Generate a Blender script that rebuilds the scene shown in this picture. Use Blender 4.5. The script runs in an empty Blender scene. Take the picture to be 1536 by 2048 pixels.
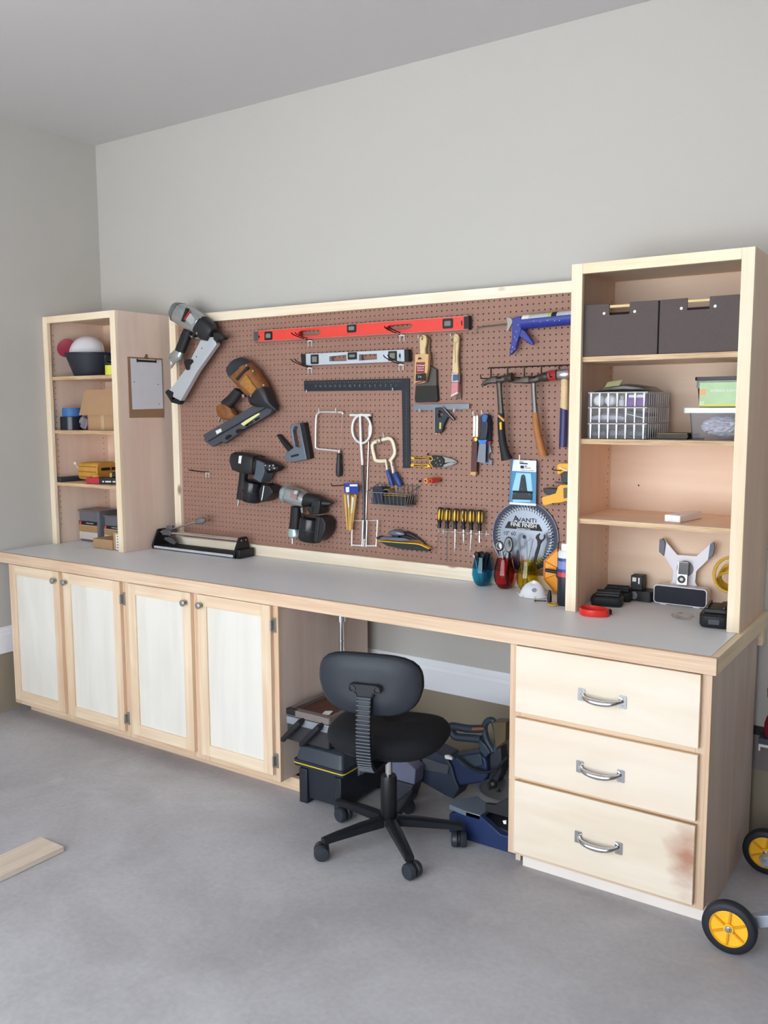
import bpy, bmesh, math, random
from mathutils import Vector, Matrix
from mathutils.geometry import tessellate_polygon
PI = math.pi
random.seed(7)
C = bpy.context.scene.collection
SC = bpy.context.scene

# ------------------------------------------------------------------ camera
cam_d = bpy.data.cameras.new('camera')
cam = bpy.data.objects.new('camera', cam_d); C.objects.link(cam)
def cam_matrix(yaw, pitch, roll, loc):
    R = Matrix.Rotation(yaw, 3, 'Z') @ Matrix.Rotation(pitch, 3, 'X') @ Matrix.Rotation(roll, 3, 'Y')
    r, f, u = R.col[0], R.col[1], R.col[2]
    m = Matrix((r, u, -f)).transposed().to_4x4(); m.translation = loc
    return m
cam.matrix_world = cam_matrix(0.5975508, -0.1158724, 0.0040586, (4.2984, -3.42736, 1.63542))
cam_d.sensor_fit = 'VERTICAL'; cam_d.sensor_height = 24.0
cam_d.lens = 1777.446 * 24.0 / 2048.0
cam_d.clip_start = .05; cam_d.clip_end = 200
SC.camera = cam

# ------------------------------------------------------------------ light
vs = SC.view_settings
vs.view_transform = 'Standard'; vs.look = 'None'; vs.gamma = 1.0; vs.use_curve_mapping = False
vs.exposure = 0.25
world = bpy.data.worlds.new('sky'); SC.world = world; world.use_nodes = True
bg = world.node_tree.nodes['Background']
bg.inputs['Color'].default_value = (.87, .95, 1.02, 1); bg.inputs['Strength'].default_value = 5.0
DOOR_X0, DOOR_X1, DOOR_H, FRONT = .7, 4.6, 2.75, -4.3     # the open garage door behind the photographer
ROOM_X0, ROOM_X1, WALL, ROOM_H = -.062, 8.6, .043, 3.144
portal = bpy.data.lights.new('door_daylight', 'AREA'); portal.shape = 'RECTANGLE'
portal.size = DOOR_X1 - DOOR_X0; portal.size_y = DOOR_H; portal.cycles.is_portal = True
po = bpy.data.objects.new('door_daylight', portal); C.objects.link(po)
po.location = ((DOOR_X0 + DOOR_X1) / 2, FRONT - .1, DOOR_H / 2); po.rotation_euler = (PI / 2, 0, 0)
sun_d = bpy.data.lights.new('sun', 'SUN'); sun_d.energy = 42.0; sun_d.angle = .009; sun_d.color = (1, .985, .96)
sun = bpy.data.objects.new('sun', sun_d); C.objects.link(sun)
sun.rotation_euler = (math.radians(-20), math.radians(10), 0)          # high sun behind the house: it falls on the driveway only
SC.cycles.max_bounces = 12; SC.cycles.diffuse_bounces = 7; SC.cycles.glossy_bounces = 5
SC.cycles.transmission_bounces = 10; SC.cycles.transparent_max_bounces = 12
SC.cycles.sample_clamp_indirect = 6.0; SC.cycles.caustics_reflective = False

# ------------------------------------------------------------------ helpers
def lin(c):
    return tuple(((v / 255) / 12.92 if v / 255 <= .04045 else (((v / 255) + .055) / 1.055) ** 2.4) for v in c)
MATS = {}
def mat(name, rgb, rough=.5, metal=0., bump=0., bscale=200., trans=0., ior=1.45, coat=0., vary=0., vscale=6., alpha=None, spec=None):
    """procedural principled material; rgb in sRGB 0-255; vary = soft noise on the colour, bump = fine relief"""
    if name in MATS: return MATS[name]
    m = bpy.data.materials.new(name); m.use_nodes = True
    nt = m.node_tree; b = nt.nodes['Principled BSDF']
    col = lin(rgb) + (1,)
    b.inputs['Base Color'].default_value = col; b.inputs['Roughness'].default_value = rough
    b.inputs['Metallic'].default_value = metal; b.inputs['IOR'].default_value = ior
    b.inputs['Transmission Weight'].default_value = trans; b.inputs['Coat Weight'].default_value = coat
    if spec is not None: b.inputs['Specular IOR Level'].default_value = spec
    if alpha is not None: b.inputs['Alpha'].default_value = alpha
    tc = nt.nodes.new('ShaderNodeTexCoord')
    if vary:
        n = nt.nodes.new('ShaderNodeTexNoise'); n.inputs['Scale'].default_value = vscale; n.inputs['Detail'].default_value = 5
        nt.links.new(tc.outputs['Object'], n.inputs['Vector'])
        mx = nt.nodes.new('ShaderNodeMix'); mx.data_type = 'RGBA'
        mx.inputs['A'].default_value = tuple(v * (1 - vary) for v in col[:3]) + (1,)
        mx.inputs['B'].default_value = tuple(min(1, v * (1 + vary)) for v in col[:3]) + (1,)
        nt.links.new(n.outputs['Fac'], mx.inputs['Factor']); nt.links.new(mx.outputs['Result'], b.inputs['Base Color'])
    if bump:
        n2 = nt.nodes.new('ShaderNodeTexNoise'); n2.inputs['Scale'].default_value = bscale; n2.inputs['Detail'].default_value = 3
        nt.links.new(tc.outputs['Object'], n2.inputs['Vector'])
        bp = nt.nodes.new('ShaderNodeBump'); bp.inputs['Strength'].default_value = bump; bp.inputs['Distance'].default_value = .002
        nt.links.new(n2.outputs['Fac'], bp.inputs['Height']); nt.links.new(bp.outputs['Normal'], b.inputs['Normal'])
    MATS[name] = m
    return m
def wood(name, light, dark, axis='X', rough=.55, fine=55., contrast=1., knots=False, offset=0., blotch=.25):
    """grain stretched along one axis: streaks of early and late wood, soft blotches, optional knots"""
    if name in MATS: return MATS[name]
    m = bpy.data.materials.new(name); m.use_nodes = True; nt = m.node_tree; b = nt.nodes['Principled BSDF']
    b.inputs['Roughness'].default_value = rough; b.inputs['Specular IOR Level'].default_value = .3
    N = nt.nodes.new; L = nt.links.new
    tc = N('ShaderNodeTexCoord'); mp = N('ShaderNodeMapping')
    s = [fine, fine, fine]; s['XYZ'.index(axis)] = fine * .03
    mp.inputs['Scale'].default_value = s; mp.inputs['Location'].default_value = (offset, offset * 1.7, offset * .6)
    L(tc.outputs['Object'], mp.inputs['Vector'])
    n = N('ShaderNodeTexNoise'); n.inputs['Scale'].default_value = 1.; n.inputs['Detail'].default_value = 4; n.inputs['Distortion'].default_value = .6
    L(mp.outputs['Vector'], n.inputs['Vector'])
    mp2 = N('ShaderNodeMapping'); s2 = [5., 5., 5.]; s2['XYZ'.index(axis)] = 1.1; mp2.inputs['Scale'].default_value = s2
    mp2.inputs['Location'].default_value = (offset * 2, offset, offset * 1.3)
    L(tc.outputs['Object'], mp2.inputs['Vector'])
    n2 = N('ShaderNodeTexNoise'); n2.inputs['Scale'].default_value = 1.; n2.inputs['Detail'].default_value = 3; n2.inputs['Distortion'].default_value = 1.2
    L(mp2.outputs['Vector'], n2.inputs['Vector'])
    r = N('ShaderNodeMapRange'); r.inputs['From Min'].default_value = .35; r.inputs['From Max'].default_value = .68
    L(n.outputs['Fac'], r.inputs['Value'])
    r2 = N('ShaderNodeMapRange'); r2.inputs['From Min'].default_value = .35; r2.inputs['From Max'].default_value = .7
    L(n2.outputs['Fac'], r2.inputs['Value'])
    ad = N('ShaderNodeMath'); ad.operation = 'MULTIPLY_ADD'; ad.inputs[1].default_value = blotch * 2
    m1 = N('ShaderNodeMath'); m1.operation = 'MULTIPLY'; m1.inputs[1].default_value = .5 * contrast
    L(r.outputs['Result'], m1.inputs[0]); L(r2.outputs['Result'], ad.inputs[0]); L(m1.outputs[0], ad.inputs[2])
    mx = N('ShaderNodeMix'); mx.data_type = 'RGBA'
    mx.inputs['A'].default_value = lin(light) + (1,); mx.inputs['B'].default_value = lin(dark) + (1,)
    L(ad.outputs[0], mx.inputs['Factor']); last = mx.outputs['Result']
    if knots:
        v = N('ShaderNodeTexVoronoi'); v.inputs['Scale'].default_value = 1.
        mp3 = N('ShaderNodeMapping'); s3 = [9., 9., 9.]; s3['XYZ'.index(axis)] = 4.; mp3.inputs['Scale'].default_value = s3
        L(tc.outputs['Object'], mp3.inputs['Vector']); L(mp3.outputs['Vector'], v.inputs['Vector'])
        r3 = N('ShaderNodeMapRange'); r3.inputs['From Min'].default_value = .07; r3.inputs['From Max'].default_value = .15
        r3.inputs['To Min'].default_value = .8; r3.inputs['To Max'].default_value = 0
        L(v.outputs['Distance'], r3.inputs['Value'])
        mk = N('ShaderNodeMix'); mk.data_type = 'RGBA'; mk.inputs['B'].default_value = lin((120, 84, 55)) + (1,)
        L(r3.outputs['Result'], mk.inputs['Factor']); L(last, mk.inputs['A']); last = mk.outputs['Result']
    L(last, b.inputs['Base Color'])
    bp = N('ShaderNodeBump'); bp.inputs['Strength'].default_value = .12; bp.inputs['Distance'].default_value = .001
    L(n.outputs['Fac'], bp.inputs['Height']); L(bp.outputs['Normal'], b.inputs['Normal'])
    MATS[name] = m
    return m

def wloc(o):
    p = Vector((0, 0, 0))
    while o: p += o.location; o = o.parent
    return p
def thing(name, label, cat, loc, group=None):
    o = bpy.data.objects.new(name, None); C.objects.link(o); o.location = loc; o.empty_display_size = .05
    o['label'] = label; o['category'] = cat
    if group: o['group'] = group
    return o
class MB:
    """collects shapes, all given in world coordinates, and links them as ONE mesh object"""
    def __init__(s, M=None): s.bm = bmesh.new(); s.M = M
    def raw(s, V, F):
        vs_ = [s.bm.verts.new((s.M @ Vector(v)) if s.M else v) for v in V]
        for f in F:
            try: s.bm.faces.new([vs_[i] for i in f])
            except ValueError: pass
        return s
    def box(s, x0, x1, y0, y1, z0, z1):
        return s.raw([(x, y, z) for x in (x0, x1) for y in (y0, y1) for z in (z0, z1)],
                     [(0, 1, 3, 2), (4, 6, 7, 5), (0, 4, 5, 1), (2, 3, 7, 6), (0, 2, 6, 4), (1, 5, 7, 3)])
    def prism(s, pts, y0, y1, holes=(), ax='y', taper=1.):
        """outline in the plane square to ax, extruded from y0 to y1, with holes; taper scales the y1 end"""
        loops = [list(pts)] + [list(h) for h in holes]
        put = {'y': lambda a, b, t: (a, t, b), 'x': lambda a, b, t: (t, a, b), 'z': lambda a, b, t: (a, b, t)}[ax]
        cx = sum(p[0] for p in pts) / len(pts); cz = sum(p[1] for p in pts) / len(pts)
        flat = [p for l in loops for p in l]; n = len(flat)
        V = [put(p[0], p[1], y0) for p in flat] + [put(cx + (p[0] - cx) * taper, cz + (p[1] - cz) * taper, y1) for p in flat]
        T = tessellate_polygon([[Vector((p[0], p[1], 0)) for p in l] for l in loops])
        F = [tuple(t) for t in T] + [tuple(i + n for i in reversed(t)) for t in T]
        k = 0
        for l in loops:
            for i in range(len(l)):
                j = (i + 1) % len(l); F.append((k + i, k + j, n + k + j, n + k + i))
            k += len(l)
        return s.raw(V, F)
    def rings(s, R, close=False, caps=True):
        n = len(R[0]); V = [p for r in R for p in r]; F = []
        m = len(R)
        for i in range(m if close else m - 1):
            a, b = i * n, ((i + 1) % m) * n
            for j in range(n):
                k = (j + 1) % n; F.append((a + j, a + k, b + k, b + j))
        if caps and not close: F += [tuple(range(n))[::-1], tuple((m - 1) * n + j for j in range(n))]
        return s.raw(V, F)
    def tube(s, pts, r, n=8, close=False, flat=None):
        P = [Vector(p) for p in pts]; m = len(P); R = []; ref = None
        rr = r if isinstance(r, (list, tuple)) else [r] * m
        for i in range(m):
            a = P[i - 1] if (i or close) else P[i]; b = P[(i + 1) % m] if (i < m - 1 or close) else P[i]
            t = (b - a).normalized()
            if ref is None: ref = Vector((0, 0, 1)) if abs(t.z) < .9 else Vector((0, 1, 0))
            u = (ref - t * ref.dot(t)).normalized(); v = t.cross(u); ref = u
            R.append([P[i] + (u * math.cos(2 * PI * j / n) + v * math.sin(2 * PI * j / n) * (flat or 1)) * rr[i] for j in range(n)])
        return s.rings(R, close)
    def cyl(s, a, b, r, r2=None, n=16): return s.tube([a, b], [r, r if r2 is None else r2], n)
    def lathe(s, prof, o=(0, 0, 0), ax=(0, 0, 1), n=24, caps=True):
        a = Vector(ax).normalized(); u = (Vector((1, 0, 0)) if abs(a.x) < .9 else Vector((0, 1, 0))); u = (u - a * u.dot(a)).normalized(); v = a.cross(u)
        o = Vector(o)
        return s.rings([[o + a * z + (u * math.cos(2 * PI * j / n) + v * math.sin(2 * PI * j / n)) * max(r, 1e-4) for j in range(n)] for r, z in prof], caps=caps)
    def ball(s, c, r, n=16, m=10):
        r = r if isinstance(r, (tuple, list)) else (r, r, r)
        return s.rings([[(c[0] + r[0] * math.sin(PI * i / m) * math.cos(2 * PI * j / n), c[1] + r[1] * math.sin(PI * i / m) * math.sin(2 * PI * j / n), c[2] - r[2] * math.cos(PI * i / m)) for j in range(n)]
                        for i in [.15] + list(range(1, m)) + [m - .15]])
    def loft(s, secs, n=16, p=2.6):
        """secs: (centre, u half-axis, v half-axis) superellipse sections"""
        R = []
        for c, u, v in secs:
            c, u, v = Vector(c), Vector(u), Vector(v); ring = []
            for j in range(n):
                t = 2 * PI * (j + .5) / n; ca, sa = math.cos(t), math.sin(t)
                ring.append(c + u * (abs(ca) ** (2 / p) * (1 if ca > 0 else -1)) + v * (abs(sa) ** (2 / p) * (1 if sa > 0 else -1)))
            R.append(ring)
        return s.rings(R)
    def build(s, name, m, parent=None, bevel=0., seg=2, smooth=True, angle=38, label=None, kind=None, sub=0):
        bmesh.ops.recalc_face_normals(s.bm, faces=s.bm.faces)
        off = wloc(parent) if parent else Vector((0, 0, 0))
        if parent is None and s.bm.verts:                            # a top-level mesh stands at its own base
            xs = [v.co.x for v in s.bm.verts]; ys = [v.co.y for v in s.bm.verts]; zs = [v.co.z for v in s.bm.verts]
            off = Vector(((min(xs) + max(xs)) / 2, (min(ys) + max(ys)) / 2, min(zs)))
        bmesh.ops.translate(s.bm, verts=s.bm.verts, vec=-off)
        me = bpy.data.meshes.new(name); s.bm.to_mesh(me); s.bm.free()
        o = bpy.data.objects.new(name, me); C.objects.link(o)
        if parent: o.parent = parent
        else: o.location = off
        me.materials.append(m)
        if smooth:
            me.polygons.foreach_set('use_smooth', [True] * len(me.polygons)); me.set_sharp_from_angle(angle=math.radians(angle))
        if bevel:
            b = o.modifiers.new('bevel', 'BEVEL'); b.width = bevel; b.segments = seg; b.limit_method = 'ANGLE'; b.angle_limit = math.radians(35); b.harden_normals = False
        if sub:
            q = o.modifiers.new('sub', 'SUBSURF'); q.levels = sub; q.render_levels = sub
        if label: o['label'] = label
        if kind: o['kind'] = kind
        return o
def solo(o, label, cat, group=None):
    o['label'] = label; o['category'] = cat
    if group: o['group'] = group
    return o
def put(o, kind='structure'):
    o['kind'] = kind; return o
def text(name, body, size, m, parent, origin, right, up, depth=.0003, bold=0., align='CENTER', shear=0., xs=1.):
    """flat print as real lettering lying on its surface; origin in world coordinates"""
    cu = bpy.data.curves.new(name, 'FONT'); cu.body = body; cu.size = size; cu.extrude = depth; cu.offset = bold
    cu.align_x = align; cu.align_y = 'CENTER'; cu.shear = shear
    tmp = bpy.data.objects.new(name, cu); C.objects.link(tmp)
    dg = bpy.context.evaluated_depsgraph_get(); me = bpy.data.meshes.new_from_object(tmp.evaluated_get(dg))
    bpy.data.objects.remove(tmp); bpy.data.curves.remove(cu)
    r = Vector(right).normalized(); u = Vector(up); u = (u - r * u.dot(r)).normalized(); w = r.cross(u)
    M = Matrix((r * xs, u, w)).transposed().to_4x4(); M.translation = Vector(origin) - wloc(parent)
    me.transform(M); me.materials.clear(); me.materials.append(m)
    o = bpy.data.objects.new(name, me); C.objects.link(o); o.parent = parent
    return o
def frame3(o, x, y):
    """matrix with local x along x, local y in the plane of y, local z square to both, origin o"""
    x = Vector(x).normalized(); y = Vector(y); y = (y - x * y.dot(x)).normalized(); z = x.cross(y)
    m = Matrix((x, y, z)).transposed().to_4x4(); m.translation = o
    return m
def arc(cx, cy, r, a0, a1, n, ry=None):
    return [(cx + r * math.cos(math.radians(a0 + (a1 - a0) * i / n)), cy + (ry or r) * math.sin(math.radians(a0 + (a1 - a0) * i / n))) for i in range(n + 1)]
def rrect(x0, x1, z0, z1, r, n=4):
    return (arc(x1 - r, z1 - r, r, 0, 90, n) + arc(x0 + r, z1 - r, r, 90, 180, n) + arc(x0 + r, z0 + r, r, 180, 270, n) + arc(x1 - r, z0 + r, r, 270, 360, n))
def smooth_path(pts, k=4, close=False):
    """Catmull-Rom through the points"""
    P = [Vector(p) for p in pts]; n = len(P); out = []
    for i in range(n if close else n - 1):
        a, b, c, d = (P[(i - 1) % n] if (close or i) else P[0]), P[i], P[(i + 1) % n], (P[(i + 2) % n] if (close or i < n - 2) else P[-1])
        for j in range(k):
            t = j / k
            out.append(.5 * ((2 * b) + (c - a) * t + (2 * a - 5 * b + 4 * c - d) * t * t + (3 * b - a - 3 * c + d) * t ** 3))
    if not close: out.append(P[-1])
    return out
def copy_tree(o, parent=None, **props):
    c = o.copy(); C.objects.link(c)
    if parent: c.parent = parent
    for k, v in props.items(): c[k] = v
    for ch in list(o.children): copy_tree(ch, c)
    return c

# ------------------------------------------------------------------ materials of the room and the joinery
wall_m = mat('wall_paint', (189, 186, 180), .75, bump=.15, bscale=160, vary=.02, vscale=1.2)
ceil_m = mat('ceiling_paint', (204, 201, 202), .8, bump=.1, bscale=120)
white_m = mat('trim_white', (236, 238, 244), .35)
def floor_material():
    m = bpy.data.materials.new('concrete_floor'); m.use_nodes = True; nt = m.node_tree; b = nt.nodes['Principled BSDF']
    N = nt.nodes.new; L = nt.links.new
    b.inputs['Roughness'].default_value = .62; b.inputs['Specular IOR Level'].default_value = .35
    tc = N('ShaderNodeTexCoord')
    n1 = N('ShaderNodeTexNoise'); n1.inputs['Scale'].default_value = 1.6; n1.inputs['Detail'].default_value = 7; n1.inputs['Roughness'].default_value = .62; n1.inputs['Distortion'].default_value = .5
    n2 = N('ShaderNodeTexNoise'); n2.inputs['Scale'].default_value = 55; n2.inputs['Detail'].default_value = 6
    n3 = N('ShaderNodeTexNoise'); n3.inputs['Scale'].default_value = 5; n3.inputs['Detail'].default_value = 5; n3.inputs['Distortion'].default_value = 1.5
    for n in (n1, n2, n3): L(tc.outputs['Object'], n.inputs['Vector'])
    r1 = N('ShaderNodeValToRGB'); e = r1.color_ramp.elements
    e[0].position = .3; e[0].color = lin((164, 161, 163)) + (1,); e[1].position = .7; e[1].color = lin((192, 191, 195)) + (1,)
    L(n1.outputs['Fac'], r1.inputs['Fac'])
    mx = N('ShaderNodeMix'); mx.data_type = 'RGBA'; mx.blend_type = 'MULTIPLY'; mx.inputs['Factor'].default_value = .22
    r2 = N('ShaderNodeValToRGB'); r2.color_ramp.elements[0].position = .3; r2.color_ramp.elements[1].position = .75
    r2.color_ramp.elements[0].color = (.45, .44, .43, 1)
    L(n2.outputs['Fac'], r2.inputs['Fac']); L(r1.outputs['Color'], mx.inputs['A']); L(r2.outputs['Color'], mx.inputs['B'])
    mx2 = N('ShaderNodeMix'); mx2.data_type = 'RGBA'; mx2.inputs['B'].default_value = lin((186, 184, 186)) + (1,)
    r3 = N('ShaderNodeMapRange'); r3.inputs['From Min'].default_value = .58; r3.inputs['From Max'].default_value = .75; r3.inputs['To Max'].default_value = .5
    L(n3.outputs['Fac'], r3.inputs['Value']); L(r3.outputs['Result'], mx2.inputs['Factor']); L(mx.outputs['Result'], mx2.inputs['A'])
    L(mx2.outputs['Result'], b.inputs['Base Color'])
    bp = N('ShaderNodeBump'); bp.inputs['Strength'].default_value = .15; bp.inputs['Distance'].default_value = .003
    L(n2.outputs['Fac'], bp.inputs['Height']); L(bp.outputs['Normal'], b.inputs['Normal'])
    return m
floor_m = floor_material()
stem_m = mat('stem_wall_concrete', (150, 138, 120), .85, bump=.3, bscale=60, vary=.12, vscale=5)
drive_m = mat('driveway_concrete', (172, 174, 176), .85, vary=.1, vscale=2)
pine_x = wood('pine_along_x', (250, 236, 210), (232, 204, 164), 'X', fine=60)
pine_y = wood('pine_along_y', (246, 228, 198), (226, 196, 156), 'Y', fine=60)
pine_z = wood('pine_along_z', (244, 229, 206), (228, 202, 166), 'Z', fine=60)
knot_x = wood('knotty_pine_along_x', (248, 238, 220), (232, 210, 176), 'X', fine=50, knots=True)
knot_z = wood('knotty_pine_along_z', (248, 238, 220), (232, 210, 176), 'Z', fine=50, knots=True)
fir_x = wood('fir_along_x', (224, 201, 174), (202, 166, 136), 'X', fine=80, contrast=1.3)
fir_z = wood('fir_along_z', (224, 201, 174), (202, 166, 136), 'Z', fine=80, contrast=1.3)
ply_z = wood('plywood_along_z', (238, 214, 192), (222, 188, 164), 'Z', fine=26, contrast=.5, blotch=.3)
ply_x = wood('plywood_along_x', (238, 214, 190), (222, 190, 162), 'X', fine=26, contrast=.5, blotch=.3)
panel_w = wood('pale_birch_panel', (228, 224, 216), (210, 204, 194), 'Z', fine=22, contrast=.5, blotch=.3)
birch_x = wood('birch_drawer_front', (232, 220, 203), (218, 197, 172), 'X', fine=16, contrast=.4, blotch=.32)
ply_edge = wood('plywood_edge', (226, 198, 160), (166, 128, 94), 'X', fine=260, contrast=1.2)
ply_edge_z = wood('plywood_edge_z', (226, 198, 160), (166, 128, 94), 'Z', fine=260, contrast=1.2)
top_m = mat('hardboard_top', (229, 233, 236), .4, bump=.06, bscale=90, vary=.05, vscale=2.2)
steel_m = mat('brushed_steel', (196, 196, 198), .28, 1.)
pewter_m = mat('pewter', (150, 147, 144), .36, .45)
chrome_m = mat('chrome', (232, 232, 235), .08, 1.)
zinc_m = mat('zinc_wire', (228, 228, 230), .3, .45)
black_m = mat('black_plastic', (24, 24, 27), .42, bump=.05, bscale=300)
rubber_m = mat('black_rubber', (22, 22, 25), .7, bump=.1, bscale=150)
dark_wire = mat('dark_wire', (74, 62, 52), .4, 1.)
hole_m = mat('drilled_hole', (52, 36, 28), .9)

# ------------------------------------------------------------------ room shell
put(MB().box(ROOM_X0 - .3, ROOM_X1 + .3, FRONT - .0, WALL + .3, -.15, 0).build('floor', floor_m, smooth=False))
put(MB().box(ROOM_X0 - .3, ROOM_X1 + .3, FRONT - .3, WALL + .3, ROOM_H, ROOM_H + .12).build('ceiling', ceil_m, smooth=False))
put(MB().box(ROOM_X0 - .3, ROOM_X1 + .3, WALL, WALL + .16, 0, ROOM_H).build('wall_back', wall_m, smooth=False))
put(MB().box(ROOM_X0 - .16, ROOM_X0, FRONT, WALL, 0, ROOM_H).build('wall_left', wall_m, smooth=False))
put(MB().box(ROOM_X1, ROOM_X1 + .16, FRONT, WALL, 0, ROOM_H).build('wall_right', wall_m, smooth=False))
fw = MB()
fw.box(ROOM_X0 - .16, DOOR_X0, FRONT - .16, FRONT, 0, ROOM_H).box(DOOR_X1, ROOM_X1 + .16, FRONT - .16, FRONT, 0, ROOM_H)
fw.box(DOOR_X0, DOOR_X1, FRONT - .16, FRONT, DOOR_H, ROOM_H)
put(fw.build('wall_front', wall_m, smooth=False))
put(MB().box(-14, 20, -26, FRONT, -.2, -.02).build('driveway', drive_m, smooth=False))
def skirting(name, x0, x1, along):
    b = MB(); prof = [(0, .327), (.016, .327), (.016, .425), (.012, .437), (.012, .447), (.006, .458), (.004, .469), (0, .469)]
    if along == 'x': b.prism([(WALL - a, z) for a, z in prof], x0, x1, ax='x')
    else: b.prism([(ROOM_X0 + a, z) for a, z in prof], x0, x1, ax='y')
    return put(b.build(name, white_m, smooth=False))
skirting('baseboard_back', ROOM_X0, 3.60, 'x')
skirting('baseboard_left', FRONT, WALL - .02, 'y')
put(MB().box(ROOM_X0, 3.6, WALL - .004, WALL + .02, 0, .327).build('trim_1', stem_m, smooth=False))
put(MB().box(ROOM_X0 - .02, ROOM_X0 + .004, FRONT, WALL, 0, .327).build('trim_2', stem_m, smooth=False))

# ------------------------------------------------------------------ worktop
T0, T1, TF, TR = .829, .883, -.711, 3.66
wt = thing('worktop', 'long grey hardboard worktop with pale wooden edging across all the base cabinets', 'worktop', (1.8, -.35, T0))
xs = [ROOM_X0 + .002, 1.19, TR - .022]
for i in range(2):
    MB().box(xs[i], xs[i + 1] - .0022, TF + .02, WALL - .002, T1 - .019, T1).build('panel', top_m, wt, bevel=.0008, seg=1)
MB().box(ROOM_X0 + .004, TR - .024, TF + .022, WALL - .004, T0 + .004, T1 - .0192).build('underlay', ply_x, wt)
MB().box(ROOM_X0 + .002, TR - .0005, TF, TF + .0195, T0, T1 + .0005).build('edge_strip', fir_x, wt, bevel=.0015)
MB().box(TR - .0215, TR, TF + .020, WALL - .002, T0, T1 + .0005).build('edge_strip', pine_y, wt, bevel=.0015)
MB().box(1.80, 2.10, .004, WALL - .003, .70, .735).build('cleat', pine_x, wt, bevel=.001)
MB().box(3.55, 3.655, -.02, WALL - .003, .765, .828).build('cleat', pine_x, wt, bevel=.001)

# ------------------------------------------------------------------ base cabinet with four doors
FZ0, FZ1, FY, BY = .057, .828, -.682, -.037
def shaker_door(parent, x0, x1, z0, z1, knob_right, hinge_right, hinge_left, seed):
    y0, y1 = FY - .0195, FY - .0005
    w = .052
    d = MB().box(x0 + w - .006, x1 - w + .006, y0 + .008, y0 + .014, z0 + w - .006, z1 - w + .006).build('door', panel_w, parent)
    MB().box(x0, x0 + w, y0, y1, z0, z1).build('stile', wood('door_stile_%d' % seed, (234, 216, 190), (212, 178, 146), 'Z', fine=48, offset=seed), d, bevel=.0012)
    MB().box(x1 - w, x1, y0, y1, z0, z1).build('stile', wood('door_stile_%d' % (seed + 10), (232, 213, 186), (210, 174, 142), 'Z', fine=42, offset=seed * 3), d, bevel=.0012)
    rm = wood('door_rail_%d' % seed, (236, 219, 194), (214, 182, 150), 'X', fine=44, offset=seed * 2)
    MB().box(x0 + w + .0003, x1 - w - .0003, y0, y1, z0, z0 + w).build('rail', rm, d, bevel=.0012)
    MB().box(x0 + w + .0003, x1 - w - .0003, y0, y1, z1 - w, z1).build('rail', rm, d, bevel=.0012)
    kx = x1 - w * .5 if knob_right else x0 + w * .5
    MB().lathe([(.0085, 0), (.0075, .003), (.005, .006), (.005, .013), (.011, .017), (.0155, .022), (.0145, .027), (.010, .030), (.003, .0315)], (kx, y0, z1 - .045), (0, -1, 0), 18).build('knob', pewter_m, d)
    if hinge_right or hinge_left:
        s = 1 if hinge_right else -1; hx = x1 if hinge_right else x0
        for hz in (z1 - .085, z0 + .062):
            h = MB(); h.box(min(hx, hx + s * .016), max(hx, hx + s * .016), FY - .0035, FY - .0008, hz - .032, hz + .032)
            h.box(min(hx + s * .0005, hx + s * .003), max(hx + s * .0005, hx + s * .003), y0 + .001, FY - .001, hz - .02, hz + .02)
            h.cyl((hx + s * .003, y0 - .001, hz - .022), (hx + s * .003, y0 - .001, hz + .022), .0045, n=8)
            h.lathe([(.004, 0), (.0025, .003)], (hx + s * .011, FY - .003, hz + .024), (0, -1, 0), 8).lathe([(.004, 0), (.0025, .003)], (hx + s * .011, FY - .003, hz - .024), (0, -1, 0), 8)
            h.build('hinge', pewter_m, d, bevel=.0006, seg=1)
    return d
XR1 = 1.894
bc = thing('base_cabinet', 'long low cabinet with four pale panelled doors under the worktop', 'cabinet', (.95, -.33, 0))
side_ply = wood('side_plywood', (222, 204, 192), (196, 174, 160), 'Z', fine=24, contrast=.5, blotch=.3)
MB().box(XR1 - .019, XR1 - .0004, FY + .0195, BY, FZ0, FZ1).build('side_panel', side_ply, bc)
MB().box(.002, .021, FY + .0195, BY, FZ0, FZ1).build('side_panel', side_ply, bc)
MB().box(.021, XR1 - .019, FY + .0195, BY, FZ0, FZ0 + .019).build('bottom_panel', ply_x, bc)
MB().box(.021, XR1 - .019, BY - .008, BY, FZ0 + .019, FZ1).build('back_panel', ply_z, bc)
MB().box(.95, .968, FY + .0195, BY - .008, FZ0 + .019, FZ1).build('divider', ply_z, bc)
ff = FY + .019
for x0, x1 in ((.001, .06), (.44, .52), (.905, 1.0), (1.375, 1.475), (1.845, XR1)):
    MB().box(x0, x1, FY, ff, FZ0, FZ1).build('face_stile', fir_z, bc, bevel=.0006, seg=1)
xe = [.06, .44, .52, .905, 1.0, 1.375, 1.475, 1.845]
for i in range(0, 8, 2):
    for z0, z1 in ((FZ0, FZ0 + .05), (FZ1 - .03, FZ1)):
        MB().box(xe[i] + .0003, xe[i + 1] - .0003, FY, ff, z0, z1).build('face_rail', fir_x, bc, bevel=.0006, seg=1)
MB().box(.03, 1.985, -.612, -.585, 0, FZ0 - .001).build('toe_kick', fir_x, bc, bevel=.001)
shaker_door(bc, .032, .458, .087, .824, True, False, False, 1)
shaker_door(bc, .492, .921, .087, .824, False, True, False, 2)
shaker_door(bc, .977, 1.397, .088, .824, True, False, False, 3)
shaker_door(bc, 1.442, 1.868, .088, .824, False, True, False, 4)

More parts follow.
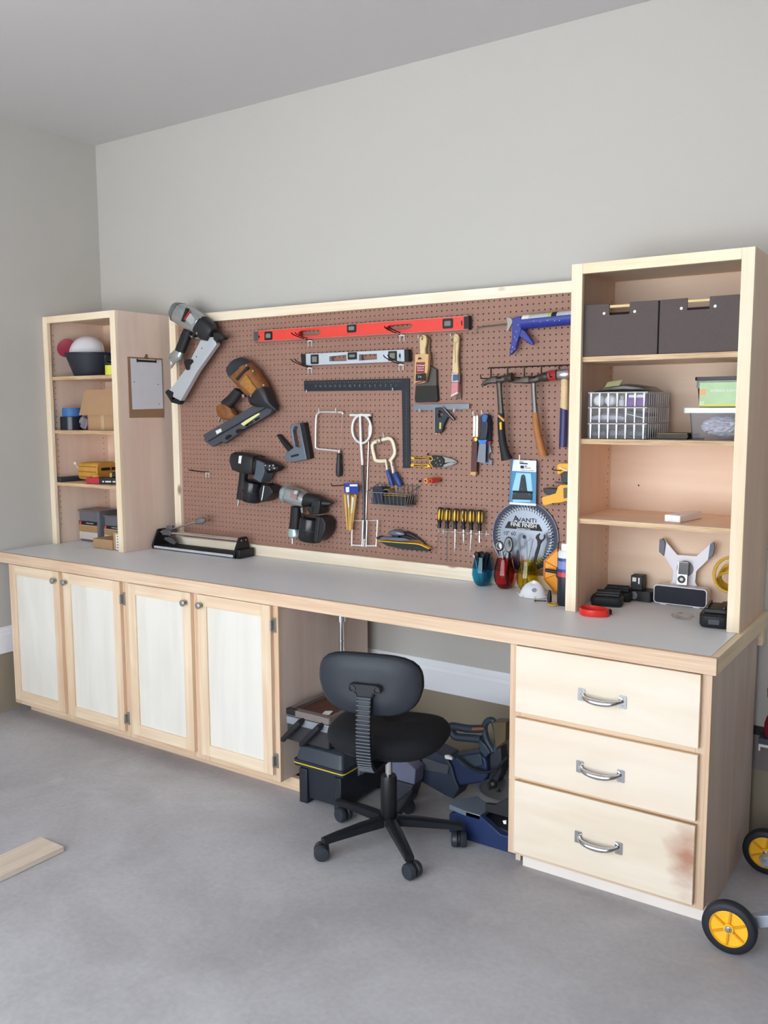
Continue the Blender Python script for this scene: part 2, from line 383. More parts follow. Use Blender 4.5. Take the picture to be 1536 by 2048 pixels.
# ------------------------------------------------------------------ drawer cabinet
DX0, DX1 = 2.962, 3.641
dc = thing('drawer_cabinet', 'three-drawer plywood cabinet with chrome pulls under the right end of the worktop', 'cabinet', (3.3, -.33, 0))
for x0, x1 in ((DX0, DX0 + .019), (DX1 - .019, DX1)):
    MB().prism([(ff + .0004, FZ0), (-.6195, FZ0), (-.6195, .0006), (BY, .0006), (BY, FZ1), (ff + .0004, FZ1)], x0, x1 - .0002, ax='x').build('side_panel', side_ply, dc)
MB().box(DX0 + .019, DX1 - .019, BY - .008, BY, FZ0, FZ1).build('back_panel', ply_z, dc)
MB().box(DX0 + .019, DX1 - .019, ff + .001, BY - .008, FZ0, FZ0 + .018).build('bottom_panel', ply_x, dc)
for x0, x1 in ((DX0 - .001, DX0 + .042), (DX1 - .042, DX1 + .001)):
    MB().box(x0, x1, FY, ff, FZ0, FZ1).build('face_stile', fir_z, dc, bevel=.0006, seg=1)
for z0, z1 in ((FZ0, FZ0 + .03), (.322, .362), (.553, .598), (FZ1 - .02, FZ1)):
    MB().box(DX0 + .0423, DX1 - .0423, FY, ff, z0, z1).build('face_rail', fir_x, dc, bevel=.0006, seg=1)
MB().box(DX0 + .04, DX1 + .001, -.645, -.62, 0, FZ0 - .001).build('toe_kick', mat('toe_kick_pale', (232, 222, 214), .6, vary=.05), dc, bevel=.001)
stain = wood('stained_drawer_front', (232, 220, 203), (218, 197, 172), 'X', fine=16, contrast=.4, blotch=.32, offset=3)
def add_stain(m, at_xyz, rad, col):
    """a reddish heartwood stain with a shape of its own"""
    nt = m.node_tree; N = nt.nodes.new; L = nt.links.new; b = nt.nodes['Principled BSDF']
    old = b.inputs['Base Color'].links[0].from_socket
    tc = N('ShaderNodeTexCoord'); mp = N('ShaderNodeMapping'); mp.vector_type = 'POINT'
    mp.inputs['Location'].default_value = (-at_xyz[0] / rad[0], 0, -at_xyz[2] / rad[2]); mp.inputs['Scale'].default_value = (1 / rad[0], 0, 1 / rad[2])
    L(tc.outputs['Object'], mp.inputs['Vector'])
    n = N('ShaderNodeTexNoise'); n.inputs['Scale'].default_value = 1; n.inputs['Detail'].default_value = 5; mq = N('ShaderNodeMapping'); mq.inputs['Scale'].default_value = (11, 11, 22); mq.inputs['Rotation'].default_value = (0, .35, 0); L(tc.outputs['Object'], mq.inputs['Vector']); L(mq.outputs['Vector'], n.inputs['Vector'])
    ln = N('ShaderNodeVectorMath'); ln.operation = 'LENGTH'; L(mp.outputs['Vector'], ln.inputs[0])
    ad = N('ShaderNodeMath'); ad.operation = 'MULTIPLY_ADD'; ad.inputs[1].default_value = 1.1; L(n.outputs['Fac'], ad.inputs[0]); L(ln.outputs['Value'], ad.inputs[2])
    r = N('ShaderNodeMapRange'); r.inputs['From Min'].default_value = 1.45; r.inputs['From Max'].default_value = .55; r.inputs['To Max'].default_value = .8
    L(ad.outputs[0], r.inputs['Value'])
    mx = N('ShaderNodeMix'); mx.data_type = 'RGBA'; mx.inputs['B'].default_value = lin(col) + (1,)
    L(r.outputs['Result'], mx.inputs['Factor']); L(old, mx.inputs['A']); L(mx.outputs['Result'], b.inputs['Base Color'])
add_stain(stain, (.292, 0, .225), (.085, 1, .16), (164, 98, 72))
pull_m = mat('satin_nickel_pull', (206, 206, 208), .2, 1.)
for z0, z1, pz, fm in ((.588, .822, .692, birch_x), (.352, .566, .444, wood('birch_drawer_front_2', (232, 218, 201), (218, 195, 171), 'X', fine=14, contrast=.4, offset=5)), (.075, .337, .197, stain)):
    y0 = FY - .0195
    d = MB().box(2.992, 3.612, y0, FY - .0005, z0, z1).build('drawer', fm, dc, bevel=.0012)
    MB().box(2.991, 3.613, y0 + .004, FY - .0006, z0 - .0008, z1 + .0008).build('plywood_edge', ply_edge, d)
    hx0, hx1 = 3.232, 3.372
    for hx in (hx0, hx1):
        MB().prism(rrect(hx - .0125, hx + .0125, pz - .021, pz + .021, .003), y0 - .003, y0).build('pull_plate', pull_m, d, bevel=.001)
    h = MB(); cx = (hx0 + hx1) / 2; pts = []
    for i in range(13):
        t = -1 + 2 * i / 12; pts.append((cx + t * .068, y0 - .006 - .026 * (1 - t ** 4), pz + .002 - .010 * (1 - t * t)))
    h.tube(pts, [.0055 + .0045 * (1 - abs(-1 + 2 * i / 12) ** 2) for i in range(13)], 14)
    for hx in (hx0, hx1):
        for zz in (-.013, .013): h.lathe([(.003, 0), (.002, .0015)], (hx, y0 - .003, pz + zz), (0, -1, 0), 8)
    h.build('handle', pull_m, d)

# ------------------------------------------------------------------ two open shelf towers
def tower(name, label, x0, x1, sv, mats):
    z0, z1, yf = T1 + .001, 2.143, -.3625
    t = thing(name, label, 'shelf unit', ((x0 + x1) / 2, -.16, z0))
    w, th = .041, .019
    for a, b in ((x0, x0 + th), (x1 - th, x1)):
        MB().box(a, b, yf + .0195, WALL - .003, z0, z1).build('side_panel', mats['side'], t, bevel=.0006, seg=1)
    MB().box(x0 + th, x1 - th, WALL - .012, WALL - .004, z0, z1 - th).build('back_panel', mats['back'], t)
    MB().box(x0 + th + .0003, x1 - th - .0003, yf + .0195, WALL - .003, z1 - th, z1).build('top_panel', mats['shelf'], t)
    for a, b in ((x0, x0 + w), (x1 - w, x1)):
        MB().box(a, b, yf, yf + .019, z0, z1).build('stile', mats['stile'], t, bevel=.001)
    MB().box(x0 + w + .0003, x1 - w - .0003, yf, yf + .019, z1 - .036, z1).build('rail', mats['rail'], t, bevel=.001)
    for z in (1.799, 1.505, 1.214):
        s = MB().box(x0 + th + .001, x1 - th - .001, yf + .021, WALL - .013, z, z + .0178).build('shelf', mats['shelf'], t)
        MB().box(x0 + th + .001, x1 - th - .001, yf + .0195, yf + .0212, z, z + .0178).build('plywood_edge', ply_edge, s)
    h = MB()                                                      # shelf-pin holes, each a thin disc with the hole's shade in its colour
    for xs_, s in ((x0 + th, 1), (x1 - th, -1)):
        for yy in (yf + .05, .0):
            for k in range(34):
                z = .99 + k * .032
                h.lathe([(.0028, 0), (.0028, .0006)], (xs_, yy, z), (s, 0, 0), 6)
    o = h.build('pin_hole_discs', hole_m, t); o['kind'] = 'stuff'
    k = MB()
    for z in (.955, 1.33, 1.66, 2.03): k.lathe([(.0035, 0), (.003, .0008)], (x0 + .135, WALL - .0121, z), (0, -1, 0), 8)
    k.build('screws', hole_m, t)
    return t
lm = dict(side=wood('tower_ply_left', (232, 210, 194), (214, 184, 166), 'Z', fine=24, contrast=.5), back=ply_z, shelf=ply_x, stile=pine_z, rail=pine_x)
tower('shelf_tower', 'tall open plywood shelf tower at the left end, clipboard hung on its side', -.060, .546, 0, lm)
rm_ = dict(side=wood('tower_ply_right', (236, 210, 188), (220, 184, 160), 'Z', fine=24, contrast=.5), back=wood('tower_back_right', (230, 206, 184), (214, 184, 158), 'X', fine=14, contrast=.4, blotch=.35), shelf=ply_x, stile=pine_z, rail=pine_x)
tower('shelf_tower', 'tall open plywood shelf tower at the right end, two grey bins on top', 3.027, 3.645, 0, rm_)

# ------------------------------------------------------------------ pegboard in its frame
BX0, BX1, BZ0, BZ1, BYF = .640, 3.012, .895, 2.118, -.030       # front face of the board at y = -.030
peg = thing('pegboard', 'brown perforated pegboard in a knotty pine frame between the two shelf towers', 'pegboard', (1.8, 0, T1 + .001))
def pegboard_mesh():
    g = .0254; gx, gz = .66887, 1.67487; b = MB(); r, n = .0034, 8; V = []; F = []
    def holes(i0, i1, k0, k1):
        for i in range(i0, i1):
            for k in range(k0, k1):
                cx, cz = gx + i * g, gz - k * g; a = len(V); h = g / 2
                V.extend([(cx + sx * h, BYF, cz + sz * h) for sx, sz in ((1, 0), (1, 1), (0, 1), (-1, 1), (-1, 0), (-1, -1), (0, -1), (1, -1))])
                V.extend([(cx + r * math.cos(PI / 4 * j), BYF, cz + r * math.sin(PI / 4 * j)) for j in range(8)])
                V.extend([(cx + r * math.cos(PI / 4 * j), BYF + .006, cz + r * math.sin(PI / 4 * j)) for j in range(8)])
                for j in range(8):
                    q = (j + 1) % 8
                    F.append((a + j, a + q, a + 8 + q, a + 8 + j)); F.append((a + 8 + j, a + 8 + q, a + 16 + q, a + 16 + j))
    holes(-1, 92, -17, 31)
    return V, F
V, F = pegboard_mesh()
me = bpy.data.meshes.new('board'); off = peg.location
me.from_pydata([(x - off.x, y - off.y, z - off.z) for x, y, z in V], [], F); me.update()
peg_m = mat('pegboard_brown', (152, 115, 100), .6, bump=.08, bscale=120, vary=.06, vscale=7)
me.materials.append(peg_m); bo = bpy.data.objects.new('board', me); C.objects.link(bo); bo.parent = peg
MB().box(BX0 + .004, BX1 - .002, BYF + .0061, BYF + .02, BZ0, BZ1).build('hole_shade_sheet', mat('hole_shade_dark', (30, 19, 15), .9), peg)  # dark sheet added behind the holes, painting in their shade
FYF = -.052
MB().box(.607, 3.0262, FYF, BYF - .0003, 2.0875, 2.133).build('frame_board', knot_x, peg, bevel=.0012)
MB().box(.607, 3.0262, FYF, BYF - .0003, T1 + .0012, .940).build('frame_board', knot_x, peg, bevel=.0012)
MB().box(.607, .654, FYF, BYF - .0003, .9403, 2.0872).build('frame_board', knot_z, peg, bevel=.0012)
MB().box(2.99, 3.0262, FYF + .002, BYF - .0003, .9403, 2.0872).build('frame_board', knot_z, peg, bevel=.0012)

# ------------------------------------------------------------------ tools on the pegboard (board face at y = -.030)
BF = -.0305
def body(mb, A, B, yc, dep, p=2.6, n=16):
    """solid whose side view runs between the edges A and B (x, z), with half depth dep about the plane yc"""
    dep = dep if isinstance(dep, (list, tuple)) else [dep] * len(A)
    return mb.loft([(((a[0] + b[0]) / 2, yc, (a[1] + b[1]) / 2), ((a[0] - b[0]) / 2, 0, (a[1] - b[1]) / 2), (0, d, 0)) for a, b, d in zip(A, B, dep)], n, p)
def base_of(pts, y=-.05): return (sum(p[0] for p in pts) / len(pts), y, min(p[1] for p in pts))
def lift(pts, y): return [(p[0], y, p[1]) for p in pts]
silver_m = mat('cast_magnesium', (186, 192, 194), .24, .8, vary=.2, vscale=22)
alu_m = mat('anodised_aluminium', (204, 210, 216), .36, .5, vary=.05, vscale=12)
grip_m = mat('black_grip', (26, 26, 30), .6, bump=.2, bscale=400)
tool_black = mat('tool_black', (34, 34, 38), .45, vary=.15, vscale=25)
tool_grey = mat('tool_grey', (70, 72, 80), .5, vary=.1, vscale=25)
navy_m = mat('navy_plastic', (32, 40, 62), .45)
paper_m = mat('white_label', (230, 230, 226), .6)
print_black = mat('print_black', (24, 24, 26), .6)
print_red = mat('print_red', (172, 40, 44), .6)
yellow_m = mat('tool_yellow', (236, 186, 42), .45)
def fitting(parent, a, b):
    d = Vector(b) - Vector(a); m = MB()
    for t0, t1, r in ((0, .35, .0075), (.35, .6, .0055), (.6, .8, .0068), (.8, 1, .0045)):
        m.cyl(Vector(a) + d * t0, Vector(a) + d * t1, r, n=10)
    m.build('air_fitting', steel_m, parent)

# silver framing nailer over the frame corner
Y = -.108
t = thing('framing_nailer', 'silver framing nailer with long bare aluminium magazine over the top left frame corner', 'nail gun', (.72, Y, 1.75))
A = [(0.7443,2.1874),(0.7856,2.1834),(0.835,2.1637),(0.8942,2.1336),(0.9429,2.1038)]; B = [(0.6836,2.1264),(0.704,2.0995),(0.7476,2.0741),(0.8109,2.0453),(0.8682,2.0241)]
body(MB(), A, B, Y, [.030, .046, .05, .048, .044]).build('motor_housing', silver_m, t)
body(MB(), [(0.7361,2.1924),(0.7784,2.1857)], [(0.6881,2.1216),(0.7093,2.0935)], Y, [.034, .050]).build('end_cap', mat('cap_grey', (130, 134, 138), .4, .5), t)
body(MB(), [(0.9378,2.1091),(0.9979,2.069),(1.009,2.0381)], [(0.8751,2.0162),(0.9188,1.9865),(0.9629,1.9783)], Y, [.046, .04, .03]).build('nose_housing', tool_black, t, bevel=.003)
MB().prism([(1.0078,2.0185),(1.0425,2.0198),(1.0778,1.9954),(1.0714,1.9835),(1.0413,1.9861),(1.0278,1.9713),(1.0067,1.9877)], -.125, -.09).build('nose_guard', tool_black, t, bevel=.002)
MB().prism([(0.8138,2.0888),(0.8527,2.1519),(0.8705,2.1464),(0.8454,2.1057),(0.8352,2.0801)], -.160, -.150).build('badge', print_black, t)
MB().prism([(0.8503,2.0942),(0.8821,2.1233),(0.9164,2.0903),(0.9068,2.0711),(0.8834,2.0674)], -.160, -.150).build('badge', mat('badge_silver', (205, 210, 212), .3, .6), t)
MB().prism([(0.8369,2.0949),(0.8765,2.136),(0.8816,2.1295),(0.8439,2.0895)], -.1612, -.150).build('badge', print_red, t)
body(MB(), [(0.7837,2.0531),(0.746,1.9943),(0.714,1.9456)], [(0.8379,2.0357),(0.8024,1.9727),(0.769,1.9243)], Y, [.020, .021, .020]).build('grip', grip_m, t)
body(MB(), [(0.7179,1.9506),(0.6773,1.9264),(0.6648,1.9035),(0.683,1.886)], [(0.7728,1.928),(0.7663,1.9051),(0.7526,1.8902),(0.713,1.8812)], Y, [.022, .026, .024, .014]).build('grip_cap', silver_m, t)
fitting(t, *[(0.7019,-0.108,1.8867),(0.672,-0.108,1.8539)])
MB().prism([(0.9249,2.0029),(1.0093,1.9989),(1.0254,1.9623),(0.8822,1.8297),(0.7391,1.664),(0.6868,1.6755),(0.6415,1.7263),(0.6942,1.7555),(0.7962,1.8447),(0.8777,1.9435)], -.122, -.094).build('magazine', alu_m, t, bevel=.002)
m = MB()
for p in [(0.9211,-0.1222,1.9468),(0.88,-0.1222,1.9056)]: m.lathe([(.0038, 0), (.0036, .0004)], p, (0, -1, 0), 10)
m.build('rivet_shade_dots', print_black, t)  # raised black dots paint in the dark of small holes
MB().prism([(0.638,1.7276),(0.6616,1.7417),(0.7026,1.7254),(0.6959,1.7021),(0.7569,1.6794),(0.7393,1.6614),(0.685,1.6722)], -.125, -.092).build('magazine_cap', black_m, t, bevel=.002)
MB().prism([(0.7904,1.883),(0.8047,1.8953),(0.8503,1.8937),(0.8597,1.8808),(0.8354,1.8625),(0.8299,1.8404),(0.8087,1.8378),(0.7985,1.8572)], -.128, -.09).build('magazine_bracket', black_m, t, bevel=.002)
MB().tube(smooth_path([(0.8109,-0.108,2.0453),(0.8173,-0.108,2.0228),(0.8404,-0.108,2.0078),(0.8745,-0.108,2.0011),(0.9015,-0.108,1.9999)]), .0045).build('trigger_guard', silver_m, t)
MB().prism([(0.8455,2.0306),(0.8618,2.0298),(0.8643,2.0013),(0.8497,1.9995)], -.115, -.100).build('trigger', black_m, t)

m = MB()
for p in [(0.7566,-0.148,2.1357),(0.7781,-0.148,2.1638),(0.7642,-0.148,2.0999),(0.9465,-0.148,2.1004),(0.9168,-0.148,2.0215)]: m.lathe([(.0055, 0), (.005, .004), (.002, .005)], p, (0, -1, 0), 10)
m.build('bolts', steel_m, t)
# worn orange nailer
Y = -.092
wornor = mat('worn_orange_paint', (136, 86, 46), .5, .2, vary=.75, vscale=38)
t = thing('framing_nailer', 'worn orange and black framing nailer with slotted grey magazine below the silver one', 'nail gun', (1.0, Y, 1.5))
body(MB(), [(1.1363,1.8892),(1.1787,1.8951),(1.2149,1.8756),(1.2343,1.8579)], [(1.0785,1.8466),(1.0726,1.8244),(1.0905,1.7941),(1.1074,1.7838)], Y, [.022, .044, .052, .052], p=2.1, n=24).build('end_cap', mat('cap_black', (44, 48, 55), .3), t)
body(MB(), [(1.2311,1.8629),(1.2763,1.8275),(1.3237,1.7695),(1.3391,1.739)], [(1.1058,1.7876),(1.1341,1.7671),(1.1901,1.7156),(1.2263,1.6943)], Y, [.05, .052, .048, .044]).build('motor_housing', wornor, t)
MB().prism([(1.1733,1.7848),(1.2499,1.8434),(1.2595,1.8359),(1.1898,1.7771)], -.147, -.13).build('housing_rib', tool_black, t)
MB().prism([(1.197,1.7709),(1.2477,1.8025),(1.3112,1.7338),(1.2777,1.7042)], -.1475, -.13).build('housing_plate', mat('worn_ochre', (166, 116, 56), .55, .1, vary=.7, vscale=60), t, bevel=.002)
body(MB(), [(1.336,1.7451),(1.3547,1.7189),(1.3696,1.6704),(1.4071,1.6286)], [(1.2279,1.693),(1.2387,1.6634),(1.278,1.651),(1.3687,1.6336)], Y, [.044, .042, .034, .016], p=4).build('nose_housing', tool_black, t, bevel=.002)
body(MB(), [(1.1231,1.7425),(1.0773,1.7071),(1.0258,1.6762)], [(1.1732,1.7152),(1.1277,1.6723),(1.0801,1.6344)], Y, [.020, .021, .021]).build('grip', tool_black, t)
body(MB(), [(1.0414,1.6729),(1.0023,1.6561),(0.9893,1.6384),(1.0005,1.6067)], [(1.1093,1.6318),(1.1307,1.603),(1.1112,1.583),(1.0384,1.5827)], Y, [.022, .027, .027, .018]).build('grip_cap', wornor, t)
fitting(t, *[(1.0125,-0.092,1.5972),(0.9939,-0.092,1.5686)])
slots = [[(1.0514,1.4933),(1.0692,1.5049),(1.0996,1.5065),(1.0993,1.4971),(1.0684,1.4796),(1.0536,1.4819)], [(1.1259,1.5244),(1.1391,1.5346),(1.1732,1.5374),(1.1754,1.5287),(1.1384,1.5133),(1.1274,1.5157)], [(1.1915,1.5561),(1.2414,1.5762),(1.2471,1.5701),(1.203,1.5488)], [(1.2582,1.5836),(1.2874,1.596),(1.2938,1.5899),(1.2655,1.5763)]]
MB().prism([(0.8961,1.5039),(0.9916,1.5433),(1.2561,1.656),(1.346,1.6567),(1.3762,1.6372),(1.3611,1.6119),(1.1513,1.5166),(1.0459,1.4602),(1.0287,1.4713),(0.9586,1.4419),(0.9056,1.4686)], -.104, -.078, holes=slots).build('magazine', tool_grey, t, bevel=.0015)
MB().tube([(0.9375,-0.106,1.4724),(1.3557,-0.106,1.6494)], .0035, 6).build('magazine_rail', tool_black, t)
MB().prism([(1.1664,1.5622),(1.2808,1.6216),(1.2953,1.6106),(1.1838,1.5511)], -.106, -.103).build('warning_strip', mat('pale_yellow_print', (228, 222, 150), .6), t)
MB().prism([(0.9875,1.5242),(1.025,1.5373),(1.0315,1.5221),(0.9957,1.5065)], -.106, -.103).build('maker_label', paper_m, t)
MB().prism([(1.17,1.709),(1.1869,1.7088),(1.1898,1.6946),(1.1729,1.6935)], -.1, -.085).build('trigger', steel_m, t)

m = MB()
for p in [(1.2482,-0.143,1.8495),(1.29,-0.143,1.8213),(1.2124,-0.143,1.7597),(1.2726,-0.143,1.7012),(1.3575,-0.143,1.751)]: m.lathe([(.0055, 0), (.005, .004), (.002, .005)], p, (0, -1, 0), 10)
m.build('bolts', steel_m, t)
MB().prism([(1.2405,1.6714),(1.2855,1.657),(1.3426,1.6615),(1.3504,1.6494),(1.2851,1.6436),(1.2359,1.6591)], -.115, -.08).build('feed_block', black_m, t, bevel=.002)
# black coil nailer
Y = -.09
t = thing('coil_nailer', 'all-black coil nailer with round nail canister and white label', 'nail gun', (1.1, Y, 1.2))
body(MB(), [(1.1118,1.412),(1.1316,1.4196),(1.188,1.415),(1.2514,1.406),(1.2671,1.4029)], [(1.0988,1.3648),(1.1189,1.3246),(1.1689,1.3132),(1.2344,1.3085),(1.2565,1.3064)], Y, [.040, .046, .05, .05, .044], p=5).build('motor_housing', tool_black, t, bevel=.002)
body(MB(), [(1.2639,1.4016),(1.3213,1.3879),(1.3749,1.3732),(1.4127,1.3587)], [(1.2534,1.3069),(1.3116,1.3114),(1.366,1.3228),(1.4075,1.3313)], Y, [.042, .04, .034, .02]).build('nose_housing', black_m, t)
MB().prism([(1.2933,1.3847),(1.3425,1.3699),(1.346,1.3272),(1.3198,1.2715),(1.2673,1.2938),(1.2823,1.3249)], -.137, -.06).build('feed_door', mat('slate_grey', (80, 88, 100), .5, vary=.1, vscale=30), t, bevel=.004)
body(MB(), [(1.1448,1.3219),(1.1314,1.2565),(1.1177,1.1845)], [(1.1883,1.3175),(1.1717,1.2463),(1.15,1.173)], Y, [.020, .02, .019]).build('grip', grip_m, t)
fitting(t, *[(1.1393,-0.09,1.2796),(1.1371,-0.09,1.2655)] if False else [(1.1256,-0.09,1.1741),(1.1164,-0.09,1.1408)])
def drum(a, b, r, m):
    a, b = Vector(a), Vector(b); L = (b - a).length
    MB().lathe([(r * .86, 0), (r * .96, .004), (r, .012), (r, L - .014), (r * .93, L - .004), (r * .80, L), (.004, L)], a, b - a, 30).build('canister', m, t)
    MB().lathe([(r * 1.015, L * .44), (r * 1.03, L * .46), (r * 1.03, L * .50), (r * 1.015, L * .52)], a, b - a, 30, caps=False).build('canister_band', black_m, t)
drum(*[(1.2349,-0.095,1.2744),(1.2143,-0.095,1.1697)], .054, mat('canister_black', (30, 30, 34), .22))
MB().prism([(1.3186,1.268),(1.3678,1.2574),(1.3841,1.2349),(1.3915,1.2271),(1.3712,1.211),(1.3397,1.1812),(1.3036,1.1722),(1.2958,1.2306)], -.128, -.05).build('canister_lid', tool_black, t, bevel=.006, seg=3)
MB().tube([(1.3357,-0.129,1.2566),(1.3183,-0.129,1.1855)], .004, 8).build('hinge_pin', steel_m, t)
MB().prism([(1.3542,1.2342),(1.3803,1.2331),(1.3861,1.2194),(1.3583,1.2145)], -.11, -.085).build('latch', black_m, t, bevel=.002)
MB().prism([(1.1807,1.4017),(1.1999,1.4034),(1.1923,1.3631),(1.1747,1.3649)], -.1405, -.13).build('maker_label', paper_m, t)
m = MB()
for p in [(1.3479,-0.125,1.3586),(1.3747,-0.125,1.3565),(1.3976,-0.125,1.3602),(1.3742,-0.125,1.3392),(1.4049,-0.125,1.346)]: m.lathe([(.006, 0), (.005, .008), (.002, .009)], p, (0, -1, 0), 8)
m.build('bolts', steel_m, t)

# silver and black coil nailer
t = thing('coil_nailer', 'silver-bodied coil nailer with large black canister, lowest of the nail guns', 'nail gun', (1.35, Y, 1.0))
body(MB(), [(1.43,1.2534),(1.4498,1.2612),(1.4723,1.2599)], [(1.4198,1.2052),(1.4315,1.1825),(1.4555,1.1757)], Y, [.03, .046, .05]).build('end_cap', mat('cap_mint', (176, 198, 200), .35, .5), t)
body(MB(), [(1.4723,1.2599),(1.4932,1.2574),(1.5463,1.245),(1.5853,1.2218)], [(1.4555,1.1757),(1.469,1.1718),(1.5284,1.1625),(1.5667,1.1601)], Y, [.046, .048, .048, .042]).build('motor_housing', silver_m, t)
body(MB(), [(1.584,1.2308),(1.6389,1.2268),(1.6956,1.2027),(1.7391,1.1961)], [(1.5652,1.1612),(1.6091,1.1695),(1.6695,1.1662),(1.7121,1.1755)], Y, [.04, .036, .026, .012]).build('nose_housing', black_m, t)
body(MB(), [(1.4793,1.1608),(1.4736,1.1035),(1.4649,1.0504)], [(1.5343,1.1571),(1.5273,1.1012),(1.5203,1.0475)], Y, [.021, .02, .02]).build('grip', grip_m, t)
body(MB(), [(1.4664,1.0505),(1.4599,1.0296),(1.461,1.0103),(1.473,1.0031)], [(1.5128,1.0481),(1.5242,1.0228),(1.5181,1.0124),(1.488,1.0019)], Y, [.020, .024, .024, .012]).build('grip_cap', mat('cap_mint', (0, 0, 0)), t)
fitting(t, *[(1.4805,-0.09,1.0048),(1.4798,-0.09,0.972)])
MB().prism([(1.6414,1.2028),(1.6862,1.2024),(1.6752,1.1361),(1.6135,1.1305)], -.128, -.06).build('feed_door', tool_black, t, bevel=.004)
drum(*[(1.6107,-0.095,1.1142),(1.5927,-0.095,0.997)], .060, MATS['canister_black'])
MB().prism([(1.6612,1.1274),(1.6966,1.1241),(1.7174,1.1002),(1.7154,1.0607),(1.6951,1.0265),(1.6706,1.0053),(1.6411,0.9984),(1.6494,1.0672)], -.130, -.05).build('canister_lid', tool_black, t, bevel=.006, seg=3)
MB().tube([(1.6839,-0.131,1.1159),(1.6681,-0.131,1.0161)], .004, 8).build('hinge_pin', MATS['canister_black'], t)
MB().prism([(1.6185,1.1723),(1.6471,1.1684),(1.6395,1.1425),(1.6143,1.1437)], -.132, -.10).build('latch', black_m, t, bevel=.002)
MB().prism([(1.5434,1.2446),(1.5654,1.2445),(1.5607,1.2284),(1.5387,1.2285)], -.146, -.13).build('badge', mat('badge_silver', (0, 0, 0)), t)
MB().prism([(1.5413,1.1574),(1.5546,1.1582),(1.5571,1.1354),(1.5467,1.1307)], -.1, -.08).build('trigger', steel_m, t)
MB().prism([(1.5155,1.2399),(1.5575,1.2448),(1.5522,1.1991),(1.5111,1.2072)], -.1405, -.12).build('maker_label', mat('worn_red_print', (150, 120, 118), .5, vary=.3, vscale=60), t)

# staple gun
t = thing('staple_gun', 'grey and black hand staple gun with loop handle beside the coping saw', 'staple gun', (1.3, -.05, 1.4))
MB().prism([(1.4487,1.5463),(1.4625,1.5616),(1.5158,1.5667),(1.5488,1.4214),(1.556,1.3903),(1.4728,1.3757),(1.4268,1.378),(1.4135,1.3935),(1.4261,1.4208),(1.4695,1.4449),(1.4745,1.4559),(1.4571,1.5283)], -.064, -.036, holes=[[(1.4682,1.5314),(1.4804,1.5514),(1.503,1.5492),(1.5216,1.4629),(1.5104,1.4482),(1.4839,1.4525)]]).build('housing', mat('staple_gun_grey', (112, 120, 134), .4, .4), t, bevel=.004, seg=3)
MB().prism([(1.5166,1.5667),(1.5438,1.5698),(1.5792,1.3981),(1.5575,1.3903),(1.5496,1.4214)], -.066, -.034).build('spine', black_m, t, bevel=.002)
MB().prism([(1.3597,1.5076),(1.376,1.5115),(1.4115,1.4803),(1.4568,1.441),(1.4358,1.4235),(1.399,1.4605)], -.062, -.038).build('lever', black_m, t, bevel=.004)
MB().prism([(1.4562,1.407),(1.5037,1.4179),(1.5066,1.4083),(1.4608,1.3986)], -.0665, -.06).build('nameplate', print_black, t)
# peg hooks ------------------------------------------------------
def peg(x, z, ln=.05, up=.012, m=None):
    """single straight peg hook with its bent root"""
    t = MB().tube(smooth_path([(x, BF + .004, z + .006), (x, BF - .004, z + .002), (x, BF - .008, z), (x, BF - ln, z), (x, BF - ln - .004, z + .003), (x, BF - ln - .005, z + up)], 3), .0026, 7)
    return t.build('peg_hook', m or zinc_m)
def double_hook(x, z, ln, rise=.028, w=.022):
    """two-pronged hook: bright clip on the board, dark prongs sloping up and away from it"""
    o = MB()
    for s in (-w / 2, w / 2): o.tube([(x + s, BF - .0034, z - .026), (x + s, BF - .0034, z + .003)], .0030, 7)
    o.box(x - w / 2 - .004, x + w / 2 + .004, BF - .0066, BF - .0012, z - .003, z + .005)
    o = o.build('double_hook', zinc_m)
    for s in (-w / 2, w / 2):
        MB().tube(smooth_path([(x + s, BF - .004, z + .004), (x + s, BF - ln * .5, z + .004 + rise * .32), (x + s, BF - ln + .008, z + .004 + rise * .72), (x + s, BF - ln - .004, z + .004 + rise)], 3), .0026, 7).build('prong', dark_wire, o)
    return o

# coping saw
t = thing('coping_saw', 'coping saw with silver bow frame and black handle', 'saw', (1.55, -.05, 1.2))
MB().tube(smooth_path([(1.7677,-0.05,1.6101),(1.7651,-0.05,1.6177),(1.7499,-0.05,1.6189),(1.6388,-0.05,1.6201),(1.6186,-0.05,1.6123),(1.6068,-0.05,1.5909),(1.6011,-0.05,1.4612),(1.6059,-0.05,1.4477),(1.6203,-0.05,1.4435),(1.7407,-0.05,1.4361)], 3), .0046, 8).build('bow', zinc_m, t)
MB().tube([(1.7643,-0.05,1.6106),(1.7491,-0.05,1.4408)], .0007, 4).build('blade', zinc_m, t)
hp = [(1.7449,-0.05,1.4407),(1.7405,-0.05,1.3133)]; a = Vector(hp[0]); d = Vector(hp[1]) - a; L = d.length
MB().lathe([(.007, 0), (.008, .012), (.0075, .014)], a, d, 12).build('ferrule', steel_m, t)
MB().lathe([(.009, .014), (.013, .03), (.012, .05), (.0155, L * .62), (.0165, L * .82), (.014, L * .96), (.006, L)], a, d, 16).build('handle', mat('saw_handle', (38, 42, 46), .45), t)
for p, sd in zip([(1.6353,-0.031,1.6211),(1.737,-0.031,1.6232)], ('left', 'right')): solo(peg(p[0], p[2] - .004, .03, .02), 'bright peg hook holding the coping saw, the %s of its two' % sd, 'hook', 'hooks under the coping saw')

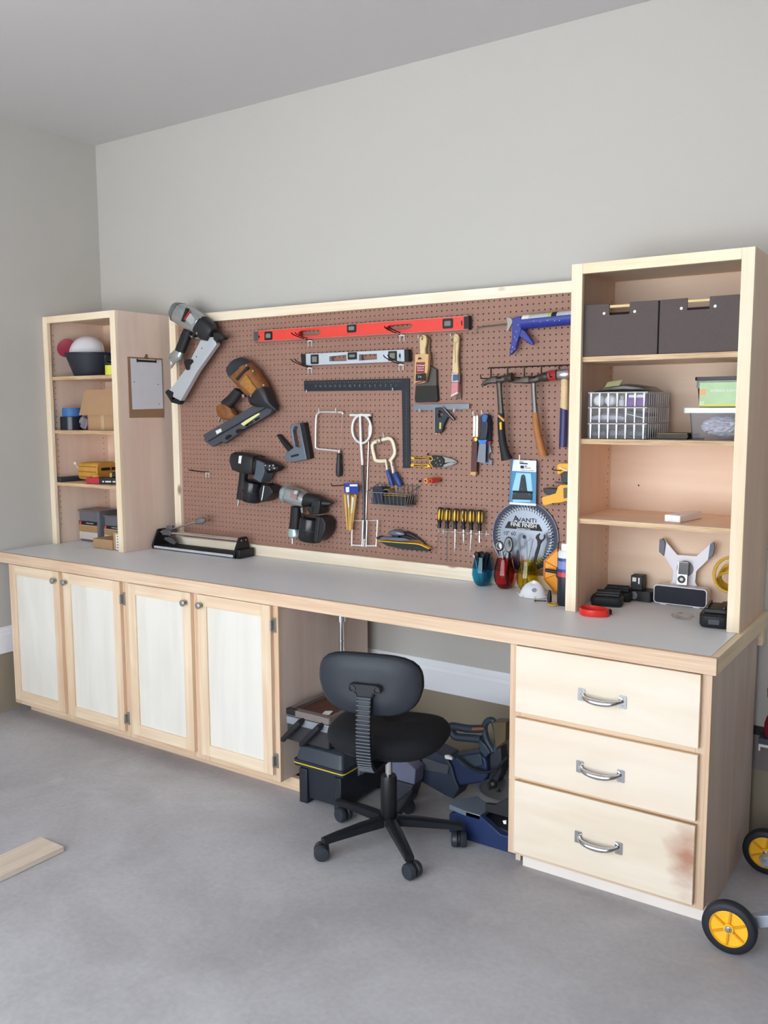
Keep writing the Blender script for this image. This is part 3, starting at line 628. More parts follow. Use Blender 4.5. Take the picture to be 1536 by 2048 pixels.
# mixing paddle with loop and T-bar
white_metal = mat('white_enamel', (226, 226, 224), .3, .2)
t = thing('mixing_paddle', 'long white mixing paddle with oval loop and T-bar hanging mid-board', 'mixer', (1.85, -.05, 1.0))
MB().tube([(1.8102,-0.05,1.6057),(1.9297,-0.05,1.6058)], .0065, 10).build('crossbar', white_metal, t)
cc = [(1.8759,1.5417)][0]
o = MB(); ring = []
for i in range(32):
    a = 2 * PI * i / 32; ring.append((cc[0] + .054 * math.cos(a), -.05, cc[1] + .066 * math.sin(a)))
o.tube(ring, .0062, 8, True).build('loop', white_metal, t)
MB().tube([(1.8684,-0.05,1.6046),(1.8714,-0.05,1.4829),(1.8799,-0.05,1.3737)], [.006, .0075, .0065], 10).build('shaft', white_metal, t)
MB().tube([(1.8792,-0.05,1.3792),(1.8832,-0.05,1.2859),(1.8877,-0.05,1.0088)], [.006, .0058, .005], 10).build('lower_shaft', mat('worn_steel', (88, 86, 88), .4, .8, vary=.4, vscale=80), t)
MB().tube([(1.8878,-0.05,1.0256),(1.8848,-0.05,0.989)], .0055, 10).build('tip', steel_m, t)
t = thing('steel_rod', 'thin tapered steel rod hanging right behind the white mixing paddle', 'rod', (1.9, -.04, 1.0))
MB().tube([(1.9102,-0.036,1.5591),(1.8986,-0.036,1.3406),(1.8817,-0.036,1.0009)], [.003, .0034, .0028], 8).build('rod', steel_m, t)
MB().prism([(1.9013,1.6067),(1.9252,1.6089),(1.9235,1.5635),(1.9129,1.5672),(1.9091,1.5916)], -.040, -.034).build('hanger', tool_black, t, bevel=.001)
t = thing('wire_rack', 'bright wire rack with four upright loops below the mixing paddle', 'rack', (1.85, -.05, .99))
MB().tube(smooth_path([(1.825,-0.055,1.1073),(1.8222,-0.055,1.1032),(1.817,-0.055,0.9943),(1.8211,-0.055,0.9912),(1.8736,-0.055,0.9934),(1.878,-0.055,0.9971),(1.8837,-0.055,1.1065),(1.8864,-0.055,1.1103)], 3), .0036, 8).build('loop', white_metal, t)
MB().tube(smooth_path([(1.9047,-0.055,1.1116),(1.9067,-0.055,1.1073),(1.9004,-0.055,0.9979),(1.9031,-0.055,0.9947),(1.9541,-0.055,0.9996),(1.9582,-0.055,1.0032),(1.9668,-0.055,1.1122),(1.9648,-0.055,1.1167)], 3), .0036, 8).build('loop', white_metal, t)
MB().tube([(1.8133,-0.04,1.1054),(1.9578,-0.04,1.1174)], .0022, 6).build('back_wire', zinc_m, t)
o = MB()
for p in [(1.825,-0.055,1.1073),(1.8864,-0.055,1.1103),(1.9047,-0.055,1.1116),(1.9648,-0.055,1.1167)]: o.tube([p, (p[0] + .003, BF, p[2] + .002)], .0022, 6)
o.build('stays', zinc_m, t)

# locking C-clamp
t = thing('locking_clamp', 'locking C-clamp with cream jaws and blue handles', 'clamp', (1.95, -.05, 1.2))
cream = mat('cream_enamel', (226, 218, 192), .4, .15)
MB().tube(smooth_path([(1.9993,-0.055,1.4927),(1.9653,-0.055,1.4857),(1.9388,-0.055,1.4691),(1.9491,-0.055,1.4195),(1.9621,-0.055,1.3961),(2.0183,-0.055,1.3978)], 3), .0085, 8, flat=.6).build('jaw', cream, t)
MB().tube(smooth_path([(1.9993,-0.055,1.4938),(2.0342,-0.055,1.4997),(2.0534,-0.055,1.4819),(2.0635,-0.055,1.4332),(2.0351,-0.055,1.3961)], 3), .0085, 8, flat=.6).build('jaw', cream, t)
MB().tube([(2.017,-0.055,1.3999),(2.0232,-0.055,1.3517)], .008, 8, flat=.7).build('handle_neck', cream, t)
MB().tube([(2.0454,-0.055,1.4007),(2.058,-0.055,1.3412)], .009, 8, flat=.7).build('handle_neck', cream, t)
bluem = mat('dipped_blue', (42, 72, 140), .4)
MB().tube(smooth_path([(2.0233,-0.055,1.356),(2.0373,-0.055,1.32),(2.0514,-0.055,1.284)], 3), [.0085, .0095, .0105, .011, .0105, .009, .007], 10).build('handle_grip', bluem, t)
MB().tube(smooth_path([(2.0619,-0.055,1.3435),(2.0803,-0.055,1.3137),(2.0949,-0.055,1.2828)], 3), [.010, .012, .0135, .014, .0135, .012, .009], 10).build('handle_grip', bluem, t)
m = MB()
for p in [(1.9727,-0.062,1.485),(2.0255,-0.062,1.3898),(2.0564,-0.062,1.38)]: m.lathe([(.005, 0), (.003, .004)], p, (0, -1, 0), 10)
m.build('rivets', steel_m, t)
MB().tube(smooth_path([(1.9858,-0.06,1.5087),(1.9909,-0.06,1.4853),(1.9948,-0.06,1.4736)], 3), .003, 6).build('swivel_pad', mat('rusty_steel', (110, 78, 56), .7, .5, vary=.4, vscale=90), t)
p = [(2.0116,-0.031,1.5088)][0]; solo(peg(p[0], p[2] - .004, .035, .02), 'short bright peg hook at the top of the cream-jawed C-clamp', 'hook')

# wire basket with sanding block and pad
t = thing('wire_basket', 'small grey wire basket hung on the pegboard', 'basket', (1.98, -.08, 1.16))
(bx0, bz1), = [(1.9557,1.2571)]; (bx1, _), = [(2.1786,1.2599)]; (_, bz0), = [(2.0702,1.2017)]
wire_m = mat('grey_wire', (150, 156, 158), .35, .9)
yb = BF - .003; yf = -.125; ins = .012
def rim(z, i, r, up=0.): MB().tube([(bx0 + i, yf + i, z), (bx1 - i, yf + i, z), (bx1 - i + up * .3, yb, z + up), (bx0 + i, yb, z + up)], r, 6, True).build('rim_wire', wire_m, t)
rim(bz1, 0, .0024, .030); rim(bz0, ins, .0018)
for i in range(10):
    x = bx0 + (bx1 - bx0) * (i + .5) / 10; xi = bx0 + ins + (bx1 - bx0 - 2 * ins) * (i + .5) / 10
    MB().tube([(x, yf, bz1), (xi, yf + ins, bz0), (xi, yb, bz0), (x, yb, bz1 + .030)], .0016, 5).build('wire', wire_m, t)
for i in range(5):
    y = yf + (yb - yf) * (i + .5) / 5
    zz = bz1 + .030 * (y - yf) / (yb - yf); MB().tube([(bx0, y, zz), (bx0 + ins, y, bz0), (bx1 - ins, y, bz0), (bx1 + .3 * (zz - bz1), y, zz)], .0016, 5).build('wire', wire_m, t)
(sx0, sz0), (sx1, sz1) = [(1.9541,1.2046),(1.9988,1.2771)]
s = thing('sanding_block', 'black rounded sanding block standing at the left in the wire basket', 'sanding block', ((bx0 + .045), -.08, bz0 + .003))
MB().prism(rrect(bx0 + .018, bx0 + .075, bz0 + .003, bz1 + .024, .016), -.105, -.045).build('block', navy_m, s, bevel=.004)
MB().prism(arc(bx0 + .088, bz1 - .004, .020, 10, 170, 8) + arc(bx0 + .088, bz1 - .004, .017, 170, 10, 8), -.10, -.055).build('strap', mat('tan_strap', (160, 128, 70), .6), s)
s = thing('sanding_pad', 'flat dark sanding pad with tan edge lying in the wire basket', 'sanding pad', ((bx0 + bx1) / 2 + .03, -.08, bz0 + .003))
MB().box(bx0 + .080, bx1 - .018, -.108, -.045, bz0 + .003, bz0 + .042).build('pad', tool_black, s, bevel=.004)
MB().box(bx0 + .079, bx1 - .017, -.109, -.044, bz0 + .0422, bz0 + .046).build('edge', MATS['tan_strap'], s, bevel=.001)

# bagged brushes on a long black hook
t = thing('brush_pack', 'clear bag of wooden-handled brushes with blue header card on a long hook', 'pack', (1.72, -.06, 1.02))
MB().prism([(1.7868,1.2857),(1.8728,1.2895),(1.8724,1.2411),(1.7918,1.2404)], -.0755, -.0735).build('header_card', mat('header_blue', (40, 62, 150), .35), t)
o = MB().prism([(1.7998,1.2675),(1.8204,1.2706),(1.8201,1.2452),(1.8009,1.2442)], -.0765, -.0755); o.build('header_print', paper_m, t)
o = MB().prism([(1.8239,1.2824),(1.8681,1.2844),(1.868,1.275),(1.8238,1.273)], -.0765, -.0755); o.build('header_print', paper_m, t)
wm = mat('brush_wood', (206, 164, 84), .5, vary=.2, vscale=40)
for a in ([(1.7885,-0.066,1.2328),(1.8005,-0.066,1.0656)], [(1.8062,-0.062,1.2334),(1.8113,-0.062,1.0604)], [(1.8332,-0.068,1.2297),(1.8206,-0.068,1.0645)], [(1.8466,-0.06,1.2352),(1.8202,-0.06,1.0664)]):
    MB().tube(a, [.0075, .005], 8).build('brush_handle', wm, t)
for a in ([(1.8086,-0.07,1.2286),(1.8136,-0.07,1.1732)], [(1.8394,-0.07,1.2219),(1.8284,-0.07,1.1463)]):
    MB().tube(a, [.006, .004], 8).build('bristle', paper_m, t)
bag_m = mat('clear_bag', (240, 240, 240), .08, trans=1., ior=1.02, alpha=.22)
MB().prism([(1.7913,1.2395),(1.8732,1.2414),(1.8361,1.0557),(1.7961,1.0583)], -.078, -.0775).build('bag_front', bag_m, t)
p = [(1.7622,-0.031,1.2758)][0]
solo(MB().tube(smooth_path([(p[0], BF + .003, p[2] + .002), (p[0], BF - .006, p[2] - .002), (p[0], -.12, p[2] + .0), (p[0], -.135, p[2] + .004), (p[0], -.14, p[2] + .014)], 3), .0024, 7).build('peg_hook', dark_wire), 'long dark peg hook carrying the bagged brushes', 'hook')
p = [(0.8486,-0.031,1.2977)][0]
solo(double_hook(p[0], p[2], .125, .022), 'empty double peg hook alone at the left of the board', 'hook')

# hand sander and trowel hung low
t = thing('hand_sander', 'black hand sander pad with yellow edge hung sideways low on the board', 'sander', (2.0, -.06, .97))
MB().prism([(1.9883,1.0248),(2.1885,1.0282),(2.2118,1.0269),(2.2595,1.0124),(2.258,1.0012),(2.1193,0.9993),(2.0357,1.0063)], -.075, -.055).build('pad', mat('sander_black', (40, 42, 42), .7, bump=.3, bscale=500), t, bevel=.001)
MB().prism([(1.9873,1.028),(2.1885,1.0319),(2.2134,1.0308),(2.2619,1.0147),(2.2595,1.0119),(2.2118,1.0267),(2.1885,1.0282),(1.9883,1.0248)], -.077, -.053).build('edge', yellow_m, t)
MB().prism([(2.0968,1.0325),(2.1477,1.046),(2.1978,1.0473),(2.235,1.0211),(2.1978,1.0273),(2.1413,1.0267)], -.060, -.045).build('bracket', mat('brown_plastic', (104, 76, 50), .5), t, bevel=.002)
t = thing('plaster_trowel', 'grey plaster trowel with rounded handle above the yellow-edged hand sander', 'trowel', (1.97, -.06, 1.0))
MB().prism([(1.9743,1.0451),(2.1289,1.0518),(2.1585,1.0455),(2.113,1.0354),(1.99,1.0359)], -.077, -.050).build('plate', mat('trowel_grey', (112, 118, 132), .35, .6), t, bevel=.001)
MB().prism([(1.974,1.0427),(1.9922,1.0501),(1.9987,1.0391),(1.9796,1.0332)], -.079, -.050).build('tip', black_m, t)
body(MB(), [(2.0351,1.0647),(2.0475,1.0771),(2.0733,1.0871),(2.1021,1.0838),(2.1275,1.0691)], [(2.0364,1.0616),(2.0571,1.0583),(2.0829,1.0576),(2.1085,1.0595),(2.1282,1.0659)], -.068, [.006, .014, .018, .016, .006]).build('handle', mat('handle_slate', (104, 112, 128), .25, .3), t)
MB().prism([(2.062,1.0592),(2.0925,1.0602),(2.0989,1.0512),(2.0571,1.049)], -.076, -.058).build('post', black_m, t)
t = thing('plaster_trowel', 'dark trowel with black handle behind the grey plaster trowel', 'trowel', (2.08, -.04, 1.0))
body(MB(), [(2.0999,1.0729),(2.1254,1.0802),(2.1571,1.0705),(2.1884,1.0528)], [(2.1063,1.0571),(2.1317,1.055),(2.1602,1.0492),(2.1916,1.045)], -.045, [.008, .012, .012, .008]).build('handle', tool_black, t)
MB().prism([(2.1158,1.041),(2.2041,1.0427),(2.232,1.0182),(2.1916,1.025),(2.1285,1.0271)], -.042, -.036).build('plate', tool_grey, t)

# framing square
t = thing('framing_square', 'black L-shaped framing square with pale graduations', 'square', (1.95, -.036, 1.2))
fsq = mat('square_black', (40, 44, 52), .45, .3, vary=.15, vscale=40)
MB().prism([(1.5234,1.771),(2.1321,1.7697),(2.1358,1.3676),(2.0967,1.3663),(2.0909,1.7171),(1.5252,1.7206)], -.038, -.0355).build('blade', fsq, t, bevel=.0004, seg=1)
(ax, az), (bx, bz) = [(1.5364,1.7674),(2.0813,1.7631)]; (cx, cz), (ex, ez) = [(2.1134,1.7045),(2.117,1.3806)]
m = MB(); gr = mat('graduation_grey', (120, 126, 130), .5)
for i in range(48):
    x = ax + (bx - ax) * i / 47; z = az + (bz - az) * i / 47; h = .010 if i % 2 == 0 else .006
    m.box(x - .0006, x + .0006, -.0386, -.0378, z - h - .002, z - .002)
for i in range(36):
    z = cz + (ez - cz) * i / 35; x = cx + .006; m.box(x - (.009 if i % 2 == 0 else .005), x, -.0386, -.0378, z - .0006, z + .0006)
o = m.build('graduations', gr, t); o['kind'] = 'stuff'
for i in range(17):
    x = ax + .06 + (bx - ax - .08) * i / 16; z = az - .024 + (bz - az) * i / 16
    text('numeral', str(17 - i), .017, gr, t, (x, -.0384, z), (1, 0, 0), (0, 0, 1))
for p, sd in zip([(1.5495,-0.031,1.7264),(2.0502,-0.031,1.7279)], ('left end', 'corner end')): solo(peg(p[0], p[2] - .012, .016, .012), 'bright peg hook under the %s of the black framing square' % sd, 'hook', 'hooks under the framing square')

# combination square
t = thing('combination_square', 'combination square with steel rule and dark cast head with green vial', 'square', (2.2, -.045, 1.5))
MB().prism([(2.1577,1.6522),(2.4414,1.6548),(2.4428,1.6327),(2.159,1.6264)], -.047, -.0445).build('rule', mat('rule_steel', (128, 134, 142), .38, .8), t)
MB().prism([(2.2745,1.6397),(2.3135,1.6428),(2.3733,1.5871),(2.3647,1.5818),(2.3411,1.5999),(2.3225,1.5687),(2.3139,1.5363),(2.2963,1.5264),(2.2761,1.5283)], -.056, -.040, holes=[[(2.291,1.6127),(2.3098,1.6192),(2.3161,1.6084),(2.3086,1.5966),(2.2936,1.5955)]]).build('head', mat('cast_dark', (52, 58, 66), .5, .4), t, bevel=.0015)
MB().tube([(2.2763,-0.0565,1.5294),(2.276,-0.0565,1.6397),(2.3149,-0.0565,1.6428),(2.3735,-0.0565,1.5861)], .002, 5).build('machined_edge', steel_m, t)
c = [(2.3034,-0.0565,1.56)][0]
MB().cyl((c[0] + .001, c[1], c[2] - .014), (c[0] + .002, c[1], c[2] + .014), .005, n=10).build('vial', mat('vial_green', (196, 200, 80), .2), t)
m = MB()
for p in [(2.2807,-0.05,1.5282),(2.2952,-0.05,1.5284)]: m.cyl(p, (p[0], p[1], p[2] - .006), .003, n=8)
m.build('screws', mat('brass', (190, 150, 80), .3, 1.), t)
for p, sd in zip([(2.203,-0.031,1.6197),(2.3773,-0.031,1.6195)], ('left', 'right')): solo(peg(p[0], p[2], .03, .015), 'bright peg hook under the combination square, %s of its head' % sd, 'hook', 'hooks under the combination square')

# spirit levels
def level(t, cr, hol, ends, m, yf=-.066, web=.018):
    MB().prism(cr, yf, yf + .024, holes=hol).build('body', m, t, bevel=.001)
def vial(t, q, yf, rad=.006):
    xs_ = [p[0] for p in q]; zs_ = [p[1] for p in q]
    o = MB().prism(rrect(min(xs_), max(xs_), min(zs_), max(zs_), rad), yf - .002, yf + .0255).build('vial_block', black_m, t, bevel=.001)
    d = .2 * (max(xs_) - min(xs_))
    MB().prism(rrect(min(xs_) + d, max(xs_) - d, min(zs_) + d, max(zs_) - d, rad * .7), yf - .0035, yf - .001).build('vial_window', mat('vial_window', (128, 128, 122), .15), o)
t = thing('spirit_level', 'long red spirit level resting on two double hooks', 'level', (1.75, -.06, 1.95))
red_m = mat('level_red', (226, 70, 60), .4, vary=.06, vscale=10)
h1 = [(1.5135,1.9986),(1.5326,2.0084),(1.5844,2.0086),(1.6419,2.0064),(1.6546,1.9986),(1.6489,1.9868),(1.6304,1.982),(1.5274,1.9841)]; h2 = [(2.0203,1.9955),(2.041,2.0045),(2.0983,2.006),(2.1563,2.0061),(2.1659,1.999),(2.1611,1.9893),(2.1387,1.9839),(2.0343,1.9826)]
level(t, [(1.2297,2.0218),(2.4456,2.0236),(2.4475,1.9664),(1.2281,1.9678)], [h1, h2], None, red_m)
for z in (0, 1):
    pts = [(1.231,-0.0675,2.0209),(2.445,-0.0675,2.0229)] if z else [(1.2296,-0.0675,1.9691),(2.4469,-0.0675,1.967)]
    MB().tube(pts, .0022, 5).build('edge_line', mat('level_edge', (206, 150, 140), .35, .5), t)
vial(t, [(1.3015,2.0144),(1.3524,1.9734)], -.066); vial(t, [(1.8094,2.022),(1.8614,1.9839)], -.066); vial(t, [(2.3201,2.0171),(2.3717,1.9755)], -.066)
MB().prism([(1.2296,2.0225),(1.2602,2.0224),(1.2587,1.9671),(1.228,1.9662)], -.0672, -.041).build('end_cap', mat('cap_worn', (96, 92, 90), .45, .4), t, bevel=.001)
MB().prism([(2.4241,2.0236),(2.4469,2.0241),(2.4488,1.9663),(2.4245,1.9663)], -.0672, -.041).build('end_cap', black_m, t, bevel=.001)
for q in ([(1.2592,2.0038),(1.2711,1.992),(1.2586,1.9814)], [(2.4107,2.0015),(2.4165,2.0075),(2.4167,1.982),(2.4107,1.9887)]): MB().prism(q, -.0668, -.060).build('cap_notch', print_black, t)
for p, ln in (([(1.5628,-0.031,1.96)][0], 'left'), ([(2.0917,-0.031,1.9605)][0], 'right')): solo(double_hook(p[0], p[2], .125), 'double peg hook under the %s half of the long red spirit level' % ln, 'hook', 'double hooks under the red level')
t = thing('spirit_level', 'short silver spirit level with black end caps below the red one', 'level', (1.85, -.06, 1.8))
level(t, [(1.5448,1.898),(2.1402,1.8952),(2.1433,1.8436),(1.5456,1.8428)], [[(1.7022,1.8808),(1.8026,1.8842),(1.8041,1.8561),(1.7036,1.8572)], [(1.8753,1.8829),(1.9753,1.8819),(1.9752,1.8573),(1.875,1.8551)]], None, mat('level_alu', (196, 204, 214), .4, .35))
vial(t, [(1.5917,1.8926),(1.6393,1.8471)], -.066, .004); vial(t, [(1.8115,1.8943),(1.8638,1.8611)], -.066, .004); vial(t, [(2.0381,1.8911),(2.084,1.8482)], -.066, .004)
MB().prism([(2.1231,1.8952),(2.1456,1.8956),(2.1472,1.8421),(2.1246,1.8415)], -.0675, -.041).build('end_cap', black_m, t, bevel=.001)
MB().prism([(1.5304,1.897),(1.5607,1.8973),(1.5616,1.843),(1.5351,1.8431)], -.0675, -.041).build('end_cap', tool_black, t, bevel=.001)
MB().prism([(2.0942,1.8687),(2.1,1.882),(2.1048,1.8704),(2.1015,1.855)], -.0668, -.060).build('cap_notch', print_black, t)
for p, ln in (([(1.5605,-0.031,1.8305)][0], 'left'), ([(2.0865,-0.031,1.8305)][0], 'right')): solo(double_hook(p[0], p[2], .125, .034), 'double peg hook under the %s end of the short silver spirit level' % ln, 'hook', 'double hooks under the silver level')

# ------------------------------------------------------------------ right half of the pegboard
kraft_m = mat('kraft_card', (206, 170, 120), .7, vary=.05, vscale=30)
hand_m = mat('beech_handle', (214, 188, 142), .45, vary=.1, vscale=40)
t = thing('paint_brush', 'wide paint brush in kraft sleeve with maroon label and beech handle', 'brush', (2.25, -.06, 1.55))
MB().prism([(2.2057,1.9361),(2.2114,1.9497),(2.2216,1.9545),(2.233,1.9519),(2.2412,1.9419),(2.24,1.9175),(2.2337,1.8933),(2.2357,1.8698),(2.2077,1.8708),(2.2077,1.8922)], -.072, -.056, holes=[[(2.214,1.9389),(2.2191,1.9451),(2.2242,1.9385),(2.2191,1.9291)]]).build('handle', hand_m, t, bevel=.004, seg=3)
MB().prism([(2.1852,1.8716),(2.254,1.8707),(2.251,1.8052),(2.2359,1.7488),(2.1807,1.7401)], -.074, -.056).build('sleeve', kraft_m, t, bevel=.001)
MB().prism([(2.1915,1.8366),(2.2362,1.8363),(2.2344,1.7893),(2.1896,1.7883)], -.0752, -.073).build('label_band', mat('maroon_print', (138, 42, 44), .6), t)
MB().prism([(2.189,1.7862),(2.2426,1.7891),(2.2414,1.757),(2.1877,1.7549)], -.0752, -.073).build('label_band', print_black, t)
MB().prism([(2.1871,1.7484),(2.2401,1.7597),(2.2408,1.7544),(2.1864,1.7409)], -.0752, -.073).build('label_band', MATS['maroon_print'], t)
MB().prism([(2.198,1.8482),(2.2069,1.8597),(2.2235,1.8506),(2.2095,1.8489)], -.0752, -.073).build('label_mark', print_black, t)
(lx, lz), (lx2, lz2), (lx3, lz3) = [(2.2136,1.8188),(2.2136,1.7979),(2.2098,1.7738)]
text('label_text', 'Oil-Based\nStains &\nFinishes', .0105, paper_m, t, (lx, -.0754, (lz + lz2) / 2 + .004), (1, 0, 0), (0, 0, 1))
text('label_text', '2 in', .012, paper_m, t, (lx3, -.0754, lz3), (1, 0, 0), (0, 0, 1))
t = thing('paint_brush', 'broad dark bristle brush hanging behind the kraft-sleeved brush', 'brush', (2.28, -.04, 1.53))
MB().prism([(2.2208,1.9465),(2.2348,1.9512),(2.2437,1.9401),(2.2413,1.8921),(2.2529,1.8221),(2.221,1.823),(2.2273,1.8819)], -.047, -.034).build('handle', mat('grey_wood', (132, 112, 92), .6, vary=.2, vscale=40), t, bevel=.003)
MB().prism([(2.2249,1.8067),(2.2497,1.8195),(2.2782,1.8042),(2.2797,1.7302),(2.1721,1.732),(2.1734,1.7647)], -.049, -.032).build('ferrule', mat('ferrule_dull', (92, 86, 82), .45, .6, vary=.2, vscale=40), t, bevel=.001)
MB().prism([(2.1721,1.7347),(2.2809,1.7355),(2.2874,1.6698),(2.2774,1.6634),(2.1708,1.662),(2.1669,1.6774)], -.051, -.031).build('bristles', mat('dark_bristle', (48, 46, 44), .8, bump=.6, bscale=700, vary=.25, vscale=120), t, bevel=.003)
t = thing('paint_brush', 'slim angled brush with pink bristles and twine loop', 'brush', (2.37, -.06, 1.58))
MB().prism([(2.3696,1.8757),(2.3737,1.9121),(2.3711,1.9405),(2.3795,1.9526),(2.3928,1.9498),(2.399,1.937),(2.3956,1.8956),(2.3923,1.8487),(2.3975,1.7846),(2.3658,1.7854)], -.064, -.050).build('handle', hand_m, t, bevel=.003, seg=3)
MB().prism([(2.3652,1.7855),(2.3975,1.7857),(2.3978,1.7468),(2.3642,1.7475)], -.066, -.048).build('ferrule', mat('ferrule_bright', (190, 194, 196), .3, .8), t, bevel=.001)
(fx, fz), = [(2.3857,1.7658)]
MB().prism([(2.3732,1.7797),(2.3975,1.7797),(2.3977,1.754),(2.3721,1.7524)], -.0668, -.065).build('ferrule_print', mat('ferrule_blue', (66, 92, 118), .5, vary=.5, vscale=160), t)
MB().prism([(2.3642,1.7475),(2.3966,1.7468),(2.3957,1.7005),(2.3615,1.685)], -.065, -.049).build('bristles', mat('pink_bristle', (206, 136, 140), .7, bump=.5, bscale=700, vary=.1, vscale=90), t, bevel=.002)
MB().prism([(2.3621,1.6925),(2.3956,1.7058),(2.3957,1.6984),(2.3615,1.684)], -.0655, -.0485).build('bristle_tip', mat('pale_bristle', (224, 206, 198), .7), t)
c = [(2.3781,-0.066,1.9261)][0]
MB().tube([(c[0] + .017 * math.cos(a * PI / 8), c[1], c[2] + .015 * math.sin(a * PI / 8)) for a in range(16)], .0018, 6, True).build('twine', mat('twine', (196, 182, 150), .8), t)
MB().tube(smooth_path([(2.3836,-0.067,1.9185),(2.3802,-0.067,1.8853),(2.384,-0.067,1.8486),(2.3817,-0.067,1.8277)], 3), .0016, 6).build('twine', MATS['twine'], t)
t = thing('paint_brush', 'grey slim brush hidden behind the pink-bristled one', 'brush', (2.39, -.036, 1.57))
MB().prism([(2.3829,1.9392),(2.3915,1.9336),(2.3893,1.8865),(2.3937,1.7864),(2.3815,1.7868),(2.3808,1.8869)], -.040, -.032).build('handle', MATS['grey_wood'], t, bevel=.002)
MB().prism([(2.3815,1.7857),(2.3974,1.7821),(2.3989,1.7388),(2.3818,1.7381)], -.043, -.031).build('ferrule', MATS['ferrule_dull'], t)
MB().prism([(2.3793,1.7381),(2.3989,1.7367),(2.3993,1.6806),(2.3748,1.6755)], -.043, -.031).build('bristles', mat('grey_bristle', (112, 100, 90), .8, bump=.5, bscale=700), t, bevel=.002)
for cpt, nm in (([(2.2038,-0.031,1.9426)][0], 'bright peg hook through the kraft-sleeved brush handle'), ([(2.3673,-0.031,1.9402)][0], 'bright peg hook through the twine-looped brush handles')):
    solo(peg(cpt[0], cpt[2], .045, .012), nm, 'hook')

# caulking gun
blue_m = mat('gun_blue', (42, 54, 138), .4, vary=.1, vscale=30)
t = thing('caulking_gun', 'blue caulking gun with used tube, bent plunger rod and paint spatters', 'caulking gun', (2.75, -.07, 1.86))
MB().tube(smooth_path([(2.4784,-0.068,1.9429),(2.4864,-0.068,1.9609),(2.4934,-0.068,1.9687),(2.5097,-0.068,1.9719),(2.5732,-0.068,1.9751),(2.6298,-0.068,1.9785),(2.6578,-0.068,1.9809)], 3), .0035, 6).build('plunger_rod', mat('dull_steel', (128, 122, 112), .4, .85), t)
MB().prism([(2.6553,1.9979),(2.6741,2.0038),(2.695,2.0055),(2.697,1.952),(2.681,1.9081),(2.6704,1.8726),(2.6473,1.8515),(2.6438,1.8566),(2.6541,1.9243)], -.078, -.058).build('grip', blue_m, t, bevel=.003)
MB().prism([(2.6925,1.9582),(2.7124,1.9453),(2.7515,1.8941),(2.7472,1.8874),(2.7341,1.8909),(2.6841,1.9268)], -.075, -.061).build('trigger', blue_m, t, bevel=.003)
MB().prism([(2.6267,1.9996),(2.6362,2.005),(2.6491,1.9993),(2.6555,1.986),(2.6358,1.9502),(2.6257,1.9507),(2.631,1.9754)], -.072, -.064).build('release_lever', pewter_m, t, bevel=.001)
a, b = [(2.699,-0.068,1.9954),(2.965,-0.068,2.0039)]
o = MB(); a = Vector(a); b = Vector(b); ax_ = (b - a).normalized(); up = Vector((0, 0, 1)); up = (up - ax_ * up.dot(ax_)).normalized(); sd = ax_.cross(up)
def half(r, k0, k1): return [up * math.cos(math.radians(k)) * r + sd * math.sin(math.radians(k)) * r for k in range(k0, k1 + 1, 15)]
dn = up * -.013
R = []
for q in (a - ax_ * .002, b):
    R.append([q + dn + v for v in half(.030, 75, 285)] + [q + dn + v for v in reversed(half(.028, 75, 285))])
o.rings(R); o.build('carriage', blue_m, t)
MB().cyl(a + dn + ax_ * .004, b + dn - ax_ * .03, .027, n=20).build('caulk_tube', mat('caulk_tube_grey', (186, 190, 190), .5, vary=.15, vscale=60), t)
MB().cyl(a + dn + ax_ * .005, a + dn + ax_ * .035, .0274, n=20).build('tube_label', paper_m, t)
MB().cyl(a + dn + ax_ * .118, a + dn + ax_ * .130, .0274, n=20).build('tube_label', mat('lime_print', (186, 196, 60), .5), t)
MB().cyl(a + dn + ax_ * .133, a + dn + ax_ * .155, .0274, n=20).build('tube_label', print_black, t)
MB().cyl(b + dn - ax_ * .004, b + dn + ax_ * .0, .031, n=20).build('end_plate', blue_m, t)
o = MB(); rr = random.Random(3)
for p in [(2.6745,-0.0785,1.945),(2.6681,-0.0785,1.923),(2.6761,-0.0785,1.9127),(2.6587,-0.0785,1.8835),(2.6699,-0.0785,1.8756),(2.6562,-0.0785,1.8637),(2.6824,-0.0785,1.9718)]: o.ball(p, (.0016, .0006, .0021), 6, 4)
for k in (.06, .09, .12, .15, .17): o.ball(a + ax_ * k + dn + sd * .030 - up * rr.uniform(.0, .018), (.0018, .001, .0015), 6, 4)
o.build('paint_spatter', paper_m, t)

# hammer rack and three hammers
t = thing('hammer_rack', 'dark wire rack with drop prongs holding three hammers', 'rack', (2.75, -.05, 1.67))
(rx0, rz0), (rx1, rz1) = [(2.5315,1.8042),(2.8835,1.8054)]
MB().tube([(rx0 - .004, -.034, rz0), (2.972, -.034, rz0 + .002)], .0028, 7).build('rail', dark_wire, t)
drops = [p[0] for p in [(2.5374,1.8045),(2.6153,1.8049),(2.6914,1.8052),(2.7669,1.8054),(2.8439,1.8056)]] + [2.955]
for x in drops:
    MB().tube(smooth_path([(x, -.034, rz0), (x, -.034, rz0 - .036), (x, -.040, rz0 - .044), (x, -.115, rz0 - .046), (x, -.122, rz0 - .042), (x, -.125, rz0 - .030)], 3), .0028, 7).build('prong', dark_wire, t)
hs = mat('hammer_steel', (84, 78, 74), .42, .75, vary=.25, vscale=40)
t = thing('claw_hammer', 'steel claw hammer with black and yellow grip, left of the three', 'hammer', (2.72, -.085, 1.35))

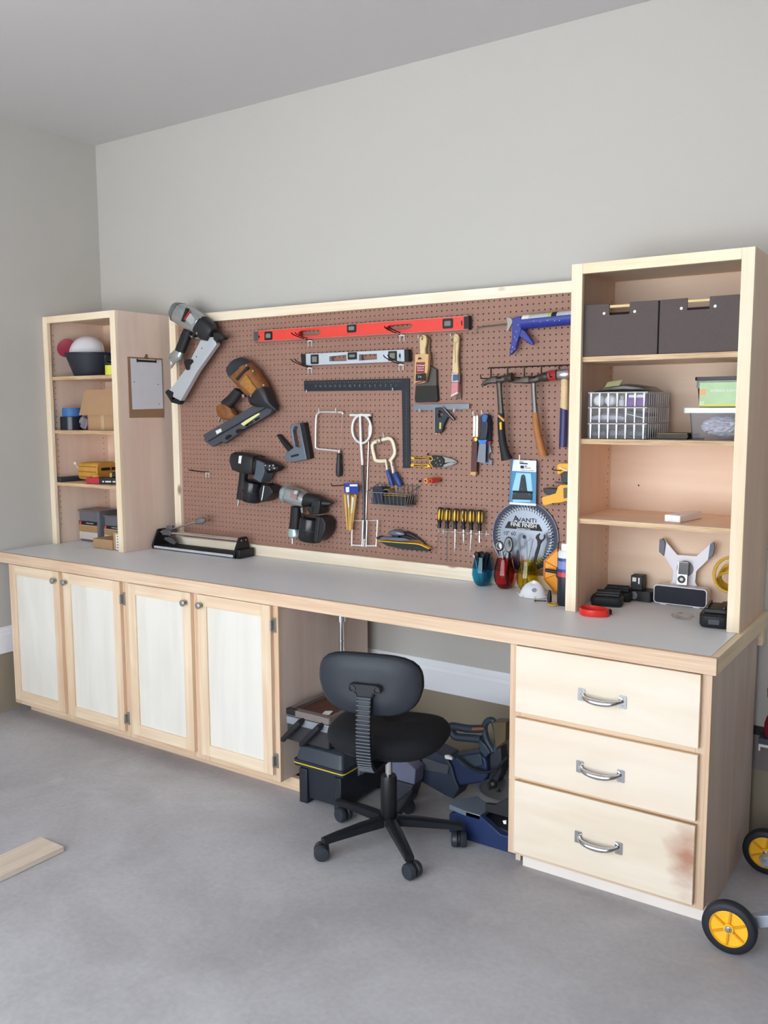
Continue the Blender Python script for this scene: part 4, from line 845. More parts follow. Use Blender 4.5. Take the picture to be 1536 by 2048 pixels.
body(MB(), [(2.5878,1.7607),(2.6128,1.7678),(2.6331,1.7708)], [(2.5915,1.7404),(2.616,1.7368),(2.6346,1.7436)], -.085, [.013, .016, .014]).build('head', hs, t)
MB().tube([(2.6299,-0.085,1.7568),(2.6412,-0.085,1.7585),(2.6468,-0.085,1.7589),(2.6636,-0.085,1.761)], [.015, .0155, .0195, .0195], 18).build('striking_face', hs, t)
for s in (-1, 1):
    P_ = [(2.5948,1.752),(2.5673,1.75),(2.5472,1.7433),(2.5258,1.7303)]
    MB().tube(smooth_path([(p[0], -.085 + s * k, p[1]) for p, k in zip(P_, (.006, .0085, .010, .011))], 3), [.0155, .015, .0142, .013, .0118, .0105, .009, .007, .005, .003], 8, flat=.62).build('claw', hs, t)
body(MB(), [(2.5903,1.747),(2.593,1.7139),(2.5983,1.6476),(2.6011,1.6093)], [(2.6142,1.7465),(2.6158,1.7135),(2.6223,1.6475),(2.6262,1.6093)], -.085, [.009, .008, .008, .009]).build('shank', hs, t)
body(MB(), [(2.5993,1.6144),(2.5992,1.5709),(2.602,1.5298),(2.6071,1.4888),(2.6157,1.4426),(2.6189,1.4158)], [(2.6272,1.6144),(2.6301,1.5711),(2.6329,1.5302),(2.6402,1.4894),(2.6555,1.4487),(2.6693,1.4286)], -.085, [.012, .015, .016, .016, .018, .018], p=2.2).build('grip', grip_m, t)
MB().prism([(2.6102,1.6094),(2.6354,1.5891),(2.6389,1.5841),(2.6344,1.5805),(2.6092,1.6018)], -.105, -.085).build('grip_ring', mat('grip_tan', (214, 160, 84), .5), t)
MB().prism([(2.6157,1.5764),(2.6242,1.5784),(2.6258,1.5469),(2.6178,1.5458)], -.1035, -.09).build('grip_badge', yellow_m, t)
t = thing('claw_hammer', 'steel framing hammer with tan brown grip between two other hammers', 'hammer', (2.8, -.085, 1.35))
body(MB(), [(2.7355,1.7544),(2.7598,1.7638),(2.7814,1.7682)], [(2.7391,1.7355),(2.7631,1.7331),(2.7856,1.7405)], -.085, [.012, .016, .014]).build('head', hs, t)
MB().tube([(2.7789,-0.085,1.7555),(2.7961,-0.085,1.7575),(2.8014,-0.085,1.7579),(2.8217,-0.085,1.7604)], [.015, .0155, .0195, .0195], 18).build('striking_face', hs, t)
for s in (-1, 1):
    P_ = [(2.7411,1.7489),(2.7164,1.7479),(2.6916,1.7444),(2.6683,1.7394)]
    MB().tube(smooth_path([(p[0], -.085 + s * k, p[1]) for p, k in zip(P_, (.006, .0085, .010, .011))], 3), [.0155, .015, .0142, .013, .0118, .0105, .009, .007, .005, .003], 8, flat=.62).build('claw', hs, t)
body(MB(), [(2.7466,1.7438),(2.7483,1.7065),(2.7524,1.6567),(2.7553,1.6143)], [(2.7683,1.7433),(2.7689,1.7062),(2.7731,1.6566),(2.7792,1.6143)], -.085, [.009, .008, .008, .009]).build('shank', mat('shank_grey', (112, 110, 108), .4, .7), t)
body(MB(), [(2.7541,1.6193),(2.7582,1.5718),(2.7655,1.5268),(2.776,1.4819),(2.7866,1.4409)], [(2.7803,1.6143),(2.7864,1.572),(2.797,1.5272),(2.8107,1.4826),(2.8244,1.4419)], -.085, [.011, .015, .016, .017, .018], p=2.2).build('grip', mat('tan_leather', (164, 106, 56), .55, vary=.12, vscale=30), t)
t = thing('mallet', 'mallet with red and silver head and blue-dipped wooden handle', 'hammer', (2.88, -.085, 1.4))
MB().tube([(2.8237,-0.085,1.7633),(2.8586,-0.085,1.7654)], [.020, .0215], 18).build('red_face', mat('mallet_red', (162, 48, 52), .4), t)
MB().tube([(2.8565,-0.085,1.7654),(2.867,-0.085,1.7656),(2.9055,-0.085,1.7671),(2.9169,-0.085,1.7673)], [.014, .022, .022, .014], 18).build('head', steel_m, t)
MB().tube([(2.9159,-0.085,1.7673),(2.9466,-0.085,1.769)], [.0215, .020], 18).build('red_face', MATS['mallet_red'], t)
body(MB(), [(2.8768,1.7484),(2.8768,1.6949),(2.8758,1.6412),(2.8751,1.6241)], [(2.9049,1.7478),(2.906,1.6945),(2.9061,1.6411),(2.9054,1.624)], -.085, [.011, .012, .013, .014], p=2.2).build('handle', hand_m, t)
body(MB(), [(2.8753,1.6373),(2.8751,1.5726),(2.8739,1.5233),(2.8738,1.4789)], [(2.9064,1.6264),(2.9065,1.5728),(2.9065,1.5238),(2.9053,1.4795)], -.085, [.0142, .0148, .015, .0155], p=2.2).build('dipped_grip', mat('dip_navy', (44, 50, 98), .4), t)

# sliding bevel, putty knives
t = thing('angle_gauge', 'folding angle gauge with two pale steel arms, brass nut and dark wooden stock', 'gauge', (2.52, -.05, 1.29))
for q in ([(2.4645,1.6011),(2.468,1.6084),(2.4728,1.6084),(2.4759,1.5985),(2.4748,1.5126),(2.464,1.5124)], [(2.4782,1.6011),(2.4812,1.6064),(2.4847,1.6064),(2.489,1.5985),(2.488,1.5128),(2.4772,1.5126)]):
    MB().prism(q, -.052, -.048).build('arm', mat('pale_steel', (226, 224, 214), .3, .4), t, bevel=.0006)
c = [(2.4747,-0.054,1.5032)][0]
MB().lathe([(.011, -.008), (.012, -.004), (.012, .002), (.007, .004)], c, (0, -1, 0), 16).build('brass_nut', MATS['brass'], t)
MB().prism([(2.4618,1.4923),(2.4888,1.4927),(2.4858,1.3644),(2.4581,1.3634)], -.058, -.042).build('stock', mat('rosewood', (78, 42, 38), .4, vary=.2, vscale=40), t, bevel=.001)
MB().prism([(2.4574,1.3634),(2.4834,1.3643),(2.4811,1.3472),(2.4551,1.3494)], -.058, -.042).build('stock_tip', mat('pale_maple', (206, 160, 112), .5), t, bevel=.001)
t = thing('hanging_strip', 'narrow dark wooden strip showing behind the angle gauge', 'strip', (2.54, -.036, 1.29))
MB().prism([(2.4735,1.4846),(2.4867,1.4848),(2.4844,1.3507),(2.4735,1.3503)], -.040, -.032).build('strip', MATS['rosewood'], t, bevel=.001)
p = [(2.4715,-0.031,1.6088)][0]; solo(peg(p[0], p[2] - .004, .03, .018), 'bright peg hook holding the angle gauge', 'hook')
def putty(lbl, q_h, q_c, q_b, y, col_m, blade_holes=()):
    t = thing('putty_knife', lbl, 'putty knife', (q_b[0][0], y, min(p[1] for p in q_b)))
    MB().prism(q_h, y - .011, y + .011).build('handle', mat('putty_handle', (26, 36, 52), .4), t, bevel=.005, seg=3)
    MB().prism(q_c, y - .008, y + .008).build('collar', col_m, t, bevel=.001)
    MB().prism(q_b, y - .001, y + .001).build('blade', mat('blade_steel', (112, 118, 130), .38, .85), t)
    return t
t = putty('putty knife with blue-collared black handle and flared steel blade', [(2.5101,1.5992),(2.5217,1.6127),(2.5393,1.6091),(2.5479,1.5702),(2.5459,1.539),(2.5405,1.5014),(2.5027,1.5008),(2.5107,1.5386),(2.508,1.57)], [(2.4992,1.5018),(2.5416,1.5025),(2.5336,1.4856),(2.5041,1.4851)], [(2.5017,1.4861),(2.5336,1.4867),(2.5321,1.4017),(2.4917,1.4078)], -.064, mat('bright_blue', (46, 120, 200), .4))
MB().prism([(2.5185,1.5988),(2.5278,1.6107),(2.5442,1.6076),(2.5466,1.6014),(2.5387,1.5781),(2.5234,1.578)], -.0765, -.07).build('handle_inlay', mat('inlay_blue', (40, 96, 160), .4), t, bevel=.001)
(px, pz), = [(2.5295,1.5599)]
putty('hooked painter multi-tool with red collar behind the blue-collared putty knife', [(2.5301,1.6089),(2.543,1.6063),(2.5504,1.5699),(2.5477,1.4967),(2.5289,1.4964),(2.5305,1.5698)], [(2.5253,1.4974),(2.5501,1.4968),(2.5467,1.4831),(2.5267,1.4837)], [(2.529,1.4859),(2.542,1.483),(2.5506,1.4538),(2.5412,1.4441),(2.5367,1.4324),(2.5415,1.4178),(2.5533,1.4139),(2.5512,1.3991),(2.5169,1.398),(2.52,1.4383)], -.044, mat('collar_red', (140, 34, 54), .4))
p = [(2.5232,-0.031,1.6141)][0]; solo(peg(p[0], p[2] - .004, .05, .016), 'bright peg hook holding the putty knives', 'hook')

# tin snips and small pliers
t = thing('tin_snips', 'tin snips with yellow and black handles lying flat', 'snips', (2.2, -.045, 1.32))
for q in ([(2.1497,1.4223),(2.1602,1.4182),(2.1995,1.417),(2.2549,1.4251),(2.2575,1.4153),(2.1995,1.4059),(2.1569,1.4069),(2.1484,1.4111)], [(2.147,1.3844),(2.1569,1.3891),(2.206,1.3862),(2.2435,1.3885),(2.2544,1.3768),(2.2319,1.3727),(2.1995,1.3772),(2.1549,1.3757),(2.147,1.3777)]):
    MB().prism(q, -.054, -.042).build('handle', yellow_m, t, bevel=.003)
for q in ([(2.1683,1.4165),(2.2035,1.4147),(2.2551,1.421),(2.2551,1.4177),(2.2035,1.4091),(2.1683,1.4098)], [(2.1656,1.3847),(2.21,1.3834),(2.2359,1.3842),(2.2359,1.3787),(2.2035,1.3804),(2.1656,1.3786)]):
    MB().prism(q, -.0556, -.05).build('handle_inlay', black_m, t, bevel=.001)
MB().prism([(2.2434,1.4149),(2.2607,1.4286),(2.3083,1.4265),(2.3247,1.4118),(2.3211,1.3872),(2.3117,1.3776),(2.2608,1.3759),(2.248,1.3876),(2.2588,1.4011)], -.055, -.041).build('joint', black_m, t, bevel=.003)
MB().tube(smooth_path([(2.256,-0.056,1.4244),(2.2656,-0.056,1.4105),(2.2483,-0.056,1.4012),(2.256,-0.056,1.3883),(2.2657,-0.056,1.3765)], 3), .002, 6).build('joint_edge', yellow_m, t)
o = MB()
for q in [(2.2751,-0.056,1.4107),(2.291,-0.056,1.4177),(2.2828,-0.056,1.3957),(2.3018,-0.056,1.4061),(2.3069,-0.056,1.3899),(2.2911,-0.056,1.3866)]: o.lathe([(.0035, 0), (.002, .0015)], q, (0, -1, 0), 8)
o.build('bolts', steel_m, t)
MB().prism([(2.3097,1.4265),(2.3386,1.4202),(2.3697,1.413),(2.3871,1.4016),(2.3574,1.4018),(2.3199,1.3963)], -.050, -.044).build('blade', mat('snip_steel', (150, 150, 150), .35, .8), t, bevel=.001)
MB().prism([(2.3197,1.39),(2.3535,1.4019),(2.3882,1.4008),(2.3598,1.3869),(2.3129,1.3756)], -.053, -.047).build('blade', MATS['snip_steel'], t, bevel=.001)
MB().tube(smooth_path([(2.233,-0.05,1.4301),(2.2382,-0.05,1.4368),(2.242,-0.05,1.4282)], 3), .003, 6).build('latch', black_m, t)
t = thing('pliers', 'small pliers with orange-ringed handle ends pointing out of the board', 'pliers', (2.16, -.07, 1.27))
for (c, d), mm in zip(([(2.2562,-0.1,1.3189),(2.2501,-0.1,1.3186)], [(2.2803,-0.1,1.3189),(2.2755,-0.1,1.3187)]), (mat('ring_orange', (232, 140, 70), .4), mat('ring_red', (206, 66, 44), .4))):
    MB().tube([(c[0], -.10, c[2]), (c[0] + .012, -.040, c[2] + .002)], [.0115, .010], 12).build('handle', mm, t)
    MB().lathe([(.0045, 0), (.0045, .001)], (c[0], -.1003, c[2]), (0, -1, 0), 10).build('handle_bore', print_black, t)
body(MB(), [(2.2505,1.3216),(2.276,1.3211),(2.305,1.3208)], [(2.2506,1.3028),(2.2761,1.3081),(2.305,1.3145)], -.045, [.008, .007, .003]).build('jaws', tool_black, t)
MB().ball([(2.2034,-0.06,1.3123)][0], (.006, .01, .006), 8, 6).build('spring_end', tool_black, t)

# screwdrivers in a wire rack
t = thing('screwdriver_rack', 'thin wire rack with short prongs holding six screwdrivers', 'rack', (2.45, -.05, 1.08))
sx = [(2.304,-0.066,1.0975),(2.3464,-0.066,1.0987),(2.3883,-0.066,1.0989),(2.4292,-0.066,1.1),(2.4658,-0.066,1.0999),(2.5063,-0.066,1.101)]
zr = [p[2] - .006 for p in sx]
MB().tube([(sx[0][0] - .006, BF - .004, zr[0]), (sx[-1][0] + .032, BF - .004, zr[-1])], .0018, 6).build('rail', zinc_m, t)
for i, p in enumerate(sx):
    for s in (-.0085, .0085):
        MB().tube(smooth_path([(p[0] + s, BF - .004, zr[i]), (p[0] + s, -.064, zr[i]), (p[0] + s, -.080, zr[i]), (p[0] + s, -.084, zr[i] + .008)], 3), .0016, 6).build('prong', zinc_m, t)
for q in [(2.3073,-0.033,1.1004),(2.5231,-0.033,1.1066)]: MB().tube([q, (q[0], q[1], q[2] - .022)], .002, 6).build('leg', zinc_m, t)
bots = [(2.2901,-0.066,0.9611),(2.347,-0.066,0.9605),(2.3861,-0.066,1.007),(2.4295,-0.066,1.0499),(2.4632,-0.066,1.0114),(2.5072,-0.066,1.0606)]
tops = [(2.3143,-0.066,1.2018),(2.3504,-0.066,1.2009),(2.391,-0.066,1.2014),(2.4301,-0.066,1.2018),(2.4676,-0.066,1.2022),(2.509,-0.066,1.2028)]
colls = [(2.3062,-0.066,1.1106),(2.3458,-0.066,1.1105),(2.3871,-0.066,1.1105),(2.4285,-0.066,1.1116),(2.4668,-0.066,1.1115),(2.5072,-0.066,1.1116)]
tips = ('with a long flared blade tip, leftmost in the rack', 'with the longest thin dark shaft, second from left', 'third from left in the rack', 'with a small dark oval badge and short shaft', 'fifth from left beside the short rightmost one', 'rightmost, its tip behind the blue glass')
for i in range(6):
    tp, cl, bt = Vector(tops[i]), Vector(colls[i]), Vector(bots[i])
    t = thing('screwdriver', 'black and yellow screwdriver ' + tips[i], 'screwdriver', tuple(bt), 'screwdrivers in the wire rack')
    d = tp - cl; L = d.length
    MB().lathe([(.0095, 0), (.0095, L * .05), (.008, L * .12), (.008, L * .24), (.0125, L * .38), (.0142, L * .6), (.0142, L * .85), (.0125, L * .96), (.007, L)], cl, d, 18).build('handle', black_m, t)
    u = d.normalized()
    for ang in (-70, -4, 62):                                      # yellow inlays round the handle
        w = Vector((math.sin(math.radians(ang + 8)), -math.cos(math.radians(ang + 8)), 0)); w = (w - u * w.dot(u)).normalized(); sdv = u.cross(w)
        R = []
        for k in range(9):
            f = -1 + 2 * k / 8; hw = .0062 * math.sqrt(max(0.02, 1 - f * f)); c = cl + d * (.66 + .27 * f) + w * (.0130 - .0012 * abs(f) ** 3)
            R.append([c - sdv * hw - w * .002, c - sdv * hw * .6 + w * .0016, c + sdv * hw * .6 + w * .0016, c + sdv * hw - w * .002])
        MB().rings(R).build('inlay', yellow_m, t)
    sh = MB(); e = bt - cl
    if i == 0: sh.tube([cl, cl + e * .84, cl + e * .90, cl + e * .97, bt], [.0026, .0024, .0042, .0036, .0026], 8, flat=.6)
    elif i == 1: sh.tube([cl, bt], [.0020, .0016], 8)
    else: sh.tube([cl, cl + e * .8, bt], [.0032, .0032, .0018 if i != 5 else .003], 8)
    sh.build('shaft', mat('worn_steel', (0, 0, 0)) if i == 1 else chrome_m, t)
    if i == 3: MB().ball(cl + d * .66 + Vector((.003, -.0142, 0)), (.0028, .0012, .014), 8, 6).build('badge', print_black, t)

# saw blade in its case
t = thing('saw_blade', 'round ten-inch saw blade in a dark blue rimmed pack, lettered Fine Finish', 'saw blade', (2.707, -.04, .95))
bc_, yb_ = (2.7065, 1.0975), -.040
def circ(r, n): return [(bc_[0] + r * math.cos(2 * PI * i / n), bc_[1] + r * math.sin(2 * PI * i / n)) for i in range(n)]
MB().prism(circ(.1525, 64), yb_ + .002, yb_ + .009).build('pack', mat('pack_blue', (30, 36, 66), .4), t, bevel=.0015)
R = MB(); ring = [Vector((x, yb_ + .0015, z)) for x, z in circ(.1505, 64)]; R.tube(ring, .0022, 6, True); R.build('pack_rim', mat('pack_rim', (176, 182, 190), .25, .5), t)
teeth = []
for i in range(60):
    a0 = 2 * PI * i / 60; st = 2 * PI / 60
    teeth += [(bc_[0] + r * math.cos(a0 + st * f), bc_[1] + r * math.sin(a0 + st * f)) for r, f in ((.124, 0), (.1335, .18), (.1335, .34), (.1255, .42))]
MB().prism(teeth, yb_ - .0012, yb_ + .0018, holes=[circ(.008, 16)[::-1]]).build('blade', mat('blade_disc', (126, 132, 142), .3, .9), t)
o = MB()
for i in range(60):
    a0 = 2 * PI * (i + .46) / 60; ca, sa = math.cos(a0), math.sin(a0)
    p0, p1 = (bc_[0] + .112 * ca + .004 * sa, bc_[1] + .112 * sa - .004 * ca), (bc_[0] + .1305 * ca, bc_[1] + .1305 * sa)
    w = .0018
    o.raw([(p0[0] - sa * w, yb_ - .0014, p0[1] + ca * w), (p0[0] + sa * w, yb_ - .0014, p0[1] - ca * w), (p1[0] + sa * w, yb_ - .0014, p1[1] - ca * w), (p1[0] - sa * w, yb_ - .0014, p1[1] + ca * w)], [(0, 1, 2, 3)])
o.build('gullets', print_black, t, kind='stuff')
MB().prism([(2.6147,1.1292),(2.6315,1.1583),(2.7726,1.1549),(2.7884,1.1269)], yb_ - .0022, yb_ - .0008).build('name_panel', print_black, t)
def lay(body_, a, b, size, m, z_off=-.0026, bold=.0, xs_=1.):
    text('lettering', body_, size, m, t, ((a[0] + b[0]) / 2, yb_ + z_off, (a[1] + b[1]) / 2), (b[0] - a[0], 0, b[1] - a[1]), (0, 0, 1), bold=bold, xs=xs_)
pa = [(2.6505,1.1657),(2.7544,1.1708)]; lay('A', [(2.6556,1.1708),(2.6761,1.1712)][0], [(2.6556,1.1708),(2.6761,1.1712)][1], .036, print_black, -.0016, .0006)
q = [(2.6812,1.1678),(2.7519,1.1688)]; lay('VANTi', q[0], q[1], .0235, print_black, -.0016, .0004, 1.32)
q = [(2.6404,1.1471),(2.7648,1.1456)]; lay('FINE FINISH', q[0], q[1], .0235, paper_m, -.0027, .0003, .98)
q = [(2.6587,1.1323),(2.745,1.1321)]; lay('Smoothest Cuts', q[0], q[1], .0095, paper_m, -.0027, .0)
q = [(2.6113,1.1061),(2.6631,1.1077)]; lay('10" 60', q[0], q[1], .024, print_black, -.0016, .0, .95)

# hinge on its card
t = thing('hinge_pack', 'black tee hinge on a blue and white card above the saw blade', 'pack', (2.72, -.05, 1.22))
card = [(2.6482,1.4224),(2.7631,1.4202),(2.7629,1.2325),(2.64,1.2328)]
MB().prism(card, -.0535, -.0515, holes=[[(2.688,1.4088),(2.7201,1.4079),(2.7202,1.4043),(2.6881,1.4051)]]).build('card', mat('card_blue', (58, 132, 178), .35), t)
MB().prism([(2.6584,1.4219),(2.7616,1.4194),(2.7614,1.3729),(2.6519,1.3744)], -.0539, -.053, holes=[[(2.6859,1.4107),(2.7231,1.4091),(2.7232,1.4026),(2.686,1.4042)]]).build('card_header', mat('card_white', (226, 230, 234), .35), t)
MB().prism([(2.6713,1.3672),(2.7367,1.3665),(2.7453,1.2989),(2.7362,1.2477),(2.6578,1.2434),(2.6545,1.2992)], -.0537, -.053).build('card_print', mat('card_pale', (150, 202, 228), .35), t)
MB().prism([(2.6409,1.2424),(2.7636,1.2419),(2.7638,1.2327),(2.641,1.2331)], -.0539, -.053).build('card_print', MATS['card_white'], t)
MB().prism([(2.6901,1.3979),(2.7062,1.3975),(2.7064,1.3856),(2.6903,1.3859)], -.0542, -.053).build('card_logo', print_black, t)
for q in ([(2.7092,1.3976),(2.7193,1.3975),(2.7193,1.3934),(2.7093,1.3935)], [(2.7094,1.3903),(2.7373,1.3898),(2.7374,1.3871),(2.7094,1.3875)], [(2.6914,1.3804),(2.7514,1.3789),(2.7514,1.3771),(2.6914,1.3786)]):
    MB().prism(q, -.0541, -.053).build('card_print', tool_grey, t)
hng = mat('hinge_black', (42, 48, 52), .45, .3)
MB().prism([(2.6856,1.2907),(2.6953,1.3522),(2.6992,1.3588),(2.7042,1.3608),(2.7093,1.3583),(2.7124,1.3519),(2.7223,1.2916)], -.0585, -.0545, holes=[[(2.7008,1.3496),(2.7038,1.3525),(2.7069,1.3499),(2.7039,1.3461)], [(2.694,1.3004),(2.6975,1.3033),(2.7011,1.3007),(2.6976,1.2968)]]).build('hinge_strap', hng, t, bevel=.0006)
MB().prism([(2.6596,1.2922),(2.7458,1.2927),(2.7454,1.2568),(2.6561,1.2548)], -.0582, -.0545).build('hinge_leaf', hng, t, bevel=.0006)
q = [(2.6591,-0.058,1.2886),(2.7468,-0.058,1.2883)]; MB().tube(q, .0035, 8).build('hinge_pin', hng, t)
o = MB()
for q in [(2.6707,-0.0585,1.2789),(2.7342,-0.0585,1.2794)]: o.lathe([(.003, 0), (.0028, .0004)], q, (0, -1, 0), 8)
o.build('screw_holes', mat('hole_grey', (96, 110, 116), .5), t)
MB().tube([(2.6557,-0.0585,1.2577),(2.7455,-0.0585,1.2597)], .0018, 6).build('hinge_edge', hng, t)
for q in ([(2.6491,-0.056,1.4226),(2.6415,-0.056,1.2323)], [(2.7654,-0.056,1.4205),(2.7657,-0.056,1.233)]): MB().tube(q, .0032, 6).build('blister_edge', mat('clear_plastic', (235, 240, 242), .05, trans=1., ior=1.3, alpha=.5), t)
p = [(2.6981,-0.031,1.4131)][0]; solo(peg(p[0], p[2], .045, .03), 'bright peg hook carrying the hinge card', 'hook')

# yellow clamps at the right edge
cy = mat('clamp_yellow', (228, 166, 48), .45)
t = thing('bar_clamp', 'yellow and black bar clamp, upper of two beside the right tower', 'clamp', (2.9, -.07, 1.27))
MB().prism([(2.863,1.4062),(2.8705,1.4136),(2.9007,1.4158),(2.954,1.4162),(2.9546,1.3897),(2.9014,1.3834),(2.8869,1.3762),(2.8705,1.3644),(2.8645,1.3776)], -.084, -.058).build('jaw', cy, t, bevel=.004)
MB().prism([(2.878,1.3719),(2.9014,1.3856),(2.9547,1.3853),(2.9558,1.3368),(2.9024,1.3354),(2.8843,1.339)], -.080, -.060).build('trigger', black_m, t, bevel=.004)
MB().tube([(2.8767,-0.086,1.3968),(2.9099,-0.086,1.3847)], .002, 6).build('spring_wire', zinc_m, t)
t = thing('bar_clamp', 'yellow and black bar clamp, lower of two beside the right tower', 'clamp', (2.9, -.07, 1.18))
MB().prism([(2.805,1.3103),(2.8186,1.3127),(2.8725,1.3107),(2.8731,1.2847),(2.8482,1.2816),(2.8191,1.2846),(2.8073,1.294)], -.082, -.060).build('trigger', black_m, t, bevel=.005)
MB().prism([(2.8028,1.272),(2.8144,1.2771),(2.8624,1.2923),(2.8724,1.3197),(2.8817,1.3273),(2.9025,1.3291),(2.9559,1.3297),(2.9574,1.2659),(2.9039,1.2639),(2.887,1.2576),(2.8488,1.2518),(2.8151,1.2417),(2.8072,1.2458)], -.086, -.056).build('handle', cy, t, bevel=.005)
MB().prism([(2.8953,1.3153),(2.9099,1.3182),(2.9352,1.3172),(2.936,1.2796),(2.9107,1.2765),(2.8976,1.274)], -.0872, -.08).build('badge', mat('badge_olive', (96, 82, 38), .5, vary=.5, vscale=160), t)
MB().prism([(2.8519,1.3394),(2.9043,1.3345),(2.9044,1.3292),(2.8529,1.3341)], -.075, -.066).build('bar', tool_black, t)
p = [(2.8832,-0.031,1.3813)][0]
solo(MB().tube(smooth_path([(p[0], BF + .002, p[2]), (p[0], BF - .008, p[2] - .001), (p[0], -.16, p[2] + .012), (p[0], -.165, p[2] + .018)], 3), .0024, 7).build('peg_hook', dark_wire), 'long dark peg hook above the upper yellow clamp', 'hook')

# ------------------------------------------------------------------ on the worktop
def glass_mat(name, rgb): return mat(name, rgb, .02, trans=1., ior=1.42, spec=.6)
def tumbler(lbl, x, y, m):
    t = thing('stemless_glass', lbl, 'glass', (x, y, T1 + .001), 'coloured glasses holding tools')
    z0 = T1 + .0012; prof = [(.010, .0), (.021, .0005), (.029, .006), (.039, .022), (.0448, .045), (.0445, .064), (.041, .088), (.0355, .110), (.0325, .124)]
    inner = [(max(r - .0016, .002), z + (.003 if i < 2 else .0012)) for i, (r, z) in enumerate(prof)]; inner[-1] = (prof[-1][0] - .0012, .124)
    MB().lathe(prof + inner[::-1], (x, y, z0), n=36, caps=True).build('bowl', m, t, angle=70)
    return t
GX = [(2.543, -.104), (2.6475, -.104), (2.752, -.104)]
tumbler('teal blue stemless glass stuffed with black tool handles', *GX[0], glass_mat('blue_glass', (70, 190, 220)))
tumbler('red stemless glass holding scissors', *GX[1], glass_mat('red_glass', (226, 64, 76)))
tumbler('yellow stemless glass holding hex keys and a wrench', *GX[2], glass_mat('yellow_glass', (238, 222, 96)))
x, y = GX[0]
for k, (dx, dz) in enumerate(((-.016, .144), (.013, .142))):
    nm = ('left', 'right')[k]
    t = thing('pliers', 'black-handled pliers in the blue glass, %s of the two' % nm, 'pliers', (x + dx * .4, y, T1 + .008), 'pliers in the blue glass')
    for s in (-1, 1):
        MB().tube(smooth_path([(x + dx * .4 + s * .003, y + s * .005, T1 + .06), (x + dx * .7 + s * .003, y + s * .0085, T1 + .10), (x + dx * .9 + s * .004, y + s * .010, T1 + .124), (x + dx * 1.1 + s * .005, y + s * .009, T1 + dz)], 3), [.006, .007, .008, .0095, .0105, .0108, .011, .013, .0135, .009], 12).build('handle', black_m, t)
    MB().tube([(x + dx * .5, y, T1 + .07), (x + dx * .2, y, T1 + .012)], [.008, .003], 8).build('jaws', steel_m, t)
o = MB()
t = thing('nut_driver', 'pale-collared driver handle at the left of the blue glass', 'driver', (x - .02, y - .01, T1 + .01))
MB().tube([(x - .026, y - .014, T1 + .115), (x - .033, y - .016, T1 + .128), (x - .024, y - .014, T1 + .134)], [.003, .004, .003], 8).build('collar', mat('pale_steel', (0, 0, 0)), t)
MB().tube([(x - .012, y - .010, T1 + .02), (x - .026, y - .014, T1 + .118)], .0026, 8).build('shaft', steel_m, t)
x, y = GX[1]
t = thing('scissors', 'black scissors with grey-lined finger loops in the red glass', 'scissors', (x, y, T1 + .01))
def loop(cx, cz, rx, rz, nm, m, r, yy): MB().tube([(cx + rx * math.cos(2 * PI * i / 20), yy, cz + rz * math.sin(2 * PI * i / 20)) for i in range(20)], r, 8, True).build(nm, m, t)
l1, l2 = [(2.6258,1.0613)][0], [(2.67,1.0708)][0]
loop(l1[0], l1[1], .0165, .018, 'finger_loop', black_m, .0042, -.11); loop(l1[0], l1[1], .0135, .0148, 'loop_lining', mat('loop_grey', (170, 168, 164), .5), .0022, -.114)
loop(l2[0], l2[1], .0165, .030, 'finger_loop', black_m, .0042, -.112); loop(l2[0], l2[1], .0135, .0265, 'loop_lining', MATS['loop_grey'], .0022, -.116)
MB().prism([(l1[0] - .004, l1[1] - .014), (l1[0] + .006, l1[1] - .014), (x + .012, T1 + .02), (x + .004, T1 + .014)], -.1105, -.1085).build('blade', chrome_m, t)
MB().prism([(l2[0] - .012, l2[1] - .026), (l2[0] - .002, l2[1] - .026), (x + .004, T1 + .016), (x - .004, T1 + .02)], -.1080, -.1060).build('blade', chrome_m, t)
t = thing('ratchet', 'steel ratchet head leaning in the left scissor loop of the red glass', 'ratchet', (x - .01, -.098, T1 + .01))
MB().lathe([(.010, -.004), (.011, 0), (.010, .004)], (l1[0], -.098, l1[1] + .002), (0, -1, 0), 14).build('head', steel_m, t)
MB().tube([(l1[0], -.098, l1[1] - .006), (x + .004, -.099, T1 + .03)], [.0055, .0045], 8).build('handle', steel_m, t)
t = thing('marker', 'dark thick marker body standing in the red glass behind the scissors', 'marker', (x + .016, -.088, T1 + .008))
MB().tube([(x + .004, -.098, T1 + .012), (x + .013, -.092, T1 + .150)], .0095, 12).build('barrel', navy_m, t)
x, y = GX[2]
for i, ((tx, tz), (bx2, bz2), hk) in enumerate(zip([(2.7099,1.1026),(2.748,1.088),(2.7754,1.0959)], [(2.7204,1.0171),(2.7501,1.0141),(2.7569,1.0161)], (0, 1, 1))):
    t = thing('hex_key', ('plain straight hex key at the left', 'hex key with a hooked end in the middle', 'slanting hex key beside the wrench')[i] + ' of the yellow glass', 'hex key', (bx2, -.105, T1 + .01), 'hex keys in the yellow glass')
    d = Vector((bx2 - tx, 0, bz2 - tz)); e = Vector((tx, -.105, tz)) + d * ((tz - T1 - .012) / -d.z if d.z else 1)
    pts = [tuple(e), (tx, -.105, tz)]
    if hk: pts += [(tx + .004, -.107, tz + .006), (tx + (.014 if i == 1 else -.016), -.110, tz + .010)]
    MB().tube(pts, .0018, 6).build('bar', mat('bright_rod', (206, 212, 220), .2, .8), t)
t = thing('wrench', 'black open-ended wrench slanting out of the yellow glass', 'wrench', (x + .01, -.10, T1 + .01))
